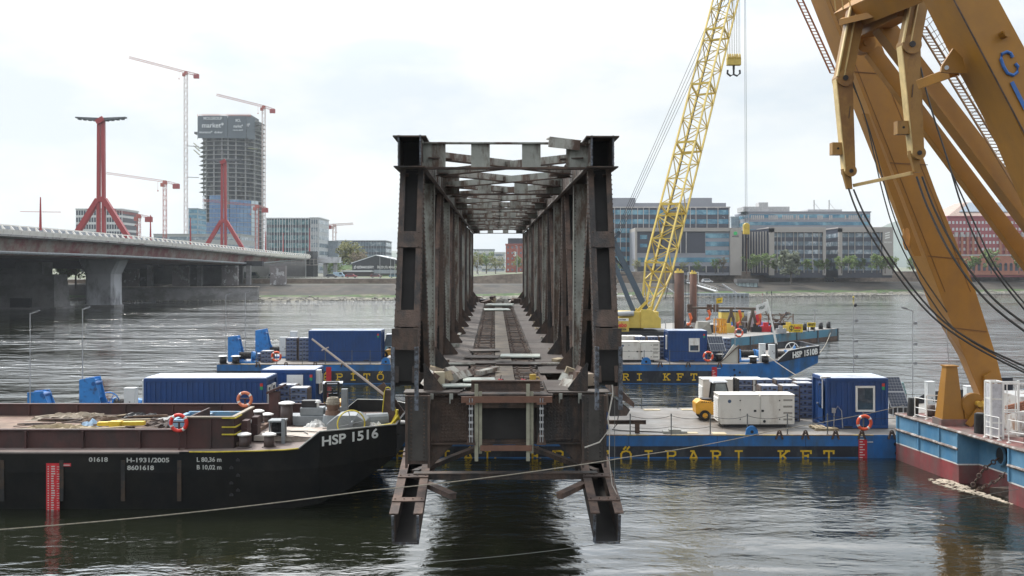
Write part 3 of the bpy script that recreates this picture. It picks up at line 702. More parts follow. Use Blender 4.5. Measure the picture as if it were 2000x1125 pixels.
def solar(label, x0, x1, y, z0, z1, lean=.9):
    t = thing('solar_panel', label, 'solar panel', ((x0+x1)/2, y+lean/2, z0-.5), 'tilted solar panels beside the containers')
    for i in (0, 1):
        a = i*.5+.0; c = a+.5
        def pt(u, s): return V((x0+(x1-x0)*u-.2*s, y+lean*s, z0+(z1-z0)*s))
        k = B(); q = [pt(0,a),pt(1,a),pt(1,c),pt(0,c)]; n_ = V((0,-.04,.02))
        k.hexa([p-n_ for p in q]+[p+n_*.2 for p in q]); f = k.build('panel_frame', galv, t)
        k = B()
        for m_ in range(6):
            for r_ in range(5):
                u0, u1 = .03+m_*.157, .03+m_*.157+.148; s0, s1 = a+.02+r_*.093, a+.02+r_*.093+.086
                q = [pt(u0,s0)+n_*.3,pt(u1,s0)+n_*.3,pt(u1,s1)+n_*.3,pt(u0,s1)+n_*.3]; k.poly(q)
        k.build('cells', pm('solar_cells', (.035,.045,.07), .25, 0, .2, 4), f)
    k = B()
    for x in (x0+.15, x1-.3): k.beam((x,y+lean,z0-.5),(x,y+lean,z1-.1),.05,.05); k.beam((x,y+.1,z0-.5),(x,y+.1,z0+.1),.05,.05); k.beam((x,y+.1,z0-.48),(x,y+lean,z0-.48),.05,.05)
    k.build('stand', galv, t); return t
def guard(x, y, z, h, name='guard_post', label=None, grp='thin guard posts round the pontoon decks'):
    k = B(); k.box(x-.025,y-.025,z,x+.025,y+.025,z+h); k.box(x-.05,y-.05,z,x+.05,y+.05,z+.02); k.cyl((x-.03,y,z+h-.05),(x+.03,y,z+h-.05),.035,n=6)
    return tag(k.build('guard_post', pm('post_grey', (.12,.13,.13), .6)), label, 'guard post', grp)
def sag(p, q, s, n=14):
    p = V(p); q = V(q); return [p+(q-p)*(i/n)-V((0,0,s*4*(i/n)*(1-i/n))) for i in range(n+1)]
def rope(name, label, pts, r=.012, m=None, cat='rope', group=None):
    k = B(); k.tube(pts, r, 5); return tag(k.build(name, m or ropem), label, cat, group)
def lug(t, x, y, z, m, r=.33):
    k = B(); k.prism([(x-r*1.2,z-.1),(x+r*1.2,z-.1),(x+r,z+r*.5)]+[(x+r*math.cos(a),z+r*.6+r*math.sin(a)) for a in (.3,.8,1.3,1.84,2.34,2.84)]+[(x-r,z+r*.5)], 'y', y-.05, y+.05, 0)
    k.cyl((x,y-.055,z+r*.6),(x,y-.052,z+r*.6),r*.28,n=10,m=1); k.build('lifting_lug', [m, blackp], t)
def winch(label, x, y, z, s=1., kind=0):
    """blue deck winch: two cheek plates, drum with cable, gear housing, brake wheel"""
    t = thing('winch', label, 'winch', (x, y, z), 'blue deck winches')
    k = B(); k.box(x-.9*s,y-.5*s,z,x+.9*s,y+.5*s,z+.12*s); k.build('bedplate', bluew, t)
    for e in (-.55,.55):
        k = B(); k.prism([(y-.45*s,z+.1*s),(y+.45*s,z+.1*s),(y+.2*s,z+.95*s),(y-.2*s,z+.95*s)],'x',x+e*s-.04,x+e*s+.04); k.build('cheek_plate', bluew, t, bevel=.01)
    k = B(); k.cyl((x-.5*s,y,z+.6*s),(x+.5*s,y,z+.6*s),.26*s,n=14)
    for i in range(8): k.torus((x-.44*s+i*.125*s,y,z+.6*s),(1,0,0),.27*s,.045*s,14,5)
    k.build('drum', cable, t)
    k = B(); k.cyl((x+.62*s,y,z+.6*s),(x+.9*s,y,z+.6*s),.36*s,.3*s,14); k.build('gear_housing', bluew, t)
    if kind:
        k = B(); c = V((x-.8*s,y-.1,z+.7*s)); k.torus(c,(0,-1,0),.55*s,.035,20,5)
        for i in range(6): a = i*math.pi/3; k.beam(c,c+V((math.cos(a),0,math.sin(a)))*.55*s,.035,.035)
        k.cyl(c-V((0,.05,0)),c+V((0,.1,0)),.08,n=8); k.build('spoked_wheel', white if kind == 2 else bluew, t)
    return t
def fairlead(label, x, y, z, h, wd, flip=1):
    """big blue stern housing: a leaning wedge-sided box"""
    t = thing('anchor_housing', label, 'anchor housing', (x, y, z), 'blue wedge-shaped anchor housings at the stern')
    for yy in (y, y+.8):
        k = B(); pr_ = [(x-wd/2,z),(x+wd*.75,z),(x+wd*.55,z+h*.35),(x+wd*.22,z+h),(x-wd*.5,z+h*.95)]
        if flip < 0: pr_ = [(2*x-a,c) for a,c in pr_][::-1]
        k.prism(pr_, 'y', yy, yy+.06); k.build('side_plate', bluew, t, bevel=.01)
    k = B(); k.prism([(x-flip*wd*.48,z+h*.45),(x+flip*wd*.35,z+h*.5),(x+flip*wd*.2,z+h*.94),(x-flip*wd*.48,z+h*.90)][::flip], 'y', y+.06, y+.8); k.build('hood', bluew, t)
    k = B(); k.cyl((x+flip*wd*.2,y-.05,z+h*.85),(x+flip*wd*.2,y+.9,z+h*.85),.12,n=12); k.cyl((x+flip*wd*.1,y-.03,z+h*.2),(x+flip*wd*.1,y+.89,z+h*.2),.09,n=12); k.build('roller', pm('roller_blue', (.02,.1,.3), .4), t)
    return t
def forklift(label, x, y, z, rz, s=1.):
    """counterweight at -x, mast at +x before rotation"""
    t = thing('forklift', label, 'forklift', (x, y, z), 'yellow forklift trucks', local=True, rot=(0,0,rz)); t.scale = (s,)*3
    k = B(); k.prism([(-1.25,.35),(-.2,.3),(-.2,1.0),(-.55,1.05),(-1.05,1.12),(-1.28,.95)], 'y', -.55, .55); k.build('counterweight', fork, t, bevel=.06)
    k = B(); k.prism([(-.22,.3),(.75,.25),(.75,.55),(.45,.75),(-.22,.85)], 'y', -.5, .5); k.build('chassis', fork, t, bevel=.03)
    k = B(); k.box(-.9,-.3,1.1,-.3,.3,1.16)
    k.box(-.35,-.52,.85,-.22,-.46,1.0); k.build('engine_cover', blackp, t)
    k = B()
    for i in range(5): k.add([(-.98+i*.12,-.562,.98),(-.93+i*.12,-.562,.98),(-.89+i*.12,-.562,1.05),(-.94+i*.12,-.562,1.05)], [(0,1,2,3)])
    k.build('hazard_stripe', blackp, t)
    k = B()
    for e in (-.48,.48):
        k.beam((-.35,e,1.0),(-.22,e,2.05),.07,.07); k.beam((.72,e,.7),(.38,e,2.05),.06,.06); k.beam((-.22,e,2.05),(.38,e,2.05),.07,.06)
    k.beam((-.22,-.48,2.05),(-.22,.48,2.05),.06,.06); k.beam((.38,-.48,2.05),(.38,.48,2.05),.06,.06)
    k.build('cab_frame', blackp, t)
    k = B(); k.prism([(-.35,2.05),(.48,2.08),(.48,2.13),(-.30,2.15)], 'y', -.53, .53); k.build('roof', pm('cab_roof', (.6,.63,.66), .3), t)
    for yy in (-.47,.47):
        k = B(); k.poly([(-.3,yy,1.1),(.6,yy,1.1),(.38,yy,2.02),(-.22,yy,2.02)]); k.build('cab_window', pm('cab_glass', (.16,.19,.2), .06), t)
    k = B(); k.box(-.2,-.25,.85,.25,.25,1.0); k.box(-.25,-.25,1.0,-.13,.25,1.5); k.build('seat', blackp, t)
    k = B(); k.torus((.45,0,1.25),(.8,0,.6),.17,.02,12,5); k.cyl((.45,0,1.25),(.65,0,.9),.025,n=6); k.build('steering_wheel', blackp, t)
    k = B()
    for e in (-.33,.33): k.box(.95,e-.06,.1,1.13,e+.06,2.25)
    for z_ in (.4,1.1,1.7,2.2): k.box(.97,-.33,z_,1.05,.33,z_+.08)
    k.box(.9,-.04,.3,1.0,.04,1.9); k.build('mast', blackp, t)
    k = B()
    for e in (-.3,.3): k.box(1.15,e-.06,.12,1.19,e+.06,.7); k.box(1.15,e-.06,.1,2.1,e+.06,.14)
    k.box(1.13,-.5,.45,1.17,.5,.5); k.box(1.13,-.5,.7,1.17,.5,.75); k.build('forks', blackp, t)
    for wx, r_ in ((-.78,.29),(.62,.34)):
        for e in (-.52,.52):
            k = B(); k.cyl((wx,e-.12,r_),(wx,e+.12,r_),r_,n=18); w_ = k.build('wheel', rubber, t)
            k = B(); k.cyl((wx,e-.13,r_),(wx,e+.13,r_),r_*.5,n=12); k.build('rim', fork, w_)
    return t
# ================================================================ PONTOONS WITH LETTERING
def pontoon(label, dx, y0, dk, xl, bow, bl):
    t = thing('pontoon', label, 'pontoon', (dx, y0+4.9, 0)); y1 = y0+9.8
    rb = 17.2+dx                                        # where the parallel body ends
    k = B()
    k.box(xl, y0, dk-.55, rb, y1, dk-.03, 0); k.box(xl, y0+.01, .06, rb-.7, y1-.01, dk-.55, 1); k.box(rb-.7, y0+.01, -.5, rb, y1-.01, dk-.55, 0); k.box(xl+.02, y0+.02, -.5, rb-.7, y1-.02, .06, 0)
    for i in range(int((rb-xl)/4.4)): k.box(xl+2+i*4.4, y0-.012, dk-.55, xl+2.03+i*4.4, y0, dk-.03, 2)
    k.build('hull', [bluep, navy, pm('hull_seam', (.02,.06,.14))], t)
    k = B(); k.box(xl, y0, dk-.03, rb, y1, dk); k.build('deck', pdeck, t)
    k = B()
    n = 9; S = []
    for i in range(n+1):
        u = i/n; x = rb+bow*u; top = dk+ .75*sm((u-.25)/.75)*1.0
        bot = -.5+ (2.0)*max(0,(u-.28)/.72)**1.3; ins = 2.2*u**2.2
        S.append([V((x,y0+ins,top)),V((x+ (0 if i<n else .05),y0+ins+.3*u,bot)),V((x,y1-ins-.3*u,bot)),V((x,y1-ins,top))])
    k.loft(S, 0); k.build('bow', bluep, t)
    k = B()
    for a, c in zip(S, S[1:]):
        k.add([a[0]+V((0,.05,.006)), c[0]+V((0,.05,.006)), c[3]+V((0,-.05,.006)), a[3]+V((0,-.05,.006))], [(0,1,2,3)])
    k.build('foredeck', pdeck, t)
    k = B()                                             # black bulwark with the number
    for side in (0, 3):
        o_ = -.015 if side == 0 else .015
        A = []
        for i in range(5, n+1):
            a = S[i][side]; hgt_ = .62 if i > 5 else 0
            A.append((a+V((0,o_,-.20)), a+V((0,o_,hgt_)), a+V((0,-o_*4,-.2)), a+V((0,-o_*4,hgt_))))
        for a, c in zip(A, A[1:]): k.hexa([a[0],c[0],c[2],a[2],a[1],c[1],c[3],a[3]])
    a, c = S[n][0], S[n][3]; k.hexa([a+V((-.06,0,-.2)),a+V((.1,0,-.2)),c+V((.1,0,-.2)),c+V((-.06,0,-.2)),a+V((-.06,0,.62)),a+V((.1,0,.62)),c+V((.1,0,.62)),c+V((-.06,0,.62))])
    k.build('bulwark', navy, t)
    k = B(); k.tube([S[i][0]+V((0,-.03,.62 if i > 5 else .0)) for i in range(5,n+1)], .035, 6); k.build('bulwark_rail', white, t)
    if bl:
        a, c = S[6][0], S[n][0]; xd = (c-a)
        text(bl, 'lettering', white, t, a+xd*.10+V((0,-.03,-.02)), xd, (0,0,1), .46, width=xd.length*.84, off=.14, bold=.045)
    slab_letters('HÍDÉPÍTŐ SPECIÁL ÉPÍTŐIPARI KFT'[:] if xl < -30 else 'ÉPÍTŐ SPECIÁL ÉPÍTŐIPARI KFT', dx-15.6, 1.122, dk-1.29, .50, .56, y0-.004, yell, t)
    k = B(); x = dx+16.45
    k.box(x,y0-.02,-.3,x+.42,y0+.02,dk-.22); g_ = k.build('draught_gauge', redp, t)
    k = B()
    for i in range(9): k.box(x+.05,y0-.026,.02+i*.13,x+(.3 if i%2 else .2),y0-.021,.06+i*.13)
    k.box(x+.42,y0-.02,dk-.36,x+.72,y0+.02,dk-.32); k.build('scale_marks', white, g_)
    if xl < -20:
        k = B(); x = dx-15.3; k.box(x,y0-.02,.2,x+.42,y0+.02,dk-.22); k.build('draught_gauge', redp, t)
    k = B(); k.box(xl+1,y0-.03,dk-.01,rb,y0+.09,dk+.012); k.build('edge_strip', pm('worn_yellow_edge', (.45,.33,.06), .7, 0, .2, 3, (.2,.13,.08), .62, 1.1), t)
    for i in range(3):                                   # hatches / holes near the bow
        for j in range(2):
            k = B(); x = rb+1.1+j*.45+ .05*i; z = dk-.45-i*.45-j*.22; k.cyl((x,y0-.012,z),(x,y0+.02,z),.09,n=10); k.build('draft_port', blackp, t)
    return t, S
ND, FD = 1.15, 1.6            # deck heights: near and far pontoon
NY, FY = 49.7, 82.2
npt, nS = pontoon('near blue pontoon with yellow slab lettering, passing under the truss bridge', .8, NY, ND, -27, 9.5, 'HSP 1511B')
fpt, fS = pontoon('farther blue pontoon with yellow lettering and a black-banded bow', 0.0, FY, FD, -24.3, 8.7, 'HSP 1510B')
# ---- near pontoon, right of the bridge
t = container('blue cabin container with a large white window, nearest on the right', 16.25, 19.45, 51.6, ND+.02,
  wins=((17.75, 2.05, 18.75, 3.38, 51.6),))
win(t, 52.3, 2.15, 52.75, 3.4, 16.25, 'x-'); k = B(); k.box(16.2,52.1,1.5,16.24,52.95,3.5); d_ = k.build('door', cblue, t)
k = B(); k.box(16.13,52.8,2.3,16.2,52.9,2.36); k.build('handle', galv, d_)
k = B(); k.tube([(16.6,51.5,1.3),(16.62,51.5,2.0),(16.8,51.5,2.35),(17.0,51.5,2.1),(17.05,51.48,1.2)],.025); k.box(16.5,51.46,2.0,16.68,51.56,2.25); k.build('power_inlet', galv, t)
k = B(); k.tube([(16.1,51.8,3.78),(16.1,51.8,2.2)],.035); k.box(16.0,51.7,3.75,16.5,51.85,3.85); k.build('rain_pipe', white, t)
generator('white twin-door generator in front, nearest on the right pontoon', 10.78, 14.72, 52.0, ND)
generator('white generator half hidden behind the forklift', 10.95, 14.4, 57.2, ND, 1.75)
forklift('yellow forklift parked behind the front generator', 11.3, 55.0, ND, 0, 1.0)
for i, (x, y, wv) in enumerate(((13.95,54.6,'right of the forklift'),(15.1,54.6,'second from the forklift, front row'),(16.25,55.9,'beside the blue cabin, front row'))):
    crate_stack(x+.02, y, ND, 6, wv+', near pontoon')
for i, x in enumerate((13.3,14.45,15.6,16.75,17.9)):
    crate_stack(x, 57.6, ND, 6, 'number %s from the left, near back row' % ('one','two','three','four','five')[i])
k = B()
for i in range(5): k.box(15.55+i*.24,51.0,ND+.1,15.72+i*.24,52.2,ND+.13)
for i in range(3): k.box(15.5,51.05+i*.5,ND,16.72,51.17+i*.5,ND+.1)
tag(k.build('pallet', wood), 'weathered wooden pallet beside the blue cabin', 'pallet')
for nm, x, y, w_, d_, col in (('first',9.0,50.3,.7,.5,0),('second',10.4,50.2,.7,.55,1),('third',8.2,58.6,.95,.5,0),('fourth',10.4,58.7,.9,.5,1),('fifth',4.9,57.5,.9,.45,0)):
    k = B(); k.box(x-w_/2,y-d_/2,ND+.002,x+w_/2,y+d_/2,ND+.03)
    pass_lab = {'first':'cream board lying at the front edge, left one','second':'yellow-tinted board lying at the front edge, right one','third':'cream board at the back edge, left one','fourth':'cream board at the back edge, right one','fifth':'cream board on the deck nearest the bridge'}[nm]
    tag(k.build('loose_board', pm('cream_board', (.52,.44,.30), .8)), pass_lab, 'board', 'pale boards lying on the pontoon')
t = thing('steel_trestle', 'rusty steel beam trestle on the near pontoon beside the bridge', 'trestle', (5.8,50.3,ND))
k = B(); k.box(4.0,50.22,ND+.62,6.75,50.38,ND+.66); k.box(4.0,50.28,ND+.5,6.75,50.32,ND+.62); k.box(4.0,50.22,ND+.46,6.75,50.38,ND+.5); k.build('beam', steelr, t)
k = B(); k.box(6.2,50.2,ND,6.42,50.24,ND+.46); k.box(6.2,50.36,ND,6.42,50.4,ND+.46); k.box(6.3,50.24,ND,6.32,50.36,ND+.46); k.build('leg', steelr, t)
k = B(); k.box(4.3,50.2,ND,4.5,50.4,ND+.46); k.build('leg', steelr, t)
k = B(); k.box(4.1,51.5,ND,5.0,52.3,ND+1.0); k.box(4.05,51.45,ND+1.0,5.05,52.35,ND+1.06); tag(k.build('equipment_box', cblue), 'dark blue equipment box just right of the bridge', 'box')
rope('hose', 'black hoses looped beside the dark blue box', [(5.0,51.6,ND+.9),(5.3,51.5,ND+1.15),(5.5,51.4,ND+.9),(5.4,51.3,ND+.3),(5.15,51.2,ND+.04),(5.6,50.9,ND+.03),(6.9,50.6,ND+.03),(8.3,50.3,ND+.03)], .025, rubber, 'hose')
k = B(); k.box(7.6,50.1,ND,8.8,50.5,ND+.12); k.box(7.9,50.15,ND+.12,8.5,50.45,ND+.2); tag(k.build('steel_plates', pm('pale_steel_plate', (.35,.35,.32), .7)), 'small pile of pale steel plates by the front edge', 'plates')
FR = [(5.9,'first'),(7.95,'second'),(9.9,'third'),(11.75,'fourth'),(13.75,'fifth'),(15.75,'sixth'),(20.4,'seventh')]
for i, (x, nm) in enumerate(FR): guard(x, 49.85, ND, 1.05, label='thin guard post on the near pontoon front edge, %s from the bridge' % nm)
for i, (x, nm) in enumerate(((7.7,'left'),(9.85,'right'))): guard(x, 59.3, ND, 1.1, label='%s one of two thin guard posts on the back edge of the near pontoon' % nm)
pts = []
for (x0, _), (x1, _) in zip(FR, FR[1:]): pts += sag((x0,49.85,ND+.95),(x1,49.85,ND+.95),.16,8)[:-1]
rope('guard_rope', 'dark guard rope slung between the front guard posts', pts+[V((20.4,49.85,ND+.95))], .012, cable)
pts = []
for (x0, _), (x1, _) in zip(FR, FR[1:]): pts += sag((x0,49.85,ND+.4),(x1,49.85,ND+.4),.1,8)[:-1]
rope('guard_rope', 'lower guard rope slung between the front guard posts', pts+[V((20.4,49.85,ND+.4))], .01, cable)
ring_buoy('orange lifebuoy on the post in front of the blue cabin with the large window', (17.55,49.72,ND+.62))
guard(17.55, 49.85, ND, 1.15, label='guard post that carries the lifebuoy before the blue cabin')
lug(npt, 11.95, NY+.06, ND-.02, bluew, .3)
for i, x in enumerate((13.3,14.6,16.1,17.4,18.9)):
    k = B(); k.beam((x-.17,NY-.03,ND-.2),(x-.05,NY-.03,ND+.18),.09,.08,0,(0,1,0)); k.beam((x+.17,NY-.03,ND-.2),(x+.05,NY-.03,ND+.18),.09,.08,0,(0,1,0)); k.torus((x,NY-.03,ND+.16),(0,-1,0),.07,.04,12,5); k.build('rusty_shackle', steelr, npt)
for i, x in enumerate((-20.9,-18.6,-16.2,-13.9,12.2,14.5,17.1)):
    k = B(); k.beam((x-.18,FY-.03,FD-.22),(x-.05,FY-.03,FD+.18),.1,.08,0,(0,1,0)); k.beam((x+.18,FY-.03,FD-.22),(x+.05,FY-.03,FD+.18),.1,.08,0,(0,1,0)); k.build('rusty_shackle', steelr, fpt)
mast('slender light mast standing behind the cabin with three small lamps', 19.95, 58.3, ND, 7.3, 0, (6.4,5.2,4.3))
mast('bent-arm light mast near the ochre stump post', 23.0, 57.3, ND, 7.05, -.6, (6.3,5.1,4.0))
solar('solar panel leaning beside the cabin, half hidden by the floating crane', 20.35, 21.35, 53.6, 2.0, 3.55)
cabinet('control cabinet seen left of the ochre stump post', 23.75, 56.5, ND, .42, .5, 1.85)
cabinet('control cabinet seen right of the ochre stump post', 26.0, 56.5, ND, .5, .5, 1.6)
winch('blue winch behind the white railings of the floating crane', 28.6, 57.0, ND, 1.5)
t = thing('equipment_rack', 'black equipment rack at the back behind the ochre leg', 'rack', (28.4,59.0,ND))
k = B(); k.box(27.2,58.6,ND,29.4,59.3,ND+1.9); k.build('body', blackp, t)
k = B(); k.prism([(27.0,ND+1.9),(27.5,ND+1.9),(27.35,ND+2.35),(27.15,ND+2.3)],'y',58.7,59.2); k.prism([(28.0,ND+1.9),(28.5,ND+1.9),(28.35,ND+2.35),(28.15,ND+2.3)],'y',58.7,59.2); k.build('bracket', blackp, t)
t = thing('capstan', 'small capstan drum with coiled rope behind the first railing', 'capstan', (21.9,56.6,ND))
k = B(); k.cyl((21.9,56.6,ND),(21.9,56.6,ND+1.2),.55,.45,14); k.build('base', blackp, t)
k = B()
for i in range(4): k.torus((21.9,56.6,ND+1.25+i*.13),(0,0,1),.38-.03*i,.08,14,5)
k.cyl((21.9,56.6,ND+1.2),(21.9,56.6,ND+1.85),.3,.3,12); k.build('rope_coil', pm('teal_rope', (.12,.2,.2), .9), t)
# ---- near pontoon, left of the bridge
t = container('long blue container with white roof behind the black barge', -19.05, -12.7, 51.6, ND+.02)
for a, c in ((51.9,52.55),(52.85,53.6)): win(t, a, 1.65, c, 3.35, -12.72, 'x+')
t = container('blue container with a shuttered window behind the stacked boxes', -14.05, -11.0, 55.9, ND+.02, wins=((-12.6,1.9,-11.7,3.5,55.9,'y',.45),))
k = B(); k.box(-11.0,56.0,3.0,-10.75,56.5,3.75); k.build('air_conditioner', pm('cabinet_grey', (.55,.57,.57)), t); win(t, 57.0, 2.3, 57.7, 3.4, -11.0, 'x+')
crate_stack(-12.3, 55.0, ND, 6, 'left of the black-framed cab, rear column'); crate_stack(-11.35, 53.6, ND, 6, 'left of the black-framed cab, front column')
forklift('forklift seen end-on with white cab roof behind the black barge', -9.72, 54.2, ND, R(-82), 1.0)
fairlead('tall blue anchor housing behind the barge on the left', -23.1, 54.6, ND, 2.35, 1.15)
fairlead('low blue anchor housing at the far left pontoon corner', -26.3, 55.4, ND, 1.5, 1.2)
winch('dark blue winch with hand wheel left of the long blue container', -21.7, 56.0, ND, 1.1, 1)
winch('small blue winch just left of the long container', -19.9, 56.5, ND, 1.0)
cabinet('control cabinet left of the long blue container', -21.0, 54.8, ND, .6, .5, 1.7); cabinet('narrow control cabinet touching the long blue container', -19.9, 54.2, ND, .35, .4, 2.2)
mast('leftmost slender light mast with a short bent arm', -26.5, 54.9, ND, 7.0, .45); mast('second light mast from the left with a short bent arm', -24.0, 55.8, ND, 7.2, .35)
# ---- far pontoon
t = container('blue container on the far pontoon left of the bridge', -17.25, -11.1, 84.6, FD+.02)
t = container('blue cabin container with one white window on the far pontoon', 13.2, 16.5, 84.4, FD+.02, wins=((14.95,2.45,15.85,3.6,84.4,'y',.5),)); win(t, 85.0, 2.6, 85.5, 3.8, 13.2, 'x-')
generator('white generator on the far pontoon beside the bridge', 8.85, 12.45, 84.2, FD)
generator('white generator farther back on the far pontoon', 8.7, 11.6, 88.5, FD, 1.7)
for i, (x, y, n, wv) in enumerate(((-18.9,86,6,'left, nearer the bow winches'),(-17.8,86,6,'right, touching the container'),(-20.6,84.2,3,'of three only'))):
    crate_stack(x, y, FD, n, wv+', far pontoon')
crate_stack(-21.7, 85.4, FD, 2, 'of two only, far pontoon')
for i, x in enumerate((11.2,12.3,13.35)): crate_stack(x, 87.6, FD, 6, '%s from the white generators, far pontoon' % ('first','second','third')[i])
crate_stack(17.1, 85.6, FD, 6, 'right of the blue cabin, far pontoon'); crate_stack(18.2, 85.6, FD, 6, 'behind the solar panel, far pontoon')
fairlead('left blue anchor housing at the end of the far pontoon', -23.5, 84.5, FD, 2.2, 1.1); fairlead('right blue anchor housing at the end of the far pontoon', -21.9, 87.5, FD, 2.6, 1.2)
winch('small blue winch between the two anchor housings', -22.3, 83.7, FD, 1.0); winch('dark winch behind the low box stack, far pontoon', -20.9, 88.5, FD, 1.1, 1)
cabinet('left grey cabinet beside the box stacks, far pontoon', -20.2, 88.0, FD, .6, .5, 1.8); cabinet('right grey cabinet beside the box stacks, far pontoon', -19.7, 90, FD, .6, .5, 2.2)
bollard('white-capped bollard at the very end of the far pontoon', -23.9, 82.6, FD, .6, .3); bollard('white-capped bollard second from the end of the far pontoon', -22.85, 82.6, FD, .6, .3)
ring_buoy('orange lifebuoy on the far pontoon by the low box stack', (-19.4,82.2,FD+.65), r=.36); guard(-19.4,82.35,FD,1.1,label='guard post carrying the left lifebuoy on the far pontoon')
ring_buoy('orange lifebuoy right of the far cabin window', (16.15,82.2,FD+.65), r=.36); guard(16.15,82.35,FD,1.1,label='guard post carrying the right lifebuoy on the far pontoon')
for i, x in enumerate((-21.1,-17.3,-15.4,-13.2,-11.7)): guard(x,82.35,FD,1.15,label='guard post on the far pontoon left of the bridge, %s from the left' % ('first','second','third','fourth','fifth')[i])
for i, x in enumerate((9.1,10.9,13.0)): guard(x,82.35,FD,1.15,label='guard post on the far pontoon right of the bridge, %s from the left' % ('first','second','third')[i])
for nm, x0, x1 in (('left',-21.1,-10.0),('right',8,16.1)):
    rope('guard_rope', 'thin guard rope along the far pontoon, %s of the bridge' % nm, [(x0,82.35,FD+1.05),(x1,82.35,FD+1.05)], .012, cable)
mast('pair of thin masts on the far pontoon, left one', -23.9, 83.4, FD, 7.3, .3); mast('pair of thin masts on the far pontoon, right one', -22.7, 85.0, FD, 7.45, .3)
lug(fpt, -10.4, FY+.06, FD, bluew, .35); lug(fpt, 11.05, FY+.06, FD-.02, bluew, .38)
forklift('forklift half hidden behind the far container', -10.6, 88, FD, R(180), 1)
solar('tilted solar panel beside the far cabin', 16.7, 18.0, 83.9, 2.55, 3.75, .7)
t = thing('fin_plate', 'cream triangular fin plate standing on the far pontoon', 'fin plate', (18.4,83.3,FD))
k = B(); k.prism([(17.4,FD),(18.9,FD),(18.9,FD+1.35),(18.5,FD+1.55)],'y',83.3,83.42); k.build('plate', pm('cream_plate', (.5,.48,.42), .7, 0, .1, 1), t)
k = B(); k.beam((17.35,83.2,FD+.05),(18.95,83.2,FD+1.5),.1,.06); k.box(18.86,83.2,FD,18.95,83.6,FD+1.5); k.build('edge_rail', steelr, t)
mast('light mast with a long raised arm on the far pontoon', 18.9, 84.6, FD, 7.6, -1.4)
cabinet('left one of two tall grey cabinets near the far bow', 21.0, 83.6, FD, .48, .45, 1.55); cabinet('right one of two tall grey cabinets near the far bow', 21.75, 83.4, FD, .48, .45, 1.5)
winch('blue winch left of the two grey cabinets, far bow', 19.9, 84.6, FD, 1.1); winch('blue winch with a white spoked wheel at the far bow', 24.6, 85.0, FD+.35, 1.0, 2)
winch('blue winch right behind the two grey cabinets, far bow', 22.7, 85.0, FD, 1.0)
bollard('white-capped bollard, left one of the bow pair', 20.0, 82.8, FD, .55, .3); bollard('white-capped bollard, right one of the bow pair', 21.0, 82.8, FD+.05, .6, .3); bollard('white-capped bollard behind the cream fin', 17.6, 84.6, FD, .6, .28)
t = thing('flagpole', 'leaning white flagpole with black foot on the far pontoon bow', 'flagpole', (22.25,84,FD+1.0))
k = B(); k.cyl((22.25,84,FD+1.5),(21.45,84,6.9),.10,.06,10); k.build('pole', white, t)
k = B(); k.cyl((22.3,84,FD),(22.2,84,FD+1.6),.14,.11,10); k.build('foot', blackp, t)
def flag(label, p, w_, h_, m, lab=None, lm=None, sx=-1, drop=.35):
    t = thing('flag', label, 'flag', p); k = B(); n = 8; Rr = []
    for i in range(n+1):
        u = i/n; Rr.append([V((p[0]+sx*w_*u, p[1]+.12*math.sin(u*7), p[2]-drop*u-j*h_/3) ) for j in range(4)])
    for a, c in zip(Rr, Rr[1:]):
        for j in range(3): k.add([a[j],c[j],c[j+1],a[j+1]], [(0,1,2,3)])
    k.build('cloth', m, t)
    if lab: text(lab, 'lettering', lm, t, V(p)+V((min(0,sx*w_)+w_*.22,-.16,-h_*.62-(drop*.62 if sx < 0 else drop*.3))), (1,0,-sx*-drop/w_*0+.25), (-.2,0,1), h_*.3, width=w_*.55, bold=.02)
    return t
flag('white company flag flying from the leaning white pole', (21.5,84,6.75), .95, .8, pm('flag_white', (.72,.72,.7), .9), 'HSP', pm('flag_ink', (.05,.08,.06)))
k = B(); k.cyl((17.55,86,FD),(17.55,86,7.0),.04,.03,8); tag(k.build('flagpole', galv), 'thin grey flagpole carrying the small yellow flag', 'flagpole')
flag('small yellow flag on a thin pole above the far pontoon', (17.6,86,6.9), .55, .45, pm('flag_yellow', (.72,.5,.04), .9), 'hebo', pm('flag_ink', (.05,.08,.06)), 1, -.12)
# ================================================================ BLACK BARGE
hullb = pm('black_barge_hull', (.0035, .0045, .0055), .6, 0, .35, .6, (.017, .016, .013), .38, .35, .7, .12, 5, .18, .3)
coam = pm('hold_coaming_rust', (.06, .024, .021), .7, 0, .25, .8, (.035, .021, .019), .45, .7, .5, .2, 8)
bdeck = pm('barge_side_deck', (.19, .15, .135), .75, 0, .25, 1.2, (.12, .085, .075), .4, .6)
bg_ = thing('cargo_barge', 'black river barge loaded with scrap, its open bow at the bridge', 'barge', (-20, 44, 0))
ST = [(-60,-.8,2.26,5.0),(-13,-.8,2.26,5.0),(-11.6,-.6,2.27,5.0),(-10,-.3,2.30,4.98),(-8.9,-.05,2.34,4.95),(-7.6,.15,2.42,4.85),(-6.4,.7,2.5,4.4),(-5.4,1.3,2.58,3.7),(-4.75,1.75,2.62,3.0)]
RG = []
for x, zb, zg, hw in ST:
    RG.append([V((x,44-hw,zg)),V((x,44-hw,zg-.8 if zg-.8 > zb else (zg+zb)/2)),V((x,44-hw+.25,zb)),V((x,44+hw-.25,zb)),V((x,44+hw,zg-.8 if zg-.8 > zb else (zg+zb)/2)),V((x,44+hw,zg))])
k = B(); k.loft(RG); k.build('hull', hullb, bg_)
k = B()
for a, c in zip(RG, RG[1:]): k.add([a[0]+V((0,.03,.012)), c[0]+V((0,.03,.012)), c[5]+V((0,-.03,.012)), a[5]+V((0,-.03,.012))], [(0,1,2,3)])
k.build('deck', bdeck, bg_)
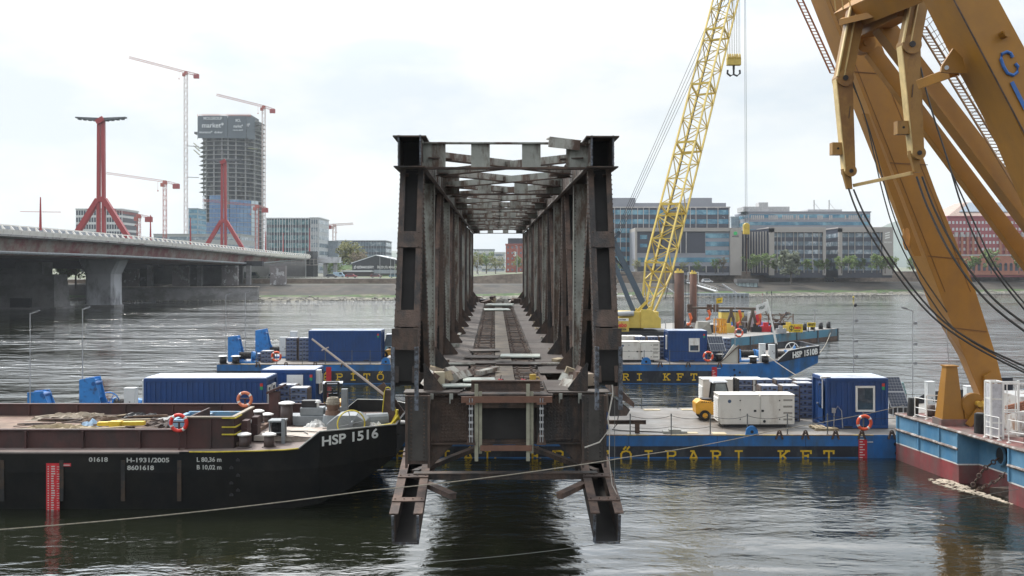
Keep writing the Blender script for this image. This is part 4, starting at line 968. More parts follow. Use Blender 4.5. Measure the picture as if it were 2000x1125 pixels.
k = B(); k.tube([RG[i][0]+V((0,-.03,-.03)) for i in range(0,2)], .045, 6); k.build('rubbing_strake', pm('strake_grey', (.13,.11,.10), .7), bg_)
k = B(); k.tube([V((-12.6,38.98,2.27))]+[RG[i][0]+V((0,-.02,.0)) for i in (2,3,4)]+[V((-8.35,39.06,2.39))], .03, 6); k.build('yellow_edge', pm('edge_yellow', (.5,.4,.03), .7, 0, .3, 5), bg_)
# bulwark round the bow
def bulw(side):
    k = B(); A = []
    for x, h in ((-8.35,0.02),(-7.55,.62),(-6.4,.58),(-5.4,.50),(-4.75,.42)):
        for (a, c) in zip(ST, ST[1:]):
            if a[0] <= x <= c[0]:
                u = (x-a[0])/(c[0]-a[0]); zg = a[2]+(c[2]-a[2])*u; hw = a[3]+(c[3]-a[3])*u
        y = 44-side*hw; A.append([V((x,y-side*.02,zg-.55)),V((x,y-side*.02,zg+h)),V((x,y+side*.05,zg-.55)),V((x,y+side*.05,zg+h))])
    for a, c in zip(A, A[1:]): k.hexa([a[0],c[0],c[2],a[2],a[1],c[1],c[3],a[3]])
    k.build('bulwark', hullb, bg_); return A
A = bulw(1); A2 = bulw(-1)
k = B(); a, c = A[-1], A2[-1]; k.hexa([a[0]-V((.07,0,0)),a[0]+V((.02,0,0)),c[0]+V((.02,0,0)),c[0]-V((.07,0,0)),a[1]-V((.07,0,0)),a[1]+V((.02,0,0)),c[1]+V((.02,0,0)),c[1]-V((.07,0,0))]); k.build('bulwark', hullb, bg_)
k = B(); k.tube([q[1] for q in A], .03, 6); k.build('bulwark_rail', pm('pale_rail', (.4,.4,.37), .6), bg_)
k = B(); k.tube([q[1] for q in A2], .03, 6); k.build('bulwark_rail', pm('pale_rail', (.4,.4,.37), .6), bg_)
letw = pm('stencil_white', (.48,.49,.46), .7, 0, .15, 6)
xd = A[3][1]-A[1][1]; xd.z += .12
text('HSP 1516', 'lettering', pm('bow_letters', (.62,.63,.6), .6, 0, .1, 5), bg_, A[1][1]+V((.12,-.10,-.55)), (1,.16,.13), (0,0,1), .36, width=2.2, off=.03, bold=.025)
sten = letw
def sten_text(s, px, py, size, wpx):
    p = P(px, py, 38.96); text(s, 'lettering', sten, bg_, (p.x, 38.99, p.z), (1,0,0), (0,0,1), size, width=wpx/1950*38.96, bold=.02)
sten_text('01618', 173, 902, .17, 37); sten_text('H-1931/2005', 247, 903, .17, 83); sten_text('8601618', 248, 918, .17, 52)
sten_text('L 80,36 m', 384, 902, .17, 48); sten_text('B 10,02 m', 384, 917, .17, 48)
k = B(); p0 = P(86, 905, 38.97); p1 = P(120, 1003, 38.97); p2 = P(138, 911, 38.97)
k.box(p0.x+.08,38.975,p1.z+.1,p1.x-.08,39.0,p0.z,0); k.box(p1.x-.1,38.975,p2.z,p2.x,39.0,p0.z,0); k.box(p0.x,38.97,p1.z,p1.x+.03,38.999,p1.z+.13,0)
g_ = k.build('draught_gauge', redp, bg_)
k = B(); rs = random.Random(4)
for i in range(19):
    z = p1.z+.12+i*.094; k.box(p0.x+.14,38.966,z,p0.x+.14+.05,38.974,z+.04); k.box(p0.x+.28,38.966,z,p0.x+.28+rs.uniform(.08,.16),38.974,z+.045)
    k.box(p0.x+.5,38.966,z,p0.x+.5+(.1 if i%4 else .03),38.974,z+.02)
k.box(p1.x+.02,38.966,p2.z+.03,p2.x-.04,38.974,p2.z+.07); k.build('scale_marks', letw, g_)
for px in (4,120,240,350):                                   # old vertical rubbing bars
    p = P(px, 895, 38.97); k = B(); k.box(p.x-.08,38.965,.35,p.x+.08,38.99,p.z-.08); k.build('rubbing_bar', pm('bar_rust', (.05,.032,.02), .8, 0, .3, 2, (.018,.018,.018), .55, 1.5), bg_)
for px, py in ((464,899),(451,914),(464,929),(451,944),(464,958),(451,967)):
    p = P(px, py, 38.97); k = B(); k.prism([(p.x-.06,p.z-.04),(p.x+.08,p.z-.04),(p.x+.08,p.z+.03),(p.x,p.z+.08),(p.x-.06,p.z+.03)],'y',38.95,39.0); k.build('draft_port', blackp, bg_)
# hold
k = B(); k.box(-60,39.85,2.27,-11.45,39.95,2.96); k.box(-60,39.78,2.96,-11.45,40.02,3.02)
for i in range(22): k.box(-12.6-i*2.27,39.72,2.27,-12.52-i*2.27,39.85,2.96)
k.build('hold_coaming', coam, bg_)
k = B(); k.box(-60,47.4,2.27,-8.9,47.5,2.98); k.box(-60,47.33,2.98,-8.9,47.57,3.03)
for i in range(22): k.box(-11.6-i*2.27,47.33,2.27,-11.52-i*2.27,47.4,2.98)
k.build('hold_coaming', coam, bg_)
k = B(); k.box(-60,39.95,2.29,-11,47.4,2.46); k.build('load_floor', pm('rusty_load_floor', (.22,.155,.115), .9, 0, .3, 1, (.17,.11,.085), .45, .8), bg_)
t = thing('hatch_end', 'dark brown hatch end box with yellow edges on the barge', 'hatch end', (-11,41,2.27))
k = B(); k.box(-12.95,39.65,2.28,-11.05,39.72,3.5); k.box(-11.1,39.72,2.28,-11.03,42.6,3.5); k.box(-12.95,39.72,2.28,-12.88,42.6,3.5)
for x in (-12.99,-12.0): k.box(x,39.6,2.28,x+.07,39.65,3.5)
k.build('panel', coam, t)
k = B(); k.box(-12.98,39.58,3.5,-11.0,39.75,3.56,0); k.box(-11.15,39.75,3.5,-10.98,42.6,3.56,0); k.build('rim', pm('pale_rust_rim', (.26,.22,.17), .7), t)
for z in (3.48,3.12,2.83):
    k = B(); k.box(-11.5,39.55,z,-10.95,39.60,z+.05); k.box(-10.99,39.6,z,-10.94,40.5,z+.05); k.build('yellow_bracket', pm('edge_yellow', (.5,.4,.03)), t)
for x, y in ((-10.75,40.2),(-10.6,41.2)):
    k = B(); k.box(x-.15,y,2.28,x+.1,y+.5,3.3); k.cyl((x,y-.05,2.9),(x,y+.55,2.9),.12,n=10); k.build('end_post', coam, t)
t = thing('steel_cradle', 'light blue welded steel cradle lying on the barge behind the red lifebuoy', 'cradle', (-12.9,42.5,2.46))
k = B(); lb = pm('light_blue_steel', (.12,.27,.42), .5, 0, .15, 1.5, (.2,.25,.3), .3, 2)
for y in (41.2,43.6): k.beam((-14.1,y,3.05),(-11.4,y,3.05),.16,.3)
for x in (-14.1,-13.1,-11.4): k.beam((x,41.28,3.05),(x,43.52,3.05),.2,.22)
k.build('upper_frame', lb, t)
k = B()
for x in (-13.9,-11.6):
    for y in (41.3,43.5): k.box(x-.08,y-.08,2.46,x+.08,y+.08,2.92)
k.beam((-14.3,41.3,2.6),(-11.4,41.3,2.6),.12,.16); k.build('support_leg', pm('dark_blue_steel', (.03,.07,.14), .6), t)
# loose scrap on the load floor
rs = random.Random(11)
def crumple(name, label, cat, c, sx, sy, h, m, n=11, seed=1):
    q = random.Random(seed); k = B(); G = []
    for i in range(n+1):
        for j in range(n+1):
            u, v = i/n*2-1, j/n*2-1; rr_ = max(0, 1-(u*u+v*v)*.55)
            G.append((c[0]+u*sx*(1+.2*q.uniform(-1,1)), c[1]+v*sy*(1+.2*q.uniform(-1,1)), c[2]+.01+h*rr_*q.uniform(.15,1)*(0 if abs(u) > .95 or abs(v) > .95 else 1)))
    k.add(G, [(i*(n+1)+j, (i+1)*(n+1)+j, (i+1)*(n+1)+j+1, i*(n+1)+j+1) for i in range(n) for j in range(n)])
    return tag(k.build(name, m), label, cat)
tarp = pm('cream_tarpaulin', (.55,.47,.33), .85, 0, .15, 2)
crumple('tarpaulin', 'crumpled cream tarpaulin lying along the near coaming', 'tarpaulin', (-17.9,40.8,2.46), 1.9, .6, .42, tarp, 14, 3)
crumple('tarpaulin', 'crumpled white sheet beneath the red lifebuoy', 'tarpaulin', (-13.7,40.9,2.46), .9, .5, .45, pm('white_sheet', (.6,.6,.58), .8), 10, 5)
crumple('tarpaulin', 'dark crumpled sheet at the far coaming', 'tarpaulin', (-17.2,46.4,2.46), .9, .4, .35, blackp, 10, 6)
crumple('tarpaulin', 'white crumpled sheet right of the dark one', 'tarpaulin', (-15.5,45.4,2.46), .7, .4, .3, pm('white_sheet', (.6,.6,.58)), 10, 8)
crumple('rag', 'light blue rag heap on the barge load', 'rag', (-18.6,44.3,2.46), .45, .3, .35, pm('pale_blue_cloth', (.3,.42,.55), .9), 8, 9)
crumple('scrap_heap', 'heap of rusty bent offcuts in the middle of the load', 'scrap heap', (-16.2,41.6,2.46), 1.6, .8, .35, steelr, 16, 10)
crumple('tarpaulin', 'grey-white sheet bundle on the bow deck by the big wheel', 'tarpaulin', (-5.9,42.6,2.48), .55, .5, .5, pm('white_sheet', (.6,.6,.58)), 10, 12)
crumple('tarpaulin', 'small pale sheet heap beside the cable reel', 'tarpaulin', (-8.6,43.6,2.4), .5, .4, .5, pm('white_sheet', (.6,.6,.58)), 10, 13)
LS = []
for i in range(46):
    x = rs.uniform(-21.5,-12.8); y = rs.uniform(40.4,47.0); a = rs.gauss(0,.35); l = rs.uniform(.8,2.6); z = 2.5+rs.uniform(0,.12); w_ = rs.uniform(.06,.2)
    LS.append((x, y, a, l, z, w_, rs.choice((0,1,1,2)), rs.uniform(-.03,.12), rs.uniform(.03,.08)))
NUM = 'first second third fourth fifth sixth seventh eighth ninth tenth eleventh twelfth thirteenth fourteenth fifteenth sixteenth seventeenth eighteenth nineteenth twentieth'.split()
for rw in range(3):
    for kd in (0,1,2):
        q = sorted(e for e in LS if min(2,int((e[1]-40.4)/2.2)) == rw and e[6] == kd)
        for i, (x, y, a, l, z, w_, _, dz, hh) in enumerate(q):
            k = B(); k.beam((x-l/2*math.cos(a),y-l/2*math.sin(a),z),(x+l/2*math.cos(a),y+l/2*math.sin(a),z+dz),w_,hh)
            m_ = (wood, steelr, pm('brown_plank', (.12,.08,.055), .9))[kd]; nm_ = 'steel_offcut' if kd == 1 else 'plank'
            tag(k.build(nm_, m_), '%s from the left, %s part of the barge load' % (('pale timber plank','rusty steel bar','dark brown plank')[kd]+', '+NUM[i], ('near','middle','far')[rw]), nm_.replace('_',' '), 'loose %s in the barge scrap' % ('bars' if kd == 1 else 'planks'))
for nm_, lab_, cat_, c_, sx_, sy_, h_, m_, sd_ in (('timber_heap','heap of broken timber behind the cream tarpaulin','timber heap',(-19.3,42.6,2.46),1.6,.7,.38,wood,31),('scrap_heap','dark rusty scrap heap right of the yellow part','scrap heap',(-15.0,44.4,2.46),1.1,.8,.42,steelr,32),('cable_heap','tangled black cable heap near the light blue cradle','cable heap',(-14.9,41.5,2.46),.7,.5,.3,blackp,33),('rubble_heap','low pale rubble heap along the far coaming','rubble heap',(-20.2,46.2,2.46),1.8,.6,.36,pm('pale_rubble', (.34,.29,.23), .9),34),('timber_heap','flat pile of planks at the far coaming, left of the dark sheet','timber heap',(-18.9,45.6,2.46),1.2,.4,.25,pm('brown_plank', (.12,.08,.055), .9),35)):
    crumple(nm_, lab_, cat_, c_, sx_, sy_, h_, m_, 16, sd_)
t = thing('machine_part', 'yellow bent machine part lying on the scrap', 'machine part', (-16.6,43.2,2.46))
k = B(); k.beam((-17.9,43.2,2.72),(-15.9,43.2,2.75),.3,.16); k.build('arm', pm('part_yellow', (.6,.42,.03), .5), t)
k = B(); k.prism([(-17.3,2.46),(-16.9,2.46),(-16.85,2.85),(-17.35,2.85)],'y',42.9,43.3); k.build('foot', pm('part_yellow', (.6,.42,.03)), t)
ring_buoy('bright red lifebuoy at the near coaming of the black barge', P(349,826,39.3), r=.31, m=pm('lifebuoy_red', (.62,.03,.02), .5))
k = B(); p = P(349,826,39.42); k.box(p.x-.03,p.y+.02,2.27,p.x+.03,p.y+.08,p.z+.02); k.box(p.x-.35,p.y+.02,p.z+.0,p.x+.35,p.y+.08,p.z+.05); tag(k.build('buoy_stand', coam), 'rusty cross-shaped stand of the red lifebuoy', 'stand')
ring_buoy('faded orange lifebuoy on the far coaming in front of the long blue container', P(478,780,46.9), r=.31, m=pm('lifebuoy_faded', (.62,.2,.1), .6))
k = B(); p = P(478,780,47.1); k.box(p.x-.03,p.y+.02,2.3,p.x+.03,p.y+.08,p.z); k.box(p.x-.33,p.y+.02,p.z+.0,p.x+.33,p.y+.08,p.z+.05); tag(k.build('buoy_stand', coam), 'rusty cross-shaped stand of the faded orange lifebuoy', 'stand')
# foredeck gear
brown = pm('bollard_brown', (.07,.05,.045), .6, 0, .3, 3)
for px, py0, d, h, r, lab in ((475,882,39.6,.50,.215,'left front bollard with pale cap on the black barge'),(524,878,39.6,.50,.215,'right front bollard with pale cap on the black barge')):
    p = P(px, py0, d); bollard(lab, p.x, d+.15, 2.3, h, r, m=brown)
for px, d, z, h, r, lab in ((496,42.0,2.55,.42,.2,'flared bollard on the raised plate, left'),(505,44.5,2.55,.5,.2,'flared bollard behind, farther back'),(522,45.6,2.4,.35,.22,'low bollard on the far side of the barge bow'),(560,44.6,2.4,1.0,.28,'tall mushroom bollard in the middle of the bow')):
    p = P(px, 800, d); bollard(lab, p.x, d, z, h, r, m=brown)
k = B(); k.prism([(-10.6,41.0),(-7.2,40.6),(-6.2,43.2),(-10.2,43.4)],'z',2.36,2.56,0); tag(k.build('raised_deck_plate', pm('pale_deck_plate', (.42,.38,.33), .7, 0, .12, 1.5, (.3,.24,.2), .45, 1.2)), 'pale raised deck plate under the cable reel on the barge bow', 'deck plate')
p = P(541, 850, 40.6)
t = thing('cable_reel', 'grey upright frame holding a dark cable reel on the bow', 'cable reel', (p.x,40.6,2.36))
k = B()
for e in (-.28,.26):
    k.box(p.x+e-.03,40.5,2.4,p.x+e+.03,40.58,3.22); k.box(p.x+e-.03,41.0,2.4,p.x+e+.03,41.08,3.22)
k.box(p.x-.33,40.45,3.2,p.x+.33,41.12,3.27); k.box(p.x-.31,40.5,2.75,p.x+.31,40.54,2.79); k.box(p.x+.22,40.4,2.3,p.x+.36,40.5,3.35); k.build('frame', pm('machine_grey', (.21,.23,.24), .5, 0, .15, 3), t)
k = B(); k.cyl((p.x-.22,40.8,2.9),(p.x+.2,40.8,2.9),.27,n=16)
for i in range(7): k.torus((p.x-.2+i*.065,40.8,2.9),(1,0,0),.27,.03,16,5)
k.build('cable_drum', blackp, t)
mg = pm('machine_grey', (.21,.23,.24), .5, 0, .15, 3)
t = thing('windlass', 'grey bow windlass with a large yellow-rimmed spoked hand wheel', 'windlass', (-6.7,43,2.48)); cW = P(686,828,41.3)
k = B(); k.prism([(-7.75,2.5),(-6.1,2.5),(-6.1,3.05),(-6.5,3.3),(-7.3,3.3),(-7.75,2.95)],'y',41.7,42.9); k.build('housing', mg, t, bevel=.04)
k = B(); k.torus(cW,(.25,-1,0),.56,.028,30,6); w_ = k.build('hand_wheel', pm('wheel_yellow', (.62,.5,.04), .5), t)
k = B(); ax = V((1,.25,0)).normalized()
for i in range(8): a = i*math.pi/4+.2; k.beam(cW,cW+(ax*math.cos(a)+V((0,0,1))*math.sin(a))*.56,.03,.03)
k.cyl(cW+V((0,-.06,0)),cW+V((0,.5,0)),.09,n=10); k.build('spoke', mg, w_)
k = B(); k.cyl((-6.3,43.0,2.9),(-5.4,43.3,2.9),.3,n=14); k.build('chain_drum', mg, t)
t = thing('capstan', 'rope-wound capstan standing on the barge bow', 'capstan', (-7.9,44.3,2.5)); p = P(650,800,44.0)
k = B(); k.cyl((p.x,44,2.4),(p.x,44,3.0),.5,.42,16); k.build('base', mg, t)
k = B(); k.cyl((p.x,44,3.0),(p.x,44,3.2),.35,.3,16); k.cyl((p.x,44,3.2),(p.x,44,3.55),.24,.3,16); k.build('drum', pm('capstan_rust', (.13,.075,.05), .7), t)
k = B()
for i in range(4): k.torus((p.x,44,3.5+i*.07),(0,0,1),.27-.02*i,.055,16,5)
k.build('rope_coil', ropem, t)
t = thing('gearbox', 'grey boxy bow machinery behind the cable reel', 'machinery', (-9,45,2.4)); p = P(600,820,44.6)
k = B(); k.box(p.x-1.0,44.6,2.4,p.x+.9,45.6,2.85); k.box(p.x-.35,44.7,2.85,p.x+.7,45.4,3.2); k.cyl((p.x+.75,45,3.0),(p.x+1.05,45,3.0),.2,n=12); k.build('housing', mg, t, bevel=.03)
k = B(); k.box(p.x-.3,44.8,3.2,p.x+.35,45.3,3.5); k.build('motor', blackp, t)
k = B(); k.cyl((p.x+.42,44.9,3.2),(p.x+.42,44.9,3.42),.06,n=8); k.cyl((p.x+.42,44.9,3.42),(p.x+.42,44.9,3.52),.16,.1,12); k.build('vent_cap', white, t)
k = B(); k.box(p.x+1.4,44.9,2.4,p.x+1.75,45.3,3.2); k.box(p.x+1.45,45,3.2,p.x+1.72,45.25,4.0); k.build('control_stand', mg, t)
k = B(); p = P(541,800,46.5); k.box(p.x-.35,46.4,2.4,p.x+.1,46.8,3.7); k.hexa([(p.x-.45,46.3,3.6),(p.x+.35,46.3,3.95),(p.x+.35,46.9,3.95),(p.x-.45,46.9,3.6),(p.x-.45,46.3,3.72),(p.x+.35,46.3,4.05),(p.x+.35,46.9,4.05),(p.x-.45,46.9,3.72)]); tag(k.build('steel_post', coam), 'tall dark steel post with slanting top at the barge middle', 'post')
t = thing('bow_derrick', 'rusty stubby derrick with a long pale wooden pole at the bow', 'derrick', P(757,825,44.5))
a, c = P(744,775,44.5), P(800,835,44.5)
k = B(); k.beam(P(742,752,44.5), c, .16, .42); k.build('boom', steelr, t)
k = B(); q0, q1, q2 = P(744,826,43.9), P(752,762,43.9), P(766,826,43.9); k.hexa([q0,q0+V((.75,0,0)),q0+V((.75,.3,0)),q0+V((0,.3,0)),q1,q1+V((.25,0,0)),q1+V((.25,.3,0)),q1+V((0,.3,0))]); k.build('bracket', steelr, t)
k = B(); k.tube([q0+V((.03,-.05,0)),q1+V((-.02,-.05,-.05)),q1+V((.04,-.05,.1)),q1+V((.14,-.05,.14)),q1+V((.24,-.05,.08)),q1+V((.3,-.05,-.05)),q0+V((.75,-.05,0))],.025,6); k.build('yellow_trim', pm('wheel_yellow', (.62,.5,.04)), t)
k = B(); a, c = P(609,662,44.3), P(760,778,44.3); k.cyl(a,c,.045,.06,8); m_ = a+(c-a)*.17; k.beam(m_+V((-.14,-.02,-.05)),m_+V((.16,-.02,.08)),.06,.05); tag(k.build('wooden_pole', pm('pale_pole', (.5,.43,.38), .8)), 'long pale wooden pole with a cross peg leaning on the bow derrick', 'pole')
t = thing('anchor_cradle', 'yellow-painted curved anchor cradle at the tip of the black barge', 'anchor cradle', (-5.2,43.5,2.6))
k = B(); k.tube([P(700,838,42.6),P(730,834,42.4),P(765,828,42.2),P(778,812,42.2)],.05,6); k.tube([P(772,830,42.3),P(776,800,42.3)],.06,6); k.build('cradle_bar', pm('wheel_yellow', (.62,.5,.04)), t)
k = B(); k.prism([(P(762,0,42.3).x,2.85),(P(785,0,42.3).x,2.85),(P(775,0,42.3).x,3.4)],'y',42.3,42.4); k.build('cradle_plate', pm('wheel_yellow', (.62,.5,.04)), t)
k = B(); k.ball(P(785,825,42.3),.16,8,5,0,(1.4,1,.6)); k.ball(P(772,831,42.3),.14,8,5,0,(1.6,1,.6)); tag(k.build('rope_bundle', pm('white_sheet', (.6,.6,.58))), 'white rope bundle hung on the bow rail of the black barge', 'rope bundle')
for i in range(5):
    x = rs.uniform(-10.5,-6.5); y = rs.uniform(39.8,43); rope('deck_rope', 'dark loose rope on the barge foredeck, %s' % ('nearest the hatch end','by the cable reel','before the windlass','at the front bollards','across the pale plate')[i], [(x+.5*j+rs.uniform(-.1,.1), y+rs.uniform(-.35,.35), 2.40+.2*(0 if y < 40.5 else 1)) for j in range(5)], .018, cable, 'rope', 'loose ropes on the barge foredeck')
k = B(); p = P(466,850,41.5); k.hexa([(p.x-.45,41.6,2.4),(p.x+.1,41.6,2.4),(p.x+.1,42.0,2.4),(p.x-.45,42.0,2.4),(p.x-.2,42.2,3.05),(p.x+.45,42.2,3.0),(p.x+.45,42.3,3.0),(p.x-.2,42.3,3.05)]); tag(k.build('loose_plate', pm('pinkish_primer', (.28,.09,.07), .8)), 'red-primed plate leaning beside the hatch end', 'plate')
# ================================================================ FAR BANK: road bridge, tower, offices, trees
conc = pm('pier_concrete', (.5,.51,.54), .85, 0, .15, .15, (.17,.17,.18), .45, .12, .5, .2, 1)
stone = pm('old_pier_stone', (.23,.225,.225), .9, 0, .25, .25, (.15,.145,.14), .5, .15, 1.5, .5, 1.5)
road = thing('road_bridge', 'long road bridge with white railing crossing the river at left', 'bridge', (-108, 250, 0))
def re_(d): return -93+3.3*(d-181)/100
def rz_(d): return 17.55-1.75*sm((d-215)/205)
DS = [60+12*i for i in range(31)]
def sweep(name, prof_, mats, ms=0, parent=road, ds=DS):
    k = B(); rg = []
    for d in ds:
        fx, fz = re_(d), rz_(d); rg.append([V((fx+a, d, fz+(c(d) if callable(c) else c))) for a, c in prof_])
    k.loft(rg, 0, True, True); return k.build(name, mats, parent)
gd = lambda d: -5.4+2.6*sm((d-330)/90)
sweep('deck', [(-30,-1.5),(-.3,-1.55),(-.3,-2.0),(-30,-2.0)], pm('bridge_asphalt', (.1,.1,.1), .9))
sweep('girder', [(-28,-2.0),(-1.6,-2.0),(-2.4,lambda d: gd(d)),(-27,lambda d: gd(d))], pm('girder_grey_green', (.26,.24,.21), .8, 0, .2, .3, (.17,.05,.05), .5, .16, 1.2, 0, 10, None, .2))
sweep('edge_beam', [(-.3,-1.45),(.25,-1.35),(.1,-1.95),(-1.4,-2.25),(-1.4,-1.9)], pm('edge_beam_grey', (.4,.4,.4), .7, 0, .1, .3, (.12,.08,.08), .3, .3))
sweep('far_barrier', [(-13,-1.5),(-13,1.05),(-12.7,1.05),(-12.7,-1.5)], pm('barrier_grey', (.34,.36,.39), .7))
pw = pm('railing_white', (.82,.8,.75), .6, 0, .1, .5)
sweep('handrail', [(-.38,-.05),(-.12,-.05),(-.12,.17),(-.38,.17)], pw)
sweep('kick_panel', [(.02,-1.95),(.42,-.70),(.47,-.70),(.07,-1.98)], pw)
for i in range(100):
    d = 118+i*3.05; fx, fz = re_(d), rz_(d); k = B()
    k.hexa([(fx+.3,d-.12,fz-1.45),(fx+.6,d-.12,fz-.75),(fx+.6,d+.12,fz-.75),(fx+.3,d+.12,fz-1.45),(fx-.28,d-.12,fz+.05),(fx-.1,d-.12,fz+.05),(fx-.1,d+.12,fz+.05),(fx-.28,d+.12,fz+.05)])
    k.build('railing_post', pw, road)
k = B()
for d in DS: 
    if d > 100: k.tube([(re_(d)-1.7,d,rz_(d)+gd(d)+.5),(re_(d+12)-1.7,d+12,rz_(d+12)+gd(d+12)+.5)], .3, 6)
k.build('utility_pipe', pm('pipe_pale', (.3,.32,.34), .6), road)
def pier(label, x0, x1, d, th, zt, fl, zb=-2):
    t = thing('bridge_pier', label, 'bridge pier', ((x0+x1)/2, d+th/2, zb), 'concrete piers of the road bridge')
    k = B(); c = .6
    def ring(z, g): return [V((x0-g+c,d-g*.3,z)),V((x1+g-c,d-g*.3,z)),V((x1+g,d+c-g*.3,z)),V((x1+g,d+th,z)),V((x0-g,d+th,z)),V((x0-g,d+c,z))]
    k.loft([ring(zb,.15),ring(.8,.12),ring(.81,0),ring(zt-(zt)*.32,0),ring(zt-.5,fl),ring(zt,fl)]); k.build('shaft', conc, t)
    k = B(); k.box(x0-.4,d-.35,zb,x1+.4,d+th+.3,.55); k.build('footing', stone, t); return t
pier('flared concrete pier of the road bridge standing in the river', -107, -99.9, 250, 5.6, 12.2, 1.7)
pier('flared concrete pier of the road bridge standing on the bank', -104.5, -96.5, 348, 6, 11.6, 2.2, 2)
t = thing('old_stone_pier', 'massive dark stone pier left of the concrete pier', 'bridge pier', (-115, 240, -2))
k = B(); k.hexa([(-135,237,-2),(-108.6,237,-2),(-108.6,246,-2),(-135,246,-2),(-135,238,8.3),(-109.2,238,8.3),(-109.2,245,8.3),(-135,245,8.3)]); k.build('shaft', stone, t)
k = B(); k.box(-135,239,8.3,-112.5,244.5,11.2); k.build('upper_block', stone, t)
k = B(); k.box(-119,236.6,.3,-114.2,237.6,2.7); k.build('recess', pm('recess_dark', (.02,.02,.022), .9), t)
k = B(); k.box(-135.5,236.4,-2,-108,246.4,.45); k.build('footing', stone, t)
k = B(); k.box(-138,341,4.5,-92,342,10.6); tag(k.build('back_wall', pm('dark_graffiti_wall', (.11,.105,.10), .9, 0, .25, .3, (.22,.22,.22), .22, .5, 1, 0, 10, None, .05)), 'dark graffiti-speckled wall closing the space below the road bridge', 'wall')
t = thing('abutment', 'dark concrete abutment block at the land end of the road bridge', 'abutment', (-95, 425, 6))
k = B(); k.box(-128,424,5,-86.5,434,14.3); k.build('wall', pm('abutment_grey', (.3,.3,.3), .9, 0, .15, .2), t)
k = B(); k.box(-86.5,420,5,-83.6,430,17.2); k.build('end_pillar', pm('dark_pillar', (.05,.052,.055), .8), t)
for i, x in enumerate((-80.5,-76.2)):
    k = B(); k.box(x,426,5,x+1.2,429,12.3); k.build('column', pm('abutment_grey', (.3,.3,.3)), t)
k = B(); k.box(-83,425,12.3,-73.5,430,14.8); k.build('slab', conc, t)
for i in range(7):                                     # graffiti-covered supports of the neighbouring approach
    x = -126+i*7.5; dk_ = i % 2
    k = B(); k.box(x,322+i*2,4,x+(5.2 if not dk_ else 1.4),324+i*2,10.8)
    tag(k.build('approach_support', pm('graffiti_wall', (.22,.2,.2), .9, 0, .2, .4, (.5,.5,.5), .3, .55, 1, 0, 10, None, .05) if not dk_ else stone), '%s support under the road bridge approach, %s from the left' % ('broad graffiti-marked' if not dk_ else 'narrow dark', ('first','second','third','fourth','fifth','sixth','seventh')[i]), 'support wall')
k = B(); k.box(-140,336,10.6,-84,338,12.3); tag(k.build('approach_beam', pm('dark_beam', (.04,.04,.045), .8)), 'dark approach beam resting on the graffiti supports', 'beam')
k = B(); k.hexa([(-118,300,-1),(-77,301,-1),(-77,304,-1),(-118,303,-1),(-118,301.4,4.1),(-77,302.4,4.1),(-77,304,4.1),(-118,303,4.1)],0); k.hexa([(-118.2,301.1,4.1),(-76.8,302.1,4.1),(-76.8,304,4.1),(-118.2,303,4.1),(-118.2,301.1,4.35),(-76.8,302.1,4.35),(-76.8,304,4.35),(-118.2,303,4.35)],1)
tag(k.build('quay_wall', [stone, pm('wall_coping', (.36,.33,.29))]), 'dark sloping quay wall at the water below the road bridge', 'wall')
k = B()
for i in range(9):
    a = i*1.1; k.beam((-86.5+a*1.3,392,11.5+(i%3)*.9),(-84+a*1.3,392,11.5+(i%3)*.9),.12,.12); k.beam((-86.5+a*1.3,392,11.2),(-86.5+a*1.3,392,13.6),.12,.12)
for z in (11.2,12.4,13.6): k.beam((-86.5,392,z),(-73.5,392,z),.12,.12)
tag(k.build('inspection_cradle', pm('cradle_pale', (.35,.32,.3), .7)), 'pale lattice inspection cradle hanging beneath the road bridge end', 'cradle')
redst = pm('pylon_red', (.33,.05,.052), .5, 0, .08, .2)
greyst = pm('lamp_truss_grey', (.13,.14,.15), .6)
def pylon(label, x, d, zt):
    zb = rz_(d)-1.5; t = thing('pylon', label, 'pylon', (x, d, zb), 'red pylons of the road bridge')
    zk = zb+(zt-zb)*.36
    for e in (-.55,.55):
        k = B(); k.beam((x+e*1.3,d,zb),(x+e,d,zt-.6),.75,1.1,0,(0,1,0)); k.build('mast', redst, t)
    for e in (-1,1):
        k = B(); k.beam((x+e*8.4,d,zb),(x+e*.8,d,zk),1.25,1.5,0,(0,1,0)); k.build('leg', redst, t)
    k = B(); k.beam((x-1,d,zk),(x+1,d,zk),1.4,1.2,0,(0,1,0)); k.beam((x-.9,d-.8,zt-1.4),(x+.9,d-.8,zt-.3),.9,1.3,0); k.build('joint', redst, t)
    k = B(); k.beam((x-3.9,d,zb+9.5),(x+3.9,d,zb+9.5),.14,.14); k.build('crossbar', redst, t)
    for e in (-1,1):
        k = B(); k.hexa([(x+e*.6,d-.8,zt-.9),(x+e*6.6,d-.6,zt-.15),(x+e*6.6,d+.6,zt-.15),(x+e*.6,d+.8,zt-.9),(x+e*.6,d-.8,zt-.1),(x+e*6.6,d-.6,zt+.18),(x+e*6.6,d+.6,zt+.18),(x+e*.6,d+.8,zt-.1)] if e > 0 else [(x-6.6,d-.6,zt-.15),(x-.6,d-.8,zt-.9),(x-.6,d+.8,zt-.9),(x-6.6,d+.6,zt-.15),(x-6.6,d-.6,zt+.18),(x-.6,d-.8,zt-.1),(x-.6,d+.8,zt-.1),(x-6.6,d+.6,zt+.18)]); a_ = k.build('lamp_arm', greyst, t)
        for i in range(4):
            k = B(); q = x+e*(1.6+i*1.35); k.box(q-.35,d-.5,zt-.95+i*.13,q+.35,d+.5,zt-.62+i*.14); k.build('reflector', greyst, a_)
    return t
pylon('taller looking red steel pylon, the nearer of the two', -107.8, 262, 49.3)
pylon('smaller looking red steel pylon in front of the unfinished tower', -104.5, 362, 49.3)
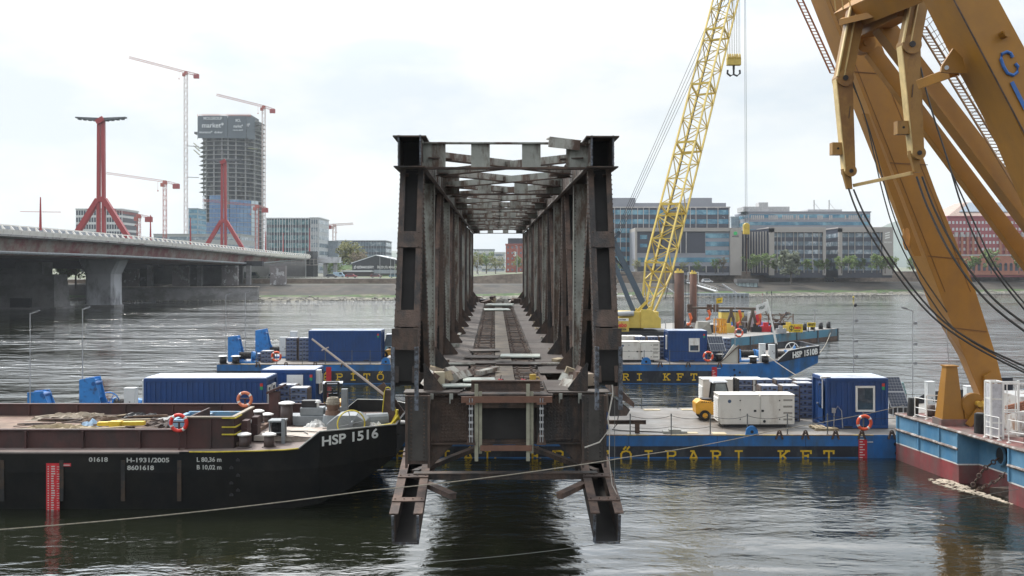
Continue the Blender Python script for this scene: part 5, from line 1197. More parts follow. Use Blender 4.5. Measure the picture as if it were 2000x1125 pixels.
for px, y0, y1, d, ar, lab in ((79,385,446,196,4,'first'),(294,420,468,262,0,'second'),(372,425,474,300,0,'third'),(519,452,488,370,0,'fourth'),(605,445,492,440,0,'sixth'),(553,455,490,400,0,'fifth')):
    a, c = P(px, y1+4, d), P(px, y0, d); t = thing('street_mast', 'thin red lamp mast rising over the road bridge railing, %s from the left' % lab, 'mast', a, 'thin red masts on the road bridge')
    k = B(); k.cyl(a, c, .28, .12, 8); k.build('pole', redst, t)
    if ar: 
        k = B(); z = a.z+(c.z-a.z)*.55; k.cyl((a.x-4,d,z+.1),(a.x+4,d,z),.05,n=5); k.build('crossbar', redst, t)
for i, (px, s) in enumerate(((31,.9),(55,.9),(40,1))):       # hi-vis walkers on the bridge footway
    pass
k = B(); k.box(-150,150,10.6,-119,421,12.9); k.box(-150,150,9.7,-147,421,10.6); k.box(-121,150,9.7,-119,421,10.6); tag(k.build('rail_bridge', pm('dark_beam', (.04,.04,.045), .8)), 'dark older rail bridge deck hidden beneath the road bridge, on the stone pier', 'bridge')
# ---- unfinished tower
tw = thing('unfinished_tower', 'tall tower under construction, glazed below, bare floors above, dark banners on top', 'tower', (-218, 770, 8))
TD = 760.; tx = lambda px: (px-1000)/F*TD
tzz = lambda py: H-(py-HY)/F*TD
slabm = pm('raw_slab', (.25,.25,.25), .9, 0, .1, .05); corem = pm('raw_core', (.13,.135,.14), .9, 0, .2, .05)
tgl = pm('tower_glass_blue', (.08,.16,.30), .12, 0, .15, .04, (.14,.24,.38), .4, .06); tgl2 = pm('tower_glass_pale', (.42,.50,.56), .15, 0, .1, .04)
def plan(g=0., g2=0.):     # rounded plan seen from the river
    pts = [(tx(386)-g-g2,TD+12),(tx(400)-g,TD-1-g),(tx(420),TD-4-g),(tx(444),TD-5-g),(tx(447),TD-5-g),(tx(470),TD-2-g),(tx(488)+g,TD+4),(tx(496)+g,TD+14),(tx(497)+g,TD+34),(tx(386)-g,TD+34)]
    return pts
nfl = 34; z0 = 8; z1 = tzz(232); fh = (z1-z0)/nfl
FP = [(386,12),(400,-1),(420,-4),(444,-5),(447,-5),(470,-2),(488,4),(496,14)]
def fy(px):
    for (a, c), (e_, f_) in zip(FP, FP[1:]):
        if a <= px <= e_: return TD+c+(f_-c)*(px-a)/(e_-a)
    return TD+14
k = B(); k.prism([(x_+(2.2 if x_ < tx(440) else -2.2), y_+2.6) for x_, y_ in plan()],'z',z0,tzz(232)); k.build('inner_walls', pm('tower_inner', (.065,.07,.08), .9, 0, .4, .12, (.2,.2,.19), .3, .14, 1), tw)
for i in range(nfl+1):
    z = z0+i*fh; k = B(); bare = z > tzz(378)
    k.prism(plan(.45 if bare else .1, (1.2 if i % 2 else 2.4) if bare and z < tzz(275) else 0), 'z', z-.4, z); k.build('floor_slab', slabm, tw)
for i, px in enumerate((392,403,420,436,448,462,478,491)):
    k = B(); y = fy(px)+.8; k.box(tx(px)-.5,y,z0,tx(px)+.5,y+1,z1); k.build('column', slabm, tw)
for i in range(nfl):
    z = z0+i*fh
    for a, c, zt_, m in ((411,436,378,tgl),(452,488,388,tgl),(387,400,384,tgl2),(488,496,388,tgl2),(437,451,400,tgl if i < 14 else corem),(400,411,438,tgl)):
        if z+fh < tzz(zt_)+2:
            k = B(); n_ = max(1, int((c-a)/6))
            for j in range(n_):
                p0_, p1_ = a+(c-a)*j/n_+.25, a+(c-a)*(j+1)/n_-.25; ya, yb = fy(p0_)-.25, fy(p1_)-.25; a0, a1 = tx(p0_), tx(p1_)
                k.hexa([(a0,ya,z+.05),(a1,yb,z+.05),(a1,yb+.3,z+.05),(a0,ya+.3,z+.05),(a0,ya,z+fh-.42),(a1,yb,z+fh-.42),(a1,yb+.3,z+fh-.42),(a0,ya+.3,z+fh-.42)])
            k.build('glazing_band', m, tw)
ban = pm('banner_dark', (.10,.12,.14), .8, 0, .1, .03)
zb0, zb1 = tzz(272), tzz(229)
for a, ya, c, yc in ((384,TD+2,392,TD-6.5),(392,TD-6.5,443,TD-7.5),(443,TD-7.5,449,TD-6.5),(450,TD-6.5,484,TD-5),(485,TD-5,495,TD+4)):
    k = B(); p, q = V((tx(a),ya,0)), V((tx(c),yc,0)); n_ = V((0,.5,0)); k.hexa([p+V((0,0,zb0)),q+V((0,0,zb0)),q+n_+V((0,0,zb0)),p+n_+V((0,0,zb0)),p+V((0,0,zb1)),q+V((0,0,zb1)),q+n_+V((0,0,zb1)),p+n_+V((0,0,zb1))]); k.build('banner', ban, tw)
btx = pm('banner_text', (.62,.64,.66), .8)
for s, a, c, y0, h_ in (('MOLGROUP',404,440,237,2.2),('market*',401,443,252,3.6),('moratus*',396,421,263,1.7),('doker',425,441,263,1.6),('MOL',466,476,241,2.2),('market*',462,480,252,2.2),('market építő',461,480,258,1.0),('M*',487,493,250,2.5)):
    text(s, 'lettering', btx, tw, (tx(a), TD-8.2 if a < 485 else TD-7.0, tzz(y0)), (1,0,0), (0,0,1), h_, width=tx(c)-tx(a), bold=.015)
k = B()
for i in range(26):
    px = 388+i*4.1; k.box(tx(px),TD-3,tzz(229),tx(px)+.3,TD-2.7,tzz(224)); 
for y_ in (224,226.5): k.box(tx(396),TD-3,tzz(y_)-.2,tx(432),TD-2.8,tzz(y_)); k.box(tx(444),TD-3,tzz(y_)-.2,tx(490),TD-2.8,tzz(y_))
k.build('roof_railing', pm('safety_red', (.5,.15,.1), .7), tw)
k = B(); k.box(tx(395),TD+2,tzz(232),tx(433),TD+24,tzz(225)); k.box(tx(444),TD+2,tzz(232),tx(490),TD+24,tzz(224)); k.build('roof_formwork', corem, tw)
for a, c, y_ in ((376,386,256),(494,503,238),(494,501,246)):
    k = B(); k.box(tx(a),TD+4,tzz(y_)-1.6,tx(c),TD+10,tzz(y_)); k.build('loading_platform', corem, tw)
for y_ in (285,290,298): k = B(); k.beam((tx(379),TD,tzz(y_)+2),(tx(390),TD,tzz(y_+5)),3,.4); k.build('safety_screen', pm('screen_olive', (.3,.3,.2), .8), tw)
k = B(); k.beam((tx(486),TD-2,tzz(290)),(tx(501),TD+2,tzz(291)),3,.4); k.build('safety_screen', pm('screen_olive', (.3,.3,.2)), tw)
# ---- tower cranes
def lattice(k, p, q, w_, n, r=.12, m=0, side=None):
    p, q = V(p), V(q); d = (q-p).normalized(); a = V(side) if side else V((1,0,0)); a = (a-d*a.dot(d)).normalized()*(w_/2); b = d.cross(a)
    cs = [a+b, a-b, -a-b, -a+b]
    for c in cs: k.beam(p+c, q+c, r, r, m)
    for i in range(n):
        s0, s1 = p+(q-p)*(i/n), p+(q-p)*((i+1)/n)
        for j in range(4):
            c0, c1 = cs[j], cs[(j+1)%4]; k.beam(s0+(c0 if i%2 else c1), s1+(c1 if i%2 else c0), r*.6, r*.6, m)
def tower_crane(label, px, ybase, yj, px0, y0, px1, y1, d, col='crane_red', mastcol=None):
    m = pm(col, {'crane_red':(.36,.09,.07),'crane_pale':(.5,.36,.33)}[col], .6); mm = pm(mastcol, (.5,.42,.4), .6) if mastcol else m
    pj = P(px, yj, d); pb = P(px, ybase, d); t = thing('tower_crane', label, 'tower crane', pb, 'tower cranes above the far construction sites')
    k = B(); lattice(k, pb, pj, 2.2*d/740, int((pj.z-pb.z)/3), .26*d/740); k.build('mast', mm, t)
    tip, tail = P(px0, y0, d), P(px1, y1, d)
    k = B(); lattice(k, pj+V((0,0,.8)), tip, 1.3*d/740, 24, .2*d/740, 0, (0,1,0)); k.build('jib', m, t)
    k = B(); lattice(k, pj+V((0,0,.8)), tail, 1.5*d/740, 5, .24*d/740, 0, (0,1,0)); k.build('counter_jib', m, t)
    k = B(); a = tail+(pj-tail)*.18; k.box(a.x-1.9,a.y-1,a.z-2.6,a.x+1.9,a.y+1,a.z+.3); k.build('counterweight', pm('counterweight_red', (.3,.05,.05), .7), t)
    k = B(); k.box(pj.x-2.2,pj.y-1.6,pj.z-2.4,pj.x-.3,pj.y+.4,pj.z-.2); k.build('cab', m, t)
    k = B(); k.cyl(pj-V((0,0,1)),pj+V((0,0,1.2)),1.5,1.3,10); k.build('slewing_ring', m, t)
    k = B(); a = pj+(tip-pj)*.12; k.tube([a,a-V((0,0,5))],.08,4); k.ball(a-V((0,0,5.5)),.5,6,4); k.build('hook', m, t)
    return t
tower_crane('tallest tower crane, left of the unfinished tower', 363, 470, 143, 252, 112, 388, 147, 735, 'crane_red', 'crane_mast_pale')
tower_crane('tower crane just right of the unfinished tower', 515, 495, 210, 423, 185, 536, 215, 740, 'crane_red', 'crane_mast_pale')
tower_crane('mid-height tower crane between nearer pylon and tallest crane', 322, 475, 357, 208, 338, 349, 361, 600)
tower_crane('low tower crane right of the nearer pylon', 271, 470, 423, 215, 410, 295, 425, 560)
tower_crane('dark red crane crossing in front of the tower base', 502, 490, 404, 396, 391, 521, 408, 640)
tower_crane('small pale tower crane over the dark office blocks', 653, 475, 441, 690, 437, 640, 441, 800, 'crane_pale')
for px, y0, y1, a, c in ((0,300,0,0,0),):
    pass
k = B()
for x0_, x1_, y_ in ((365,388,285),(365,388,346),(496,514,359)): 
    p, q = P(x0_,y_,738), P(x1_,y_+1,745); k.beam(p,q,.7,.5)
tag(k.build('crane_tie', pm('tie_grey', (.3,.3,.3))), 'thin horizontal ties between the tower and its two tall cranes', 'crane tie')
# ---- office buildings
def office(label, px0, px1, ytop, d, dep, zb, nf, nb, wall, pane, fins=0, finm=None, wh=.55, ww=.8, ribbon=False, z1=None, cat='office building', g=None, name='office_building', top=0.):
    x0, x1 = (px0-1000)/F*d, (px1-1000)/F*d; z1 = z1 or H-(ytop-HY)/F*d
    t = thing(name, label, cat, ((x0+x1)/2, d+dep/2, zb), g)
    k = B(); k.box(x0,d,zb-2,x1,d+dep,z1); k.box(x0-.3,d-.3,z1,x1+.3,d+dep+.3,z1+.5,1); k.build('wall', [wall, finm or wall], t)
    fh = (z1-zb-top)/nf; bw = (x1-x0)/nb; cnt = 0; rest = B()
    for f in range(nf):
        za = zb+f*fh+fh*(1-wh)*.55; zc = za+fh*wh
        if ribbon:
            k = B(); k.box(x0+.4,d-.06,za,x1-.4,d-.01,zc); k.build('window_band', pane, t)
            continue
        for b_ in range(nb):
            xa = x0+b_*bw+bw*(1-ww)/2; q = B() if cnt < 100 else rest
            q.box(xa,d-.06,za,xa+bw*ww,d-.01,zc); cnt += 1
            if q is not rest: q.build('window', pane, t)
    if rest.v: tag(rest.build('window', pane, t), kind='stuff')
    # side walls get ribbons too
    k = B()
    for f in range(nf):
        za = zb+f*fh+fh*(1-wh)*.55; zc = za+fh*wh
        for xs_, e in ((x0,-1),(x1,1)): k.box(min(xs_+e*.01,xs_+e*.06),d+1,za,max(xs_+e*.01,xs_+e*.06),d+dep-1,zc)
    k.build('side_glazing', pane, t)
    if fins:
        rs = random.Random(int(px0)); k = B(); x = x0+.3
        while x < x1-.2: 
            w_ = .24; k.box(x,d-.45,zb,x+w_,d-.05,z1); x += rs.choice(fins) if isinstance(fins, tuple) else fins
        k.build('facade_fins', finm, t)
    return t, x0, x1, z1
slate = pm('dark_spandrel', (.05,.055,.075), .4, 0, .1, .2); bgl = pm('office_glass', (.07,.19,.28), .2, 0, .3, .25, (.18,.34,.42), .42, .16)
bgl2 = pm('office_glass_dark', (.15,.20,.24), .25, 0, .3, .3, (.36,.40,.43), .35, .3)
beige = pm('beige_cladding', (.36,.335,.31), .8, 0, .06, .3); finp = pm('pale_fins', (.42,.40,.39), .7)
gryc = pm('grey_cladding', (.26,.27,.30), .7, 0, .06, .2)
SZ = 8.2
t, x0, x1, z1 = office('wide office block with pale vertical fins behind the lattice boom', 1150, 1425, 406, 418, 30, SZ, 7, 50, slate, bgl, (2.4,3.4,4.6), finp, .5, ribbon=True, g='office blocks along the right bank')
k = B(); k.box(x0,420,z1+.5,(1420-1000)/F*418,440,z1+2.2); k.box((1345-1000)/F*418,419.5,z1+.5,(1392-1000)/F*418,436,z1+4.3); k.box(x0,419.5,z1+.5,(1242-1000)/F*418,436,z1+4.3); k.build('rooftop_plant', gryc, t)
# lower front block with recess and beige tower
t = thing('office_building', 'lower office block with beige frame and deep dark recess', 'office building', (69, 402, SZ), 'office blocks along the right bank')
X = lambda px: (px-1000)/F*398; Z = lambda py: H-(py-HY)/F*398
k = B(); k.box(X(1240),398,SZ-1,X(1447),416,Z(452)); k.build('wall', gryc, t)
k = B(); k.box(X(1240),397.2,SZ-1,X(1244),398,Z(445)); k.box(X(1244),397.2,Z(452),X(1425),398,Z(445)); k.box(X(1425),396.8,SZ-1,X(1447),399,Z(445)); k.box(X(1240),398,Z(452),X(1447),416,Z(445)); k.build('frame', beige, t)
k = B(); k.box(X(1244),397.9,Z(494),X(1377),398-.02,Z(453)); k.build('recess', slate, t)
for a, c, y0, y1 in ((1250,1264,476,483),(1250,1264,459,467)): k = B(); k.box(X(a),397.8,Z(y1),X(c),397.88,Z(y0)); k.build('window', bgl, t)
for y0 in (456,472,489,): k = B(); k.box(X(1378),397.9,Z(y0+9),X(1424),397.98,Z(y0)); k.build('window_band', bgl, t)
k = B(); k.box(X(1246),397.9,Z(512),X(1424),397.98,Z(503)); k.build('window_band', bgl, t)
k = B(); k.box(X(1246),397.9,Z(532),X(1424),397.98,Z(520)); k.build('shopfront', slate, t)
for px in (1328,1339): k = B(); k.box(X(px),397.2,Z(495),X(px+1.6),397.9,Z(453)); k.build('column', finp, t)
for px in (1260,1296,1345,1378,1401): k = B(); k.box(X(px),397.2,SZ,X(px+1.6),397.85,Z(519)); k.build('column', finp, t)
k = B(); k.cyl((X(1435),396.78,Z(456)),(X(1435),396.6,Z(456)),.75,n=16); k.build('logo', pm('logo_green', (.05,.5,.15), .5), t)
text('evosoft', 'lettering', slate, t, (X(1428.5),396.77,Z(463)), (1,0,0), (0,0,1), .7, width=2.7, bold=.02)
# stepped office with curved top
t, x0, x1, z1 = office('long office block with set-back curved glass top storeys', 1462, 1700, 415, 432, 26, SZ, 8, 40, gryc, bgl, 0, None, .45, ribbon=True, g='office blocks along the right bank')
k = B()
for i in range(60):
    x = x0+1+i*(x1-x0-2)/60
    if random.random() < .5: k.box(x,431.86,z1-3.1,x+.6,431.93,z1-1.2)
k.build('blind_panels', finp, t)
k = B(); k.box(x0-2,433,z1+.5,x0+18,445,z1+2.6); k.box(x0+5,434,z1+2.6,x0+9,440,z1+4.5); k.box(x0+26,433,z1+.5,x1-12,446,z1+1.4)
for px in (1600,1630): q = (px-1000)/F*432; k.box(q,440,z1,q+.5,440.5,z1+6); k.beam((q,440,z1+5),(q+3,440,z1+1.5),.15,.15)
k.build('rooftop_plant', pm('roof_plant', (.42,.42,.42)), t)
for a, c, fr0, fr1, lab in ((1503,1611,1503,1511,'lower beige-framed office wing left of the dark recess'),(1638,1742,1638,1645,'lower beige-framed office wing with a blank logo wall')):
    d = 402; t, x0, x1, z1 = office(lab, a, c, 446, d, 20, SZ, 5, 20, slate, bgl2, (1.6,2.6,3.4), beige, .5, .84, g='office blocks along the right bank', top=1.2, ribbon=True)
    k = B(); k.box(x0-.3,d-.9,SZ-1,x0+(1.7 if a < 1600 else 1.2),d-.02,z1); k.box(x0-.3,d-.9,z1-1.6,x1,d-.03,z1); k.box(x1-(1.0 if a < 1600 else 4.0),d-.92,SZ-1,x1+.2,d-.04,z1); k.build('frame', beige, t)
    if a > 1600:
        for i in range(3): k = B(); z = z1-4.3+i*.95; k.hexa([(x1-3.1,d-.97,z),(x1-1.2,d-.97,z+.5),(x1-1.2,d-.93,z+.5),(x1-3.1,d-.93,z),(x1-3.1,d-.97,z+.5),(x1-1.2,d-.97,z+1),(x1-1.2,d-.93,z+1),(x1-3.1,d-.93,z+.5)]); k.build('logo', white, t)
        text('ERICSSON', 'lettering', white, t, (x1-3.4,d-.94,z1-5.9), (1,0,0), (0,0,1), .6, width=3.0, bold=.01)
    else:
        k = B(); k.hexa([(x0-11,d+12,SZ-1),(x0-.3,d,SZ-1),(x0-.3,d+14,SZ-1),(x0-11,d+20,SZ-1),(x0-11,d+12,z1-1),(x0-.3,d,z1),(x0-.3,d+14,z1),(x0-11,d+20,z1-1)]); k.build('side_wing', slate, t)
        k = B()
        for i in range(12):
            u = i/12; x = x0-11+10.5*u; y = d+12-11.7*u; k.box(x,y-.75,SZ,x+.35,y-.1,z1-1.2)
        k.build('facade_fins', beige, t)
t, *_ = office('pale glass pavilion block between the two office groups', 1428, 1476, 425, 450, 20, SZ, 6, 8, pm('pale_glass_wall', (.5,.55,.58), .3), pm('pale_pane', (.4,.48,.53), .2), 0, None, .7, .9)
# red brick mill building at right
brickr = pm('mill_red_cladding', (.32,.09,.10), .8, 0, .1, .2); brick = pm('mill_brick', (.36,.15,.10), .9, 0, .12, .5)
t, x0, x1, z1 = office('red mill building with rows of white windows and a brick arcade', 1851, 2060, 424, 430, 30, SZ, 8, 29, brickr, pm('white_window', (.55,.56,.57), .4), 0, None, .42, .55, name='mill_building', cat='building', top=1)
k = B(); k.box(x0-.2,429.2,SZ-1,x1,429.9,SZ+7.2,0); k.box(x0-.3,429.1,SZ+7.2,x1,429.95,SZ+7.8,1); k.build('arcade_base', [brick, finp], t)
for i in range(20):
    x = x0+1+i*2.3; k = B(); k.box(x,429.05,SZ+.8,x+1.2,429.18,SZ+3.6); k.cyl((x+.6,429.05,SZ+3.6),(x+.6,429.17,SZ+3.6),.6,n=12); k.build('arched_window', slate, t)
for i in range(10):
    x = x0+3+i*2.4 if i < 5 else x0+22+(i-5)*2.4; k = B(); k.box(x,429.0,SZ+7.8,x+.9,429.9,z1-8.5,0); k.box(x-.1,428.9,z1-8.5,x+1,429.95,z1-6.5,1); k.build('pilaster', [brick, finp], t)
k = B(); k.hexa([(x0,430,z1+.5),(x1,430,z1+.5),(x1,460,z1+.5),(x0,460,z1+.5),(x0+12,440,z1+7),(x1,440,z1+7),(x1,450,z1+7),(x0+12,450,z1+7)]); k.build('roof', pm('mill_roof', (.36,.27,.23), .8), t)
k = B(); k.hexa([(x0+6,432.5,z1+2.3),(x1-15,432.5,z1+2.3),(x1-15,439,z1+6.5),(x0+13,439,z1+6.5),(x0+6,432.4,z1+2.5),(x1-15,432.4,z1+2.5),(x1-15,438.9,z1+6.8),(x0+13,438.9,z1+6.8)]); k.build('solar_array', pm('roof_solar', (.25,.3,.35), .3), t)
# left bank buildings
g_ = 'modern buildings behind the road bridge'
wgr = pm('white_grid', (.55,.56,.57), .7)
office('white gridded apartment block behind the nearer red pylon', 148, 238, 409, 560, 25, 8, 9, 18, wgr, slate, 0, None, .66, .74, g=g_)
t, *_ = office('tall office block with irregular white fins right of the tower', 520, 606, 427, 520, 28, 8, 7, 10, slate, pm('teal_glass', (.08,.17,.19), .15, 0, .4, .3, (.2,.3,.32), .4, .3), (1.1,1.6,2.2), wgr, .62, ribbon=True, g=g_)
office('pale side block joined to the finned office block', 606, 623, 426, 519, 28, 8, 7, 4, pm('pale_grey_wall', (.42,.44,.46), .7), bgl2, 1.2, wgr, .5, ribbon=True, g=g_)
office('pale grey low hall between the finned block and the dark block', 624, 660, 472, 545, 30, 8, 4, 9, pm('hall_grey', (.3,.33,.36), .6), pm('hall_pane', (.26,.3,.34), .3), 0, None, .8, .9, g=g_)
office('dark low office block with pale lower colonnade', 656, 753, 471, 600, 30, 8, 5, 20, pm('dark_office', (.07,.08,.10), .6), bgl2, (1.6,2.4), pm('dim_fins', (.2,.22,.25), .7), .6, ribbon=True, g=g_)
office('glass side tower left of the unfinished tower', 368, 386, 408, 700, 20, 8, 12, 4, pm('pale_teal', (.2,.27,.3), .4), bgl, 0, None, .6, .9, ribbon=True, g=g_)
office('long grey podium below the unfinished tower', 300, 470, 458, 690, 40, 6, 5, 12, pm('podium_grey', (.32,.33,.33), .8), bgl2, 0, None, .4, .6, ribbon=True, g=g_)
office('grey office block seen through the truss, left', 925, 965, 488, 620, 20, 8, 5, 8, pm('hall_grey', (.3,.33,.36)), wgr, 0, None, .5, .6, ribbon=True, g='buildings seen through the truss')
office('white office block seen through the truss, centre', 940, 986, 494, 560, 20, 8, 4, 8, wgr, bgl2, 0, None, .4, .9, ribbon=True, g='buildings seen through the truss')
t, x0, x1, z1 = office('red brick block seen through the truss, right', 988, 1030, 478, 480, 22, 8, 5, 5, pm('red_block', (.33,.11,.09), .9), bgl2, 0, None, .35, .4, g='buildings seen through the truss')
k = B(); k.box(x0+1,482,z1+.5,x0+9,498,z1+3.2); k.build('penthouse', slate, t)
text('3', 'lettering', white, t, (x0+3.6,479.8,z1-5.5), (1,0,0), (0,0,1), 2.2, width=1.4, bold=.02)
# festival tent
t = thing('event_tent', 'black gabled event tent with white slogans on the left bank', 'tent', (-72, 452, 6.3)); td = 440
TX = lambda px: (px-1000)/F*td; TZ = lambda py: H-(py-HY)/F*td
k = B(); k.prism([(TX(688),6),(TX(800),6),(TX(800),TZ(514)),(TX(734),TZ(498.5)),(TX(688),TZ(514))],'y',td,td+30); k.build('body', pm('tent_black', (.035,.037,.042), .6), t)
k = B(); k.hexa([(TX(686),td-.3,TZ(514.6)),(TX(734),td-.3,TZ(499)),(TX(734),td+30,TZ(499)),(TX(686),td+30,TZ(514.6)),(TX(686),td-.3,TZ(513.4)),(TX(734),td-.3,TZ(497.6)),(TX(734),td+30,TZ(497.6)),(TX(686),td+30,TZ(513.4))]); k.hexa([(TX(734),td-.3,TZ(499)),(TX(805),td-.3,TZ(514.6)),(TX(805),td+30,TZ(514.6)),(TX(734),td+30,TZ(499)),(TX(734),td-.3,TZ(497.6)),(TX(805),td-.3,TZ(513.4)),(TX(805),td+30,TZ(513.4)),(TX(734),td+30,TZ(497.6))]); k.build('roof', pm('tent_roof', (.6,.62,.64), .5), t)
text('JÓ SZÓRAKOZÁST!', 'lettering', white, t, (TX(691),td-.05,TZ(524)), (1,0,0), (0,0,1), 1.0, width=TX(730)-TX(691), bold=.02)
text('ÉREZD JÓL MAGAD!', 'lettering', white, t, (TX(737),td-.05,TZ(524)), (1,0,0), (0,0,1), 1.0, width=TX(776)-TX(737), bold=.02)
k = B(); k.box(TX(672),td-6,TZ(531),TX(730),td,TZ(528)); k.build('awning', pm('tent_roof', (.6,.62,.64)), t)
k = B(); k.box(TX(674),td-5.5,5.5,TX(728),td-.2,TZ(531)); k.box(TX(730),td-.4,5.5,TX(778),td-.1,TZ(534)); k.box(TX(730),td-.3,TZ(534),TX(778),td-.06,TZ(527),1); k.build('stalls', [pm('stall_dark', (.06,.05,.05)), pm('hall_grey', (.3,.33,.36))], t)
# ---- trees
barkm = pm('tree_bark', (.10,.085,.07), .9, 0, .3, 2)
leafms = {'green': pm('leaf_spring_green', (.085,.145,.03), .8, 0, .5, .5, (.14,.19,.05), .5, .7), 'yellow': pm('leaf_yellow_green', (.20,.20,.06), .8, 0, .4, .5, (.13,.13,.05), .5, .7), 'grey': pm('leaf_grey_green', (.115,.13,.085), .85, 0, .4, .5), 'twig': pm('twig_brown', (.17,.13,.085), .9, 0, .3, .5, (.12,.13,.05), .35, .7)}
def tree(label, x, d, zb, h, w_, kind, seed, nl=950, group='trees on the far bank', cat='tree'):
    rs = random.Random(seed); t = thing('leafy_tree', label, cat, (x, d, zb), group)
    k = B(); k.cyl((x,d,zb-.3),(x,d,zb+h*.4),h*.028,h*.018,7); tips = []
    for i in range(9):
        a = rs.uniform(0,6.28); z0_ = zb+h*rs.uniform(.22,.42); r_ = w_*.5*rs.uniform(.35,.8); p = V((x,d,z0_)); q = V((x+r_*math.cos(a), d+r_*math.sin(a), zb+h*rs.uniform(.5,.9)))
        k.cyl(p, q, h*.012, h*.004, 5); tips.append(q)
        q2 = q+V((rs.uniform(-1,1)*w_*.15, rs.uniform(-1,1)*w_*.15, h*.1)); k.cyl(p+(q-p)*.6, q2, h*.006, h*.002, 4); tips.append(q2)
    k.build('trunk', barkm, t)
    k = B(); cl = [(V((x+rs.gauss(0,.23)*w_, d+rs.gauss(0,.23)*w_, zb+h*rs.uniform(.32,.93))), rs.uniform(.10,.2)*w_) for _ in range(14)]+[(q, rs.uniform(.1,.17)*w_) for q in tips]
    for i in range(nl):
        c, r_ = rs.choice(cl); v_ = V((rs.gauss(0,1), rs.gauss(0,1), rs.gauss(0,.8))); v_ = v_.normalized()*r_*rs.uniform(.5,1.05)
        p = c+v_; s_ = rs.uniform(.6,1.2)*h*.042; a = V((rs.uniform(-1,1),rs.uniform(-1,1),rs.uniform(-.6,.6))).normalized()*s_; b = a.orthogonal().normalized()*s_*.7
        k.add([p-a,p-b,p+a,p+b],[(0,1,2,3)])
    k.build('crown', leafms[kind], t); return t
pro = [tree('round-headed street tree in front of the offices, leftmost of the row', X(1463), 391, SZ, 7.6, 6.4, 'green', 1), tree('green street tree second from the left in front of the offices', X(1492), 391, SZ, 7.2, 5.6, 'green', 2)]
rs = random.Random(5)
rows_ = [(1516,6.2),(1531,6.6),(1566,7),(1578,5.4),(1597,6.8),(1612,6.4),(1627,6),(1645,6.9),(1662,7.2),(1680,7.3),(1697,7),(1711,6.8),(1728,7.4),(1745,6.5),(1764,8),(1785,7),(1803,6.6),(1822,6.8),(1843,5.8),(1872,7),(1905,8),(1935,8.4),(1962,7.5),(1990,7.8)]
for i, (px, h_) in enumerate(rows_):
    if i % 4 == 2: continue
    dup(pro[i%2], ((px-1000)/F*391, 391+rs.uniform(-1,1), SZ), rs.uniform(0,6), 'green street tree on the upper right quay, number %s from the left' % ('three four five six seven eight nine ten eleven twelve thirteen fourteen fifteen sixteen seventeen eighteen nineteen twenty twenty-one twenty-two twenty-three twenty-four twenty-five twenty-six'.split()[i]), scale=h_/7.4*(.82,1.05,.9,.98,.75)[i%5])
tree('tall grey-green willow in front of the embankment wall', (1545-1000)/F*380, 380, 4.3, 12.6, 8.5, 'grey', 9, 1800)
for px, h_, kd, nm in ((1196,4.6,'yellow','behind the gantry, left'),(1215,5,'green','behind the gantry, right'),(1245,5,'yellow','just left of the lattice boom'),(1334,4.2,'yellow','small, right of the lattice boom'),(1363,4.6,'green','above the brown piles'),(1397,5.5,'green','beside the beige logo wall'),(1412,6,'twig','bare one next to the beige logo wall')):
    tree('spring tree %s, before the recessed office' % nm, (px-1000)/F*392, 392, SZ, h_, 4, kd, int(px), 500)
for px, d, zb, h_, w_, kd, nm, n_ in ((680,470,7,15.5,13,'yellow','large yellow-green poplar behind the earth slope',1500),(700,465,7,11,10,'twig','smaller brownish tree behind the tent',900),(655,440,6,8,9,'green','rounded bush below the yellow poplar',900),(640,438,6,5,6,'green','small bush by the bridge end',500),(770,470,6,7,5,'green','small conifer behind the tent',400),
   (148,300,4,12,10,'twig','bare-branched tree between the two river piers',1000),(128,305,4,8,8,'green','green shrubby tree between the two river piers',900),(135,420,4,10,14,'green','distant green tree seen between the piers',900),
   (932,430,8,8,8,'yellow','yellow-green tree seen through the truss, left',700),(950,450,8,10,9,'green','green tree seen through the truss',700),(968,425,8,7,9,'yellow','bright yellow shrub tree through the truss',700),(1008,440,8,7,6,'green','green tree by the red block through the truss',500),(915,440,8,8,6,'twig','bare tree at the left edge of the truss opening',500),(785,420,6.2,6,5,'green','small green tree at the left foot of the truss',500)):
    tree(nm, (px-1000)/F*d, d, zb, h_, w_, kd, int(px*3), n_)
k = B(); k.add([(-81,432,6),(-50,436,6),(-50,470,10.5),(-78,462,11.5),(-60,455,12.8),(-70,450,10)],[(0,1,5),(1,2,4),(1,4,5),(5,4,3),(0,5,3),(4,2,3)]); tag(k.build('earth_slope', grassb), kind='structure')
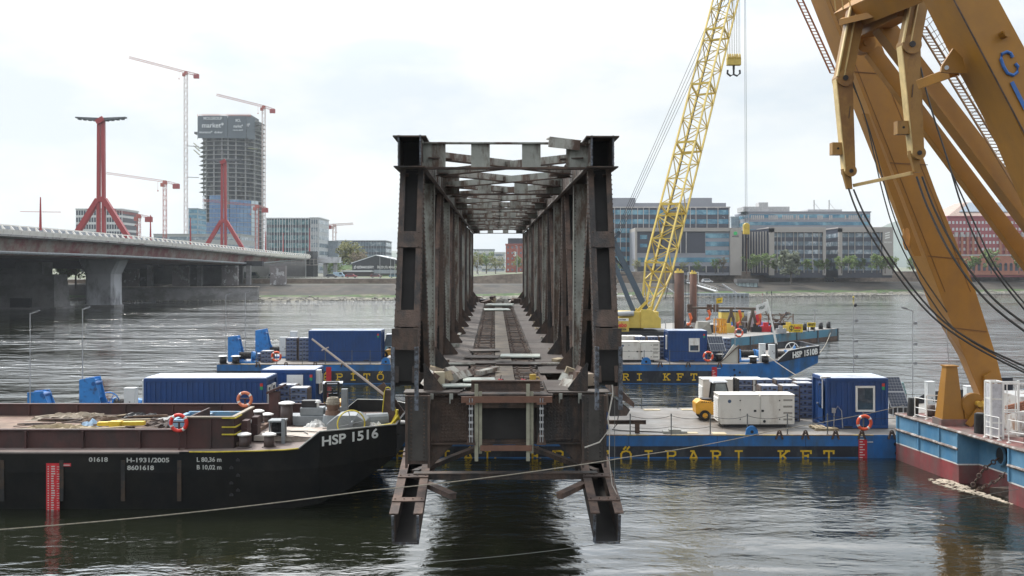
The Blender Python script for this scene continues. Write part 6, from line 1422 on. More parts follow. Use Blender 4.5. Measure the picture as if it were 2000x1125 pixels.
# ---- vehicles
def car(label, x, d, z, L_, hh, col, van=False, rz=0):
    t = thing('parked_car', label, 'van' if van else 'car', (x, d, z), 'cars on the far quays'); l = L_/2; w_ = .88
    m = pm('car_%s' % col[0], col[1], .3, 0, .03)
    pr_ = [(-l,.3),(l,.3),(l,.72),(l*.62,.88),(l*.3,hh),(-l*.72,hh),(-l,.85)] if not van else [(-l,.3),(l,.3),(l,.9),(l*.75,1.1),(l*.5,hh),(-l*.95,hh),(-l,1)]
    k = B(); k.prism([(x+a,z+c) for a, c in pr_],'y',d-w_,d+w_); k.build('body', m, t, bevel=.06)
    g0 = .92 if not van else 1.15
    wp = [(-l*.66,g0),(l*.5,g0),(l*.27,hh-.12),(-l*.66,hh-.12)] if not van else [(l*.1,g0),(l*.66,g0),(l*.46,hh-.15),(l*.1,hh-.15)]
    for e in (-1,1):
        k = B(); k.prism([(x+a,z+c) for a, c in wp],'y',d+e*(w_+.005)-.01,d+e*(w_+.005)+.01); k.build('window', glass, t)
        for a in (-l*.62,l*.62):
            k = B(); k.cyl((x+a,d+e*(w_-.12),z+.33),(x+a,d+e*(w_+.03),z+.33),.33,n=14); wh = k.build('wheel', rubber, t)
            k = B(); k.cyl((x+a,d+e*(w_+.0),z+.33),(x+a,d+e*(w_+.04),z+.33),.18,n=10); k.build('rim', galv, wh)
    return t
def gz(px, d): 
    x = (px-1000)/F*d; s = d-bank_d(x)
    pf = prof(x)
    for (a, c), (e_, f_) in zip(pf, pf[1:]):
        if a <= s <= e_: return c+(f_-c)*(s-a)/(e_-a)
    return 8
for px, d, L_, hh, col, van, lab in ((1381,392,4.5,1.6,('white',(.75,.75,.75)),0,'white hatchback driving on the lower right quay'),(1616,424,4.7,1.75,('black',(.02,.02,.02)),1,'black van parked on the lower right quay'),
   (492,385,6.0,2.5,('green_grey',(.15,.18,.16)),1,'grey-green lorry under the end of the road bridge'),(535,385,5.4,1.8,('silver',(.5,.5,.5)),0,'silver pickup near the bridge end'),(648,400,4.7,1.5,('dark',(.05,.05,.06)),0,'dark grey saloon parked by the railing'),(662,410,4.8,2.1,('pale_blue',(.35,.48,.6)),1,'pale blue van parked by the tent'),(686,400,4.8,1.5,('maroon',(.28,.03,.04)),0,'maroon car parked before the tent'),(735,400,4.8,1.5,('wine',(.16,.05,.05)),0,'wine-dark car right of the maroon one'),(771,400,4.5,1.5,('blue',(.1,.18,.25)),0,'blue-grey car at the right foot of the tent')):
    x = (px-1000)/F*d; dd = min(d, bank_d(x)+ (53.5 if px > 1000 else 300)); z_ = gz((x/dd*F)+1000, dd); car(lab, x, dd, z_+.0, L_, hh, col, bool(van))
# railing along left street
t = thing('street_railing', 'pale street railing along the parked cars on the left bank', 'railing', (-85,345,6.1))
k = B()
for z in (7.0,6.6): k.beam((-118,352,z),(-40,346,z),.06,.06)
for i in range(40): x = -118+i*2; y = 352-6*i/39; k.box(x-.04,y-.04,6,x+.04,y+.04,7.0)
k.build('rails', pm('rail_pale', (.4,.4,.38), .6), t)
for px, d, y0, nm in ((597,370,495,'beside the dark bridge-end pillar'),(742,380,500,'left of the tent slogans'),(763,380,503,'in the middle of the tent front'),(771,385,505,'at the right part of the tent'),(1010,390,480,'seen through the truss'),(934,390,490,'at left inside the truss opening'),(1472,395,501,'by the leftmost street tree'),(1589,395,500,'among the middle street trees'),(1703,395,502,'among the right street trees'),(1439,398,489,'before the beige logo wall'),(1415,398,424,'tall one on the left office roof')):
    a = P(px, y0, d); zb = gz(px, d) if px < 1100 else SZ; zb = min(zb, 8.3)
    if px == 1415: zb = 30
    k = B(); k.cyl((a.x,d,zb),(a.x,d,a.z),.14,.08,6); k.cyl((a.x-.0,d,a.z),(a.x-.9,d,a.z+.15),.07,n=5); tag(k.build('street_lamp', galv), 'thin grey lamp post %s' % nm, 'street lamp', 'lamp posts on the far bank')
# riverside kiosks, jetty, stairs
for px0, px1, y0, y1, nm in ((1442,1480,545,568,'glass riverside kiosk with dark roof, right one'),(1311,1347,546,567,'glass riverside kiosk half hidden by the brown piles')):
    d = 376; a, c = P(px0,y1,d), P(px1,y0,d); t = thing('riverside_kiosk', nm, 'kiosk', ((a.x+c.x)/2,d+2,a.z-1), 'glass kiosks on the quay slope')
    k = B(); k.box(a.x,d,a.z-2,c.x,d+5,a.z); k.box(a.x,d+.3,a.z,c.x,d+5,c.z-1.4); k.build('walls', pm('kiosk_glass', (.28,.36,.37), .2, 0, .3, .6, (.5,.58,.6), .4, .5), t)
    k = B(); k.box(a.x-.5,d-.3,c.z-1.4,c.x+.3,d+5.2,c.z); k.build('roof', pm('kiosk_roof', (.12,.12,.12), .8, 0, .3, .5), t)
    for i in range(6): x = a.x+(c.x-a.x)*i/5; k = B(); k.box(x-.08,d+.1,a.z,x+.08,d+.3,c.z-1.4); k.build('mullion', slate, t)
t = thing('floating_jetty', 'grey floating jetty below the riverside kiosks', 'jetty', (83,350,0)); 
a, c = P(1335,583,345), P(1463,573,345); k = B(); k.box(a.x,345,.25,c.x,351,c.z); k.build('deck', pm('jetty_grey', (.2,.22,.24), .8), t)
k = B()
for i in range(17): x = a.x+(c.x-a.x-.5)*i/16; k.box(x,344.9,-.3,x+.45,345.3,c.z-.3)
k.build('piles', pm('jetty_pale', (.3,.33,.35)), t)
k = B(); k.beam((66,374,4.6),(72.5,354,1.8),1.4,.15)
for e in (-.9,.9): k.beam((66+e*.8,374,5.6),(72.5+e*.8,354,2.8),.08,.08)
for i in range(6): k.box(66+i*1.3-.04,373-i*3.8,4.5-i*.55,66+i*1.3+.04,373.2-i*3.8,5.6-i*.55)
tag(k.build('gangway', pm('gangway_white', (.5,.52,.53), .6)), 'white gangway stair running down to the jetty', 'gangway')
k = B(); a, c = P(1344,548,378), P(1364,531,378)
for x in (a.x,c.x): k.box(x-.12,378,a.z-1,x+.12,378.3,c.z)
k.box(a.x,378,c.z-.3,c.x,378.3,c.z); tag(k.build('gate_frame', white), 'white gate frame at the head of the gangway', 'gate frame')
for px, y0, px1, y1, nm in ((1411,555,1446,577,'thin steel dolphin boom right of the jetty, sloping'),(1300,560,1325,578,'second sloping steel boom left of the brown piles')):
    k = B(); k.cyl(P(px,y0,352),P(px1,y1,348),.25,n=6); tag(k.build('mooring_boom', galv), nm, 'mooring boom')
# people on the shore
def person(label, x, y, z, h, top, trous, step=.15, face=0):
    t = thing('person', label, 'person', (x,y,z), 'people walking on the far shore'); s = h/1.75
    J = {'pel':(0,0,.95),'ch':(0,.02,1.3),'ne':(0,.02,1.5),'he':(0,0,1.64),'shl':(-.19,.02,1.42),'ell':(-.25,.05,1.15),'hal':(-.24,-.06,.92),'shr':(.19,.02,1.42),'elr':(.25,.05,1.15),'har':(.24,-.08,.92),'hil':(-.09,0,.92),'knl':(-.1,-step,.5),'fol':(-.1,-step*.6,.06),'tol':(-.1,-step-.12,.03),'hir':(.09,0,.92),'knr':(.1,step*.6,.5),'for':(.1,step*1.5,.08),'tor':(.1,step*1.3-.1,.03)}
    E = [('pel','ch'),('ch','ne'),('ne','he'),('ch','shl'),('shl','ell'),('ell','hal'),('ch','shr'),('shr','elr'),('elr','har'),('pel','hil'),('hil','knl'),('knl','fol'),('fol','tol'),('pel','hir'),('hir','knr'),('knr','for'),('for','tor')]
    Rd = {'pel':.15,'ch':.17,'ne':.06,'he':.11,'shl':.07,'ell':.05,'hal':.04,'shr':.07,'elr':.05,'har':.04,'hil':.1,'knl':.07,'fol':.045,'tol':.04,'hir':.1,'knr':.07,'for':.045,'tor':.04}
    ks = list(J); me = bpy.data.meshes.new('body'); me.from_pydata([V(J[q])*s for q in ks], [(ks.index(a), ks.index(c)) for a, c in E], [])
    o = bpy.data.objects.new('body', me); C.objects.link(o); o.parent = t; me.materials.append(pm(top[0], top[1], .9))
    md = o.modifiers.new('skin','SKIN'); sk_ = me.skin_vertices if len(me.skin_vertices) else None
    if sk_ is None: me.attributes; 
    for i, q in enumerate(ks):
        try: me.skin_vertices[0].data[i].radius = (Rd[q]*s, Rd[q]*s*.8)
        except Exception: break
    try: me.skin_vertices[0].data[0].use_root = True
    except Exception: pass
    o.modifiers.new('sub','SUBSURF').levels = 1
    k = B(); k.ball((x,y,z+1.66*s),.12*s,8,6,0,(1,1,1.05)); k.build('hair', pm('dark_hair', (.03,.025,.02), .9), t)
    t.rotation_euler = (0,0,face); return t
for px, d, h_, nm in ((1498,352,1.75,'person in dark clothes on the far shore, left of the pair'),(1507,353,1.78,'person in dark clothes on the far shore, right of the pair'),(1489,351,1.2,'small person in a reddish top on the far shore')):
    person(nm, (px-1000)/F*d, d, gz(px,d), h_, ('cloth_dark',(.03,.03,.04)) if h_ > 1.5 else ('cloth_red',(.3,.08,.08)), None, .15, .6)
k = B(); q = P(1206,580,335); k.prism([(q.x-4,.1),(q.x+4,.1),(q.x+5,.9),(q.x-4.5,.8)],'y',335,337.2); k.box(q.x-3,335.4,.85,q.x,336.8,1.7); tag(k.build('small_boat', white), 'small white boat moored at the far shore beside the truss', 'boat')
k = B(); k.ball(P(1667,581,330)+V((0,0,.1)),.35); tag(k.build('buoy', pm('buoy_yellow', (.6,.45,.05))), 'small yellow buoy floating near the far shore', 'buoy')
# ================================================================ CRAWLER CRANE BARGE
rb = pm('work_barge_blue', (.065,.20,.29), .6, 0, .15, .3, (.10,.12,.13), .4, .25, .5); wdeck = pm('work_barge_deck', (.22,.21,.195), .8, 0, .15, .2)
wb = thing('work_barge', 'long weathered blue work barge carrying the yellow crawler crane', 'barge', (22,125,0))
E0, E1 = V((3,92.4,0)), V((43.9,134.5,0)); ed = (E1-E0).normalized(); en = V((-ed.y, ed.x, 0))
k = B(); q = [E0,E1,E1+en*24,E0+en*24]; k.hexa([p+V((0,0,-1)) for p in q]+[p+V((0,0,1.47)) for p in q]); k.build('hull', rb, wb)
k = B(); k.hexa([p+V((0,0,1.47)) for p in q]+[p+V((0,0,1.5)) for p in q]); k.build('deck', wdeck, wb)
k = B(); k.beam(E0-en*.03+V((0,0,.25)),E1-en*.03+V((0,0,.25)),.5,.06,0,tuple(en)); k.build('rust_band', steelr, wb)
for i in range(10):
    a = E0+ed*(58.6-i*5.6)-en*.05; k = B(); k.beam(a+V((0,0,.0)),a+V((0,0,1.5)),.3 if i < 2 else .1,.1,0,tuple(en)); k.build('fender_rib', pm('fender_dark', (.06,.07,.08)), wb)
def WBd(px, py): d = 7.88*1950/(py-HY); return P(px, py, d)
slatb = pm('gantry_slate', (.035,.055,.075), .5, 0, .1, 1)
cc = thing('crawler_crane', 'yellow crawler crane with tall lattice boom and dark gantry', 'crane', (14,112,1.5))
k = B()
for y in (109,114.5): k.prism([(9.5,1.5),(17.3,1.5),(17.8,2.0),(17.3,2.6),(9.5,2.6),(9,2.0)],'y',y,y+1.1)
k.build('crawler_track', blackp, cc)
k = B(); k.box(10,110,2.2,17,114.5,2.7); k.cyl((13.4,112.3,2.6),(13.4,112.3,3.0),1.4,n=16); k.build('undercarriage', blackp, cc)
k = B(); k.box(11.8,110.2,2.95,16.2,113.8,4.75); k.prism([(14.2,2.95),(16.4,2.95),(16.4,4.0),(15.4,5.0),(14.2,5.0)],'y',109.9,110.25); k.build('house', yel2, cc, bevel=.05)
k = B(); k.box(11.2,109.7,2.3,12.85,111.2,4.1); k.build('counterweight', yel2, cc, bevel=.03)
k = B(); k.box(11.25,109.66,3.75,12.8,109.69,4.05); k.build('sign_strip', white, cc)
text('hebo', 'lettering', pm('hebo_red', (.55,.04,.03), .5), cc, (11.45,109.6,3.1), (1,0,0), (0,0,1), .5, width=1.15, bold=.03)
text('MARITIEM', 'lettering', blackp, cc, (11.45,109.6,2.75), (1,0,0), (0,0,1), .2, width=1.1, bold=.02)
text('MARITIEM', 'lettering', blackp, cc, (11.5,109.64,3.83), (1,0,0), (0,0,1), .14, width=1.0, bold=.02)
k = B(); k.cyl((11.5,109.9,4.5),(13.4,109.9,4.6),.28,n=12); k.build('exhaust_silencer', galv, cc)
for o_ in (0., 2.6):
    k = B(); k.beam(P(1197,470,113+o_),P(1265,612,111+o_),.62,.5,0,(0,1,0)); k.beam(P(1189,490,113+o_),P(1237,608,111+o_),.5,.4,0,(0,1,0)); k.beam(P(1192,505,113+o_),P(1205,505,113+o_),.12,.12); k.beam(P(1203,503,113+o_),P(1203,538,112.5+o_),.15,.15); k.beam(P(1203,505,113+o_),P(1222,530,112.5+o_),.15,.15); k.beam(P(1204,537,112.5+o_),P(1226,537,112.5+o_),.8,.12); k.build('gantry', slatb, cc)
k = B(); k.cyl(P(1193,468,112),P(1200,468,115.5),.35,n=10); k.cyl(P(1208,455,113),P(1209,455,115),.25,n=8); k.beam(P(1196,470,113),P(1209,457,113),.3,.3); k.build('gantry_sheave', slatb, cc)
for a, c in ((P(1224,630,111),P(1262,590,111)),(P(1216,632,113),P(1245,603,113)),(P(1243,628,110.5),P(1270,600,111))): k = B(); k.beam(a,c,.3,.3); k.build('boom_stop', yel2, cc)
# boom sections
Bb = V((15.05,112,4.04)); k_ = 23.9; Bt = V((28.2,131.8,45.)); bd = (Bt-Bb); bl_ = bd.length; bd.normalize()
Av = V((.83,-.55,0)); Bv = V((bd.y,-bd.x,0)).normalized(); 
h1 = Bv*1.25                                    # across the boom
h2 = (h1.cross(bd)).normalized()*1.05           # through the boom
def bsec(name, s0, s1, w0, w1, n, parent):
    k = B(); p, q = Bb+bd*s0, Bb+bd*s1
    cs = [(1,1),(1,-1),(-1,-1),(-1,1)]
    for a, c in cs: k.beam(p+h1*a*w0+h2*c*w0, q+h1*a*w1+h2*c*w1, .19, .19)
    for i in range(n):
        u0, u1 = i/n, (i+1)/n; a0, a1 = p+(q-p)*u0, p+(q-p)*u1; wa, wc = w0+(w1-w0)*u0, w0+(w1-w0)*u1
        for j in range(4):
            c0, c1 = cs[j], cs[(j+1)%4]
            x0_, x1_ = (c0, c1) if (i+j)%2 else (c1, c0)
            k.beam(a0+h1*x0_[0]*wa+h2*x0_[1]*wa, a1+h1*x1_[0]*wc+h2*x1_[1]*wc, .10, .10)
            if i % 2 == 0: k.beam(a0+h1*c0[0]*wa+h2*c0[1]*wa, a0+h1*c1[0]*wa+h2*c1[1]*wa, .09, .09)
    for u, ww_ in ((0,w0),(1,w1)):
        a = p+(q-p)*u
        for j in range(4):
            c0, c1 = cs[j], cs[(j+1)%4]; k.beam(a+h1*c0[0]*ww_+h2*c0[1]*ww_, a+h1*c1[0]*ww_+h2*c1[1]*ww_, .16, .16)
    return k.build(name, yel2, parent)
bsec('boom_foot', 0, 6.5, .35, 1, 3, cc)
s = 6.5
for ln in (8,9,9,9,9,9): bsec('boom_section', s+.06, s+ln-.06, 1, 1, 5, cc); s += ln
k = B(); a, c = Bb+bd*11-h2*1.12, Bb+bd*15-h2*1.12; k.beam(a, c, 2.3, .06, 0, tuple(h2)); k.build('warning_panel', pm('mesh_panel_grey', (.13,.13,.11), .8, 0, .2, 2), cc)
for e in (-1,1): k = B(); k.tube([Bb+bd*3-h2*1.15+h1*e*.9, Bb+bd*52-h2*1.15+h1*e*.9], .055, 5); k.build('hose_line', blackp, cc)
for e, (qx, qy) in enumerate(((1199,462),(1203,460),(1209,455),(1213,454))):
    k = B(); k.tube([P(qx,qy,113.5), Bb+bd*(54)-h2*1.1+h1*(-.8+.5*e)], .035, 4); k.build('pendant_cable', cable, cc)
hb = P(1433,120,134)
t = thing('hook_block', 'heavy yellow hook block with double hook below the boom tip', 'hook block', hb-V((0,0,2)))
k = B(); k.box(hb.x-.95,hb.y-.35,hb.z-.55,hb.x+.95,hb.y+.35,hb.z+.55); 
k.build('body', yel2, t, bevel=.1)
for i in range(6): k = B(); k.cyl((hb.x-.8+i*.32-.05,hb.y,hb.z+.55),(hb.x-.8+i*.32+.05,hb.y,hb.z+.55),.5,n=14); k.build('sheave', yel2, t)
k = B(); k.cyl((hb.x,hb.y,hb.z-.5),(hb.x,hb.y,hb.z-1.1),.16,n=8)
for e in (-1,1): k.tube([(hb.x,hb.y,hb.z-1.0),(hb.x,hb.y,hb.z-1.75),(hb.x+e*.45,hb.y,hb.z-1.95),(hb.x+e*.85,hb.y,hb.z-1.6),(hb.x+e*.8,hb.y,hb.z-1.15)],.14,6)
k.build('double_hook', blackp, t)
for i in range(8): k = B(); k.tube([(hb.x-.85+i*.24,hb.y,hb.z+.6),(hb.x-.6+i*.2,hb.y,hb.z+14)],.025,4); k.build('hoist_rope', cable, t)
hs = P(1457.5,448,140)
t = thing('hook_block', 'small yellow ball hook hanging on the thin fly rope', 'hook block', hs-V((0,0,1)))
k = B(); k.box(hs.x-.45,hs.y-.25,hs.z-.7,hs.x+.45,hs.y+.25,hs.z+.75); k.cyl((hs.x,hs.y-.3,hs.z+.5),(hs.x,hs.y+.3,hs.z+.5),.42,n=12); k.build('body', yel2, t, bevel=.08)
k = B(); k.tube([(hs.x,hs.y,hs.z-.6),(hs.x,hs.y,hs.z-1.2),(hs.x+.22,hs.y,hs.z-1.4),(hs.x+.3,hs.y,hs.z-1.15)],.08,6); k.build('hook', blackp, t)
k = B(); k.tube([(hs.x+.05,hs.y,hs.z-1.3),P(1457.5,536,140)],.07,5); k.build('sling', steelr, t)
for e in (-.12,.12): k = B(); k.tube([(hs.x+e,hs.y,hs.z+.6),P(1455+e*8,-60,140)],.025,4); k.build('hoist_rope', cable, t)
# spuds
for px0, px1, y0, d, lab in ((1317,1336,533,112,'nearer brown tubular spud pile with yellow cap'),(1347,1361,535,131,'farther brown tubular spud pile with yellow cap')):
    a, c = P(px0,y0,d), P(px1,y0,d); x = (a.x+c.x)/2; r = (c.x-a.x)/2; t = thing('spud_pile', lab, 'spud pile', (x,d,-1), 'brown spud piles of the work barge')
    k = B(); k.cyl((x,d,-1),(x,d,a.z),r,n=20); k.build('tube', pm('pile_rust', (.125,.058,.038), .8, 0, .2, .8, (.08,.045,.035), .5, .5, .2), t, True)
    k = B(); k.cyl((x,d,a.z),(x,d,a.z+.25),r*1.02,r*.9,16); k.box(x-r*.5,d-.1,a.z+.25,x-r*.1,d+.1,a.z+.5); k.box(x+r*.2,d-.1,a.z+.25,x+r*.5,d+.1,a.z+.4); k.build('cap', yel2, t)
    k = B(); k.tube([(x-r*1.25,d,a.z-.2),(x-r*1.25,d,1.5)],.03,4); k.tube([(x+r*1.25,d,a.z-.2),(x+r*1.25,d,1.5)],.03,4); k.build('guide_wire', cable, t)
# deck gear on the work barge
orf = pm('safety_orange', (.6,.12,.03), .5)
t = thing('pipe_rack', 'long rusty pipe resting on trestles over the work barge deck', 'pipe rack', WBd(1420,648)); d = 127
k = B(); k.cyl(P(1345,601,d),P(1487,603,d),.15,n=10); k.build('pipe', pm('pipe_rust', (.09,.07,.055), .8), t)
for px in (1428,1470):
    k = B(); p = P(px,606,d)
    for e, f_ in ((-.95,-.5),(-.4,.5),(.4,-.5),(.95,.5)): k.beam(p,(p.x+e,d+f_,1.5),.16,.16)
    k.beam(p+V((0,0,-.9)),p+V((0,0,.2)),.35,.35); k.build('trestle', pm('pipe_rust', (.09,.07,.055)), t)
for px in (1347,1385,1398): k = B(); p = P(px,602,d); k.box(p.x-.3,d-.2,p.z-.5,p.x+.3,d+.2,p.z+.5); k.build('collar', steelr, t)
for i, (px, y0, y1) in enumerate(((1347,612,632),(1384,606,622),(1444,606,630),(1482,606,632))):
    a, c = P(px,y0,126.5), P(px+1,y1,126.5); k = B(); k.tube([a,(a.x+.2,a.y,(a.z+c.z)/2),c,c+V((-.4,0,-.1))],.19,7); tag(k.build('orange_fender', orf), 'bright orange hanging fender under the rusty pipe, %s from the left' % ORD[i].replace('lowest','first'), 'fender', 'orange fenders on the work barge')
for i, (px0, px1) in enumerate(((1409,1425),(1426,1439),(1440,1453))):
    a, c = P(px0,636,135), P(px1,610,135); t = thing('yellow_cabinet', 'yellow steel cabinet behind the pipe rack, %s of three' % ('left','middle','right')[i], 'cabinet', (a.x,135,1.5), 'yellow cabinets on the work barge')
    k = B(); k.box(a.x,135,1.5,c.x,137,c.z); k.build('body', yel2, t); k = B(); k.box(a.x-.03,134.97,c.z,c.x+.03,137.1,c.z+.2); k.build('lid', slatb, t); k = B(); k.box(a.x+.25,134.95,1.8,c.x-.25,134.99,c.z-.3); k.build('door', yel2, t)
a, c = P(1465,640,130), P(1487,610,130); t = thing('locker', 'tall grey and red locker on the work barge', 'locker', (a.x,130,1.5)); k = B(); k.box(a.x,130,1.5,(a.x+c.x)/2,131.5,c.z); k.build('grey_half', galv, t); k = B(); k.box((a.x+c.x)/2,130,1.5,c.x,131.5,c.z); k.build('red_half', redp, t)
a, c = P(1398,650,123), P(1418,624,123); t = thing('orange_rack', 'orange tubular steel frame before the yellow cabinets', 'frame', (a.x,123,1.5)); k = B()
for x in (a.x,a.x+.45,(a.x+c.x)/2,c.x-.3,c.x):
    for y in (123,124): k.box(x-.06,y-.06,1.5,x+.06,y+.06,c.z)
for z in (1.7,2.4,c.z): k.box(a.x,122.95,z-.06,c.x,123.05,z+.06); k.box(a.x,123.95,z-.06,c.x,124.05,z+.06)
k.build('bars', pm('frame_orange', (.62,.28,.02), .5), t)
for i, (px, y) in enumerate(((1449,634),(1461,636))):
    p = WBd(px,y+6); t = thing('cable_drum', 'wooden cable drum on the work barge, %s one' % ('left','right')[i], 'cable drum', (p.x,p.y,1.5)); k = B()
    for e in (-.4,.4): k.cyl((p.x,p.y+e-.04,2.35),(p.x,p.y+e+.04,2.35),.85,n=18)
    k.build('flange', pm('drum_wood', (.13,.11,.09), .9), t); k = B(); k.cyl((p.x,p.y-.4,2.35),(p.x,p.y+.4,2.35),.5,n=14); k.build('core', cable, t)
rs = random.Random(21)
t = thing('scrap_stack', 'tall tangled stack of rusty frames on the work barge', 'scrap stack', WBd(1520,645)); k = B(); p = WBd(1521,645)
for i in range(70): a = V((p.x+rs.uniform(-1.6,1.6), p.y+rs.uniform(-1,1), 1.5+rs.uniform(0,2.1))); k.beam(a, a+V((rs.uniform(-.9,.9),rs.uniform(-.5,.5),rs.uniform(-.5,.5))), .08,.08)
for x in (-1.6,0,1.6): k.box(p.x+x-.06,p.y-1,1.5,p.x+x+.06,p.y-.9,3.7)
k.build('frames', pm('scrap_rust', (.12,.08,.06), .9), t)
k = B()
for i in range(22): px = rs.uniform(1352,1545); q = WBd(px, rs.uniform(640,652)); s_ = rs.uniform(.2,.6); 
hues = [('dark machine box',slatb),('rusty crate',steelr),('grey pump',galv),('black drum',blackp),('yellow hose reel',yel2),('blue barrel',bluew),('red bin',redp)]
for i in range(26):
    px = 1335+i*8.2+rs.uniform(-3,3); q = WBd(px, rs.uniform(641,655)); nm_, m_ = hues[i % 7]; s_ = rs.uniform(.35,.8); k = B()
    if i % 3 == 0: k.cyl((q.x,q.y,1.5),(q.x,q.y,1.5+s_*1.5),s_*.45,n=10); k.cyl((q.x,q.y,1.5+s_*1.5),(q.x,q.y,1.55+s_*1.5),s_*.5,n=10)
    else: k.box(q.x-s_,q.y-s_*.6,1.5,q.x+s_,q.y+s_*.6,1.5+s_); k.box(q.x-s_*.5,q.y-s_*.4,1.5+s_,q.x+s_*.3,q.y+s_*.3,1.5+s_*1.6); k.box(q.x+s_*.5,q.y-s_*.65,1.5,q.x+s_*.7,q.y-s_*.6,1.5+s_*1.2)
    tag(k.build(nm_.split(' ')[-1]+'_item' if 0 else nm_.replace(' ','_'), m_), 'small %s in the work barge deck gear, item %s from left' % (nm_, ('one two three four five six seven eight nine ten eleven twelve thirteen fourteen fifteen sixteen seventeen eighteen nineteen twenty twenty-one twenty-two twenty-three twenty-four twenty-five twenty-six').split()[i]), nm_.split(' ')[-1])
k = B(); a = WBd(1352,650); k.hexa([(a.x,122,1.5),(a.x+1.9,122,1.5),(a.x+1.9,124,1.5),(a.x,124,1.5),(a.x+.3,122.6,3.0),(a.x+1.6,122,3.0),(a.x+1.6,124,3.0),(a.x+.3,124,3.0)]); tag(k.build('tilted_hatch', pm('hatch_grey', (.25,.24,.21), .8)), 'grey tilted hatch cover just right of the brown pile', 'hatch cover')
for s_, px0, px1, y0, y1, d, lab, wr, ink in (('hebo',1541,1568,649,633,124,'yellow company sign board with a red word on the work barge',.9,pm('hebo_red', (.55,.04,.03))),('HEBO-LIFT 8',1577,1593,639,630,126,'narrow yellow name board with black letters on the work barge',.8,blackp)):
    a, c = P(px0,y0,d), P(px1,y1,d); t = thing('sign_board', lab, 'sign', (a.x,d,1.5)); k = B(); k.box(a.x,d,a.z,c.x,d+.08,c.z); k.build('panel', pm('sign_yellow', (.7,.5,.03), .5), t)
    k = B(); k.box(a.x+.1,d+.08,1.5,a.x+.2,d+.15,a.z+.3); k.box(c.x-.2,d+.08,1.5,c.x-.1,d+.15,a.z+.3); k.build('post', slatb, t)
    w_ = c.x-a.x
    if s_ == 'hebo':
        text(s_, 'lettering', ink, t, (a.x+w_*.38,d-.02,a.z+.42), (1,0,0), (0,0,1), .42, width=w_*.5, bold=.03); text('MARITIEM', 'lettering', blackp, t, (a.x+w_*.40,d-.02,a.z+.15), (1,0,0), (0,0,1), .12, width=w_*.4, bold=.02)
        k = B(); k.torus((a.x+w_*.18,d-.02,a.z+.55),(0,-1,0),.25,.04,12,4); k.beam((a.x+w_*.18,d-.03,a.z+.15),(a.x+w_*.18,d-.03,a.z+.85),.07,.03); k.build('anchor_emblem', blackp, t)
    else: text(s_, 'lettering', ink, t, (a.x+.08,d-.02,a.z+.2), (1,0,0), (0,0,1), .28, width=w_*.85, bold=.03)
for i, px in enumerate((1608,1614,1622,1630)):
    a = E0+ed*(51+i*2.2)+en*.8; bollard('black bollard at the right end of the work barge, %s of four' % ('first','second','third','fourth')[i], a.x, a.y, 1.5, .9, .3, False, 'black bollards at the end of the work barge')
k = B(); a = E0+ed*50+en*6; k.box(a.x-2,a.y-1,1.5,a.x+2.5,a.y+1,2.4); k.beam((a.x-2,a.y,2.4),(a.x-1.5,a.y,3.2),.2,.2); k.beam((a.x-.8,a.y,2.4),(a.x-1.3,a.y,3.1),.2,.2); k.beam((a.x+1.8,a.y,2.3),(a.x+2.9,a.y,3.8),.25,.25); k.beam((a.x+2.2,a.y,3.3),(a.x+3.4,a.y,3.6),.2,.2); tag(k.build('anchor_winch', pm('winch_dark', (.06,.06,.07), .7)), 'dark anchor winch with jutting arms near the barge end', 'winch')
ring_buoy('orange lifebuoy at the near edge of the work barge deck', P(1443,650,113.5), r=.42)
for i, (px, y) in enumerate(((1403,622),(1591,605),(1300,625),(1455,628))):
    q = WBd(px,648); k = B(); k.cyl((q.x,q.y,1.5),(q.x,q.y,P(px,y,q.y).z),.06,n=5); k.beam((q.x-.4,q.y,P(px,y,q.y).z),(q.x+.4,q.y,P(px,y,q.y).z),.08,.08); tag(k.build('deck_pole', galv), 'thin deck pole on the work barge, %s' % ('left of the orange frame','near the name board','behind the crawler crane','beside the cable drums')[i], 'pole', 'thin poles on the work barge')
# mooring lines of the bows
for n_, (a, c, s_, lab) in enumerate(((P(1613,690,84),P(2010,738,60),.3,'thin mooring line from the far bow to the right, upper'),(P(1613,697,84),P(2010,760,58),.4,'thin mooring line from the far bow to the right, lower'),(P(1635,652,134),P(2010,682,120),.2,'thin line from the work barge end to the right'),(P(1497,693,82.4),P(1555,733,76),.05,'pale rope from the far bow bollard into the water'),(P(1622,650,133),P(1600,690,88),.3,'pale rope hanging from the work barge end'))):
    rope('mooring_line', lab, sag(a,c,s_), .018 if n_ < 3 else .035, None if n_ > 2 else cable)
# ================================================================ FLOATING CRANE VESSEL (right)
VH = 2.28
vb = pm('vessel_blue', (.065,.21,.37), .55, 0, .15, .8, (.14,.29,.42), .45, .9, .35, .05, 8, None, .3); vr = pm('vessel_red', (.24,.04,.045), .7, 0, .25, .8, (.14,.085,.08), .5, 1.3, .3, .1, 8, None, .3)
vdk = pm('vessel_deck_red', (.21,.095,.085), .8, 0, .25, 1.2, (.15,.12,.11), .45, .9); rustrail = pm('rusty_rail', (.2,.16,.14), .8, 0, .3, 3, (.36,.34,.32), .4, 3)
vs = thing('crane_vessel', 'blue and red hull of a floating crane vessel entering at right', 'vessel', (24, 40, 0))
sx = lambda d: 19.0+(49.4-d)*.112
def hullpoly(dx=0, rec=.9): return [(sx(49.4)+dx,49.4-dx),(sx(43.85)+dx,43.85),(sx(43.85)+rec+dx,43.85),(sx(40.25)+rec+dx,40.25),(sx(40.25)+dx,40.25),(sx(14)+dx,14),(48,14),(48,49.4-dx)]
k = B(); k.prism(hullpoly(),'z',.86,VH-.05,0); k.prism(hullpoly(),'z',.80,.86,1); k.prism(hullpoly(),'z',-1.2,.80,2); k.build('hull', [vb, white, vr], vs)
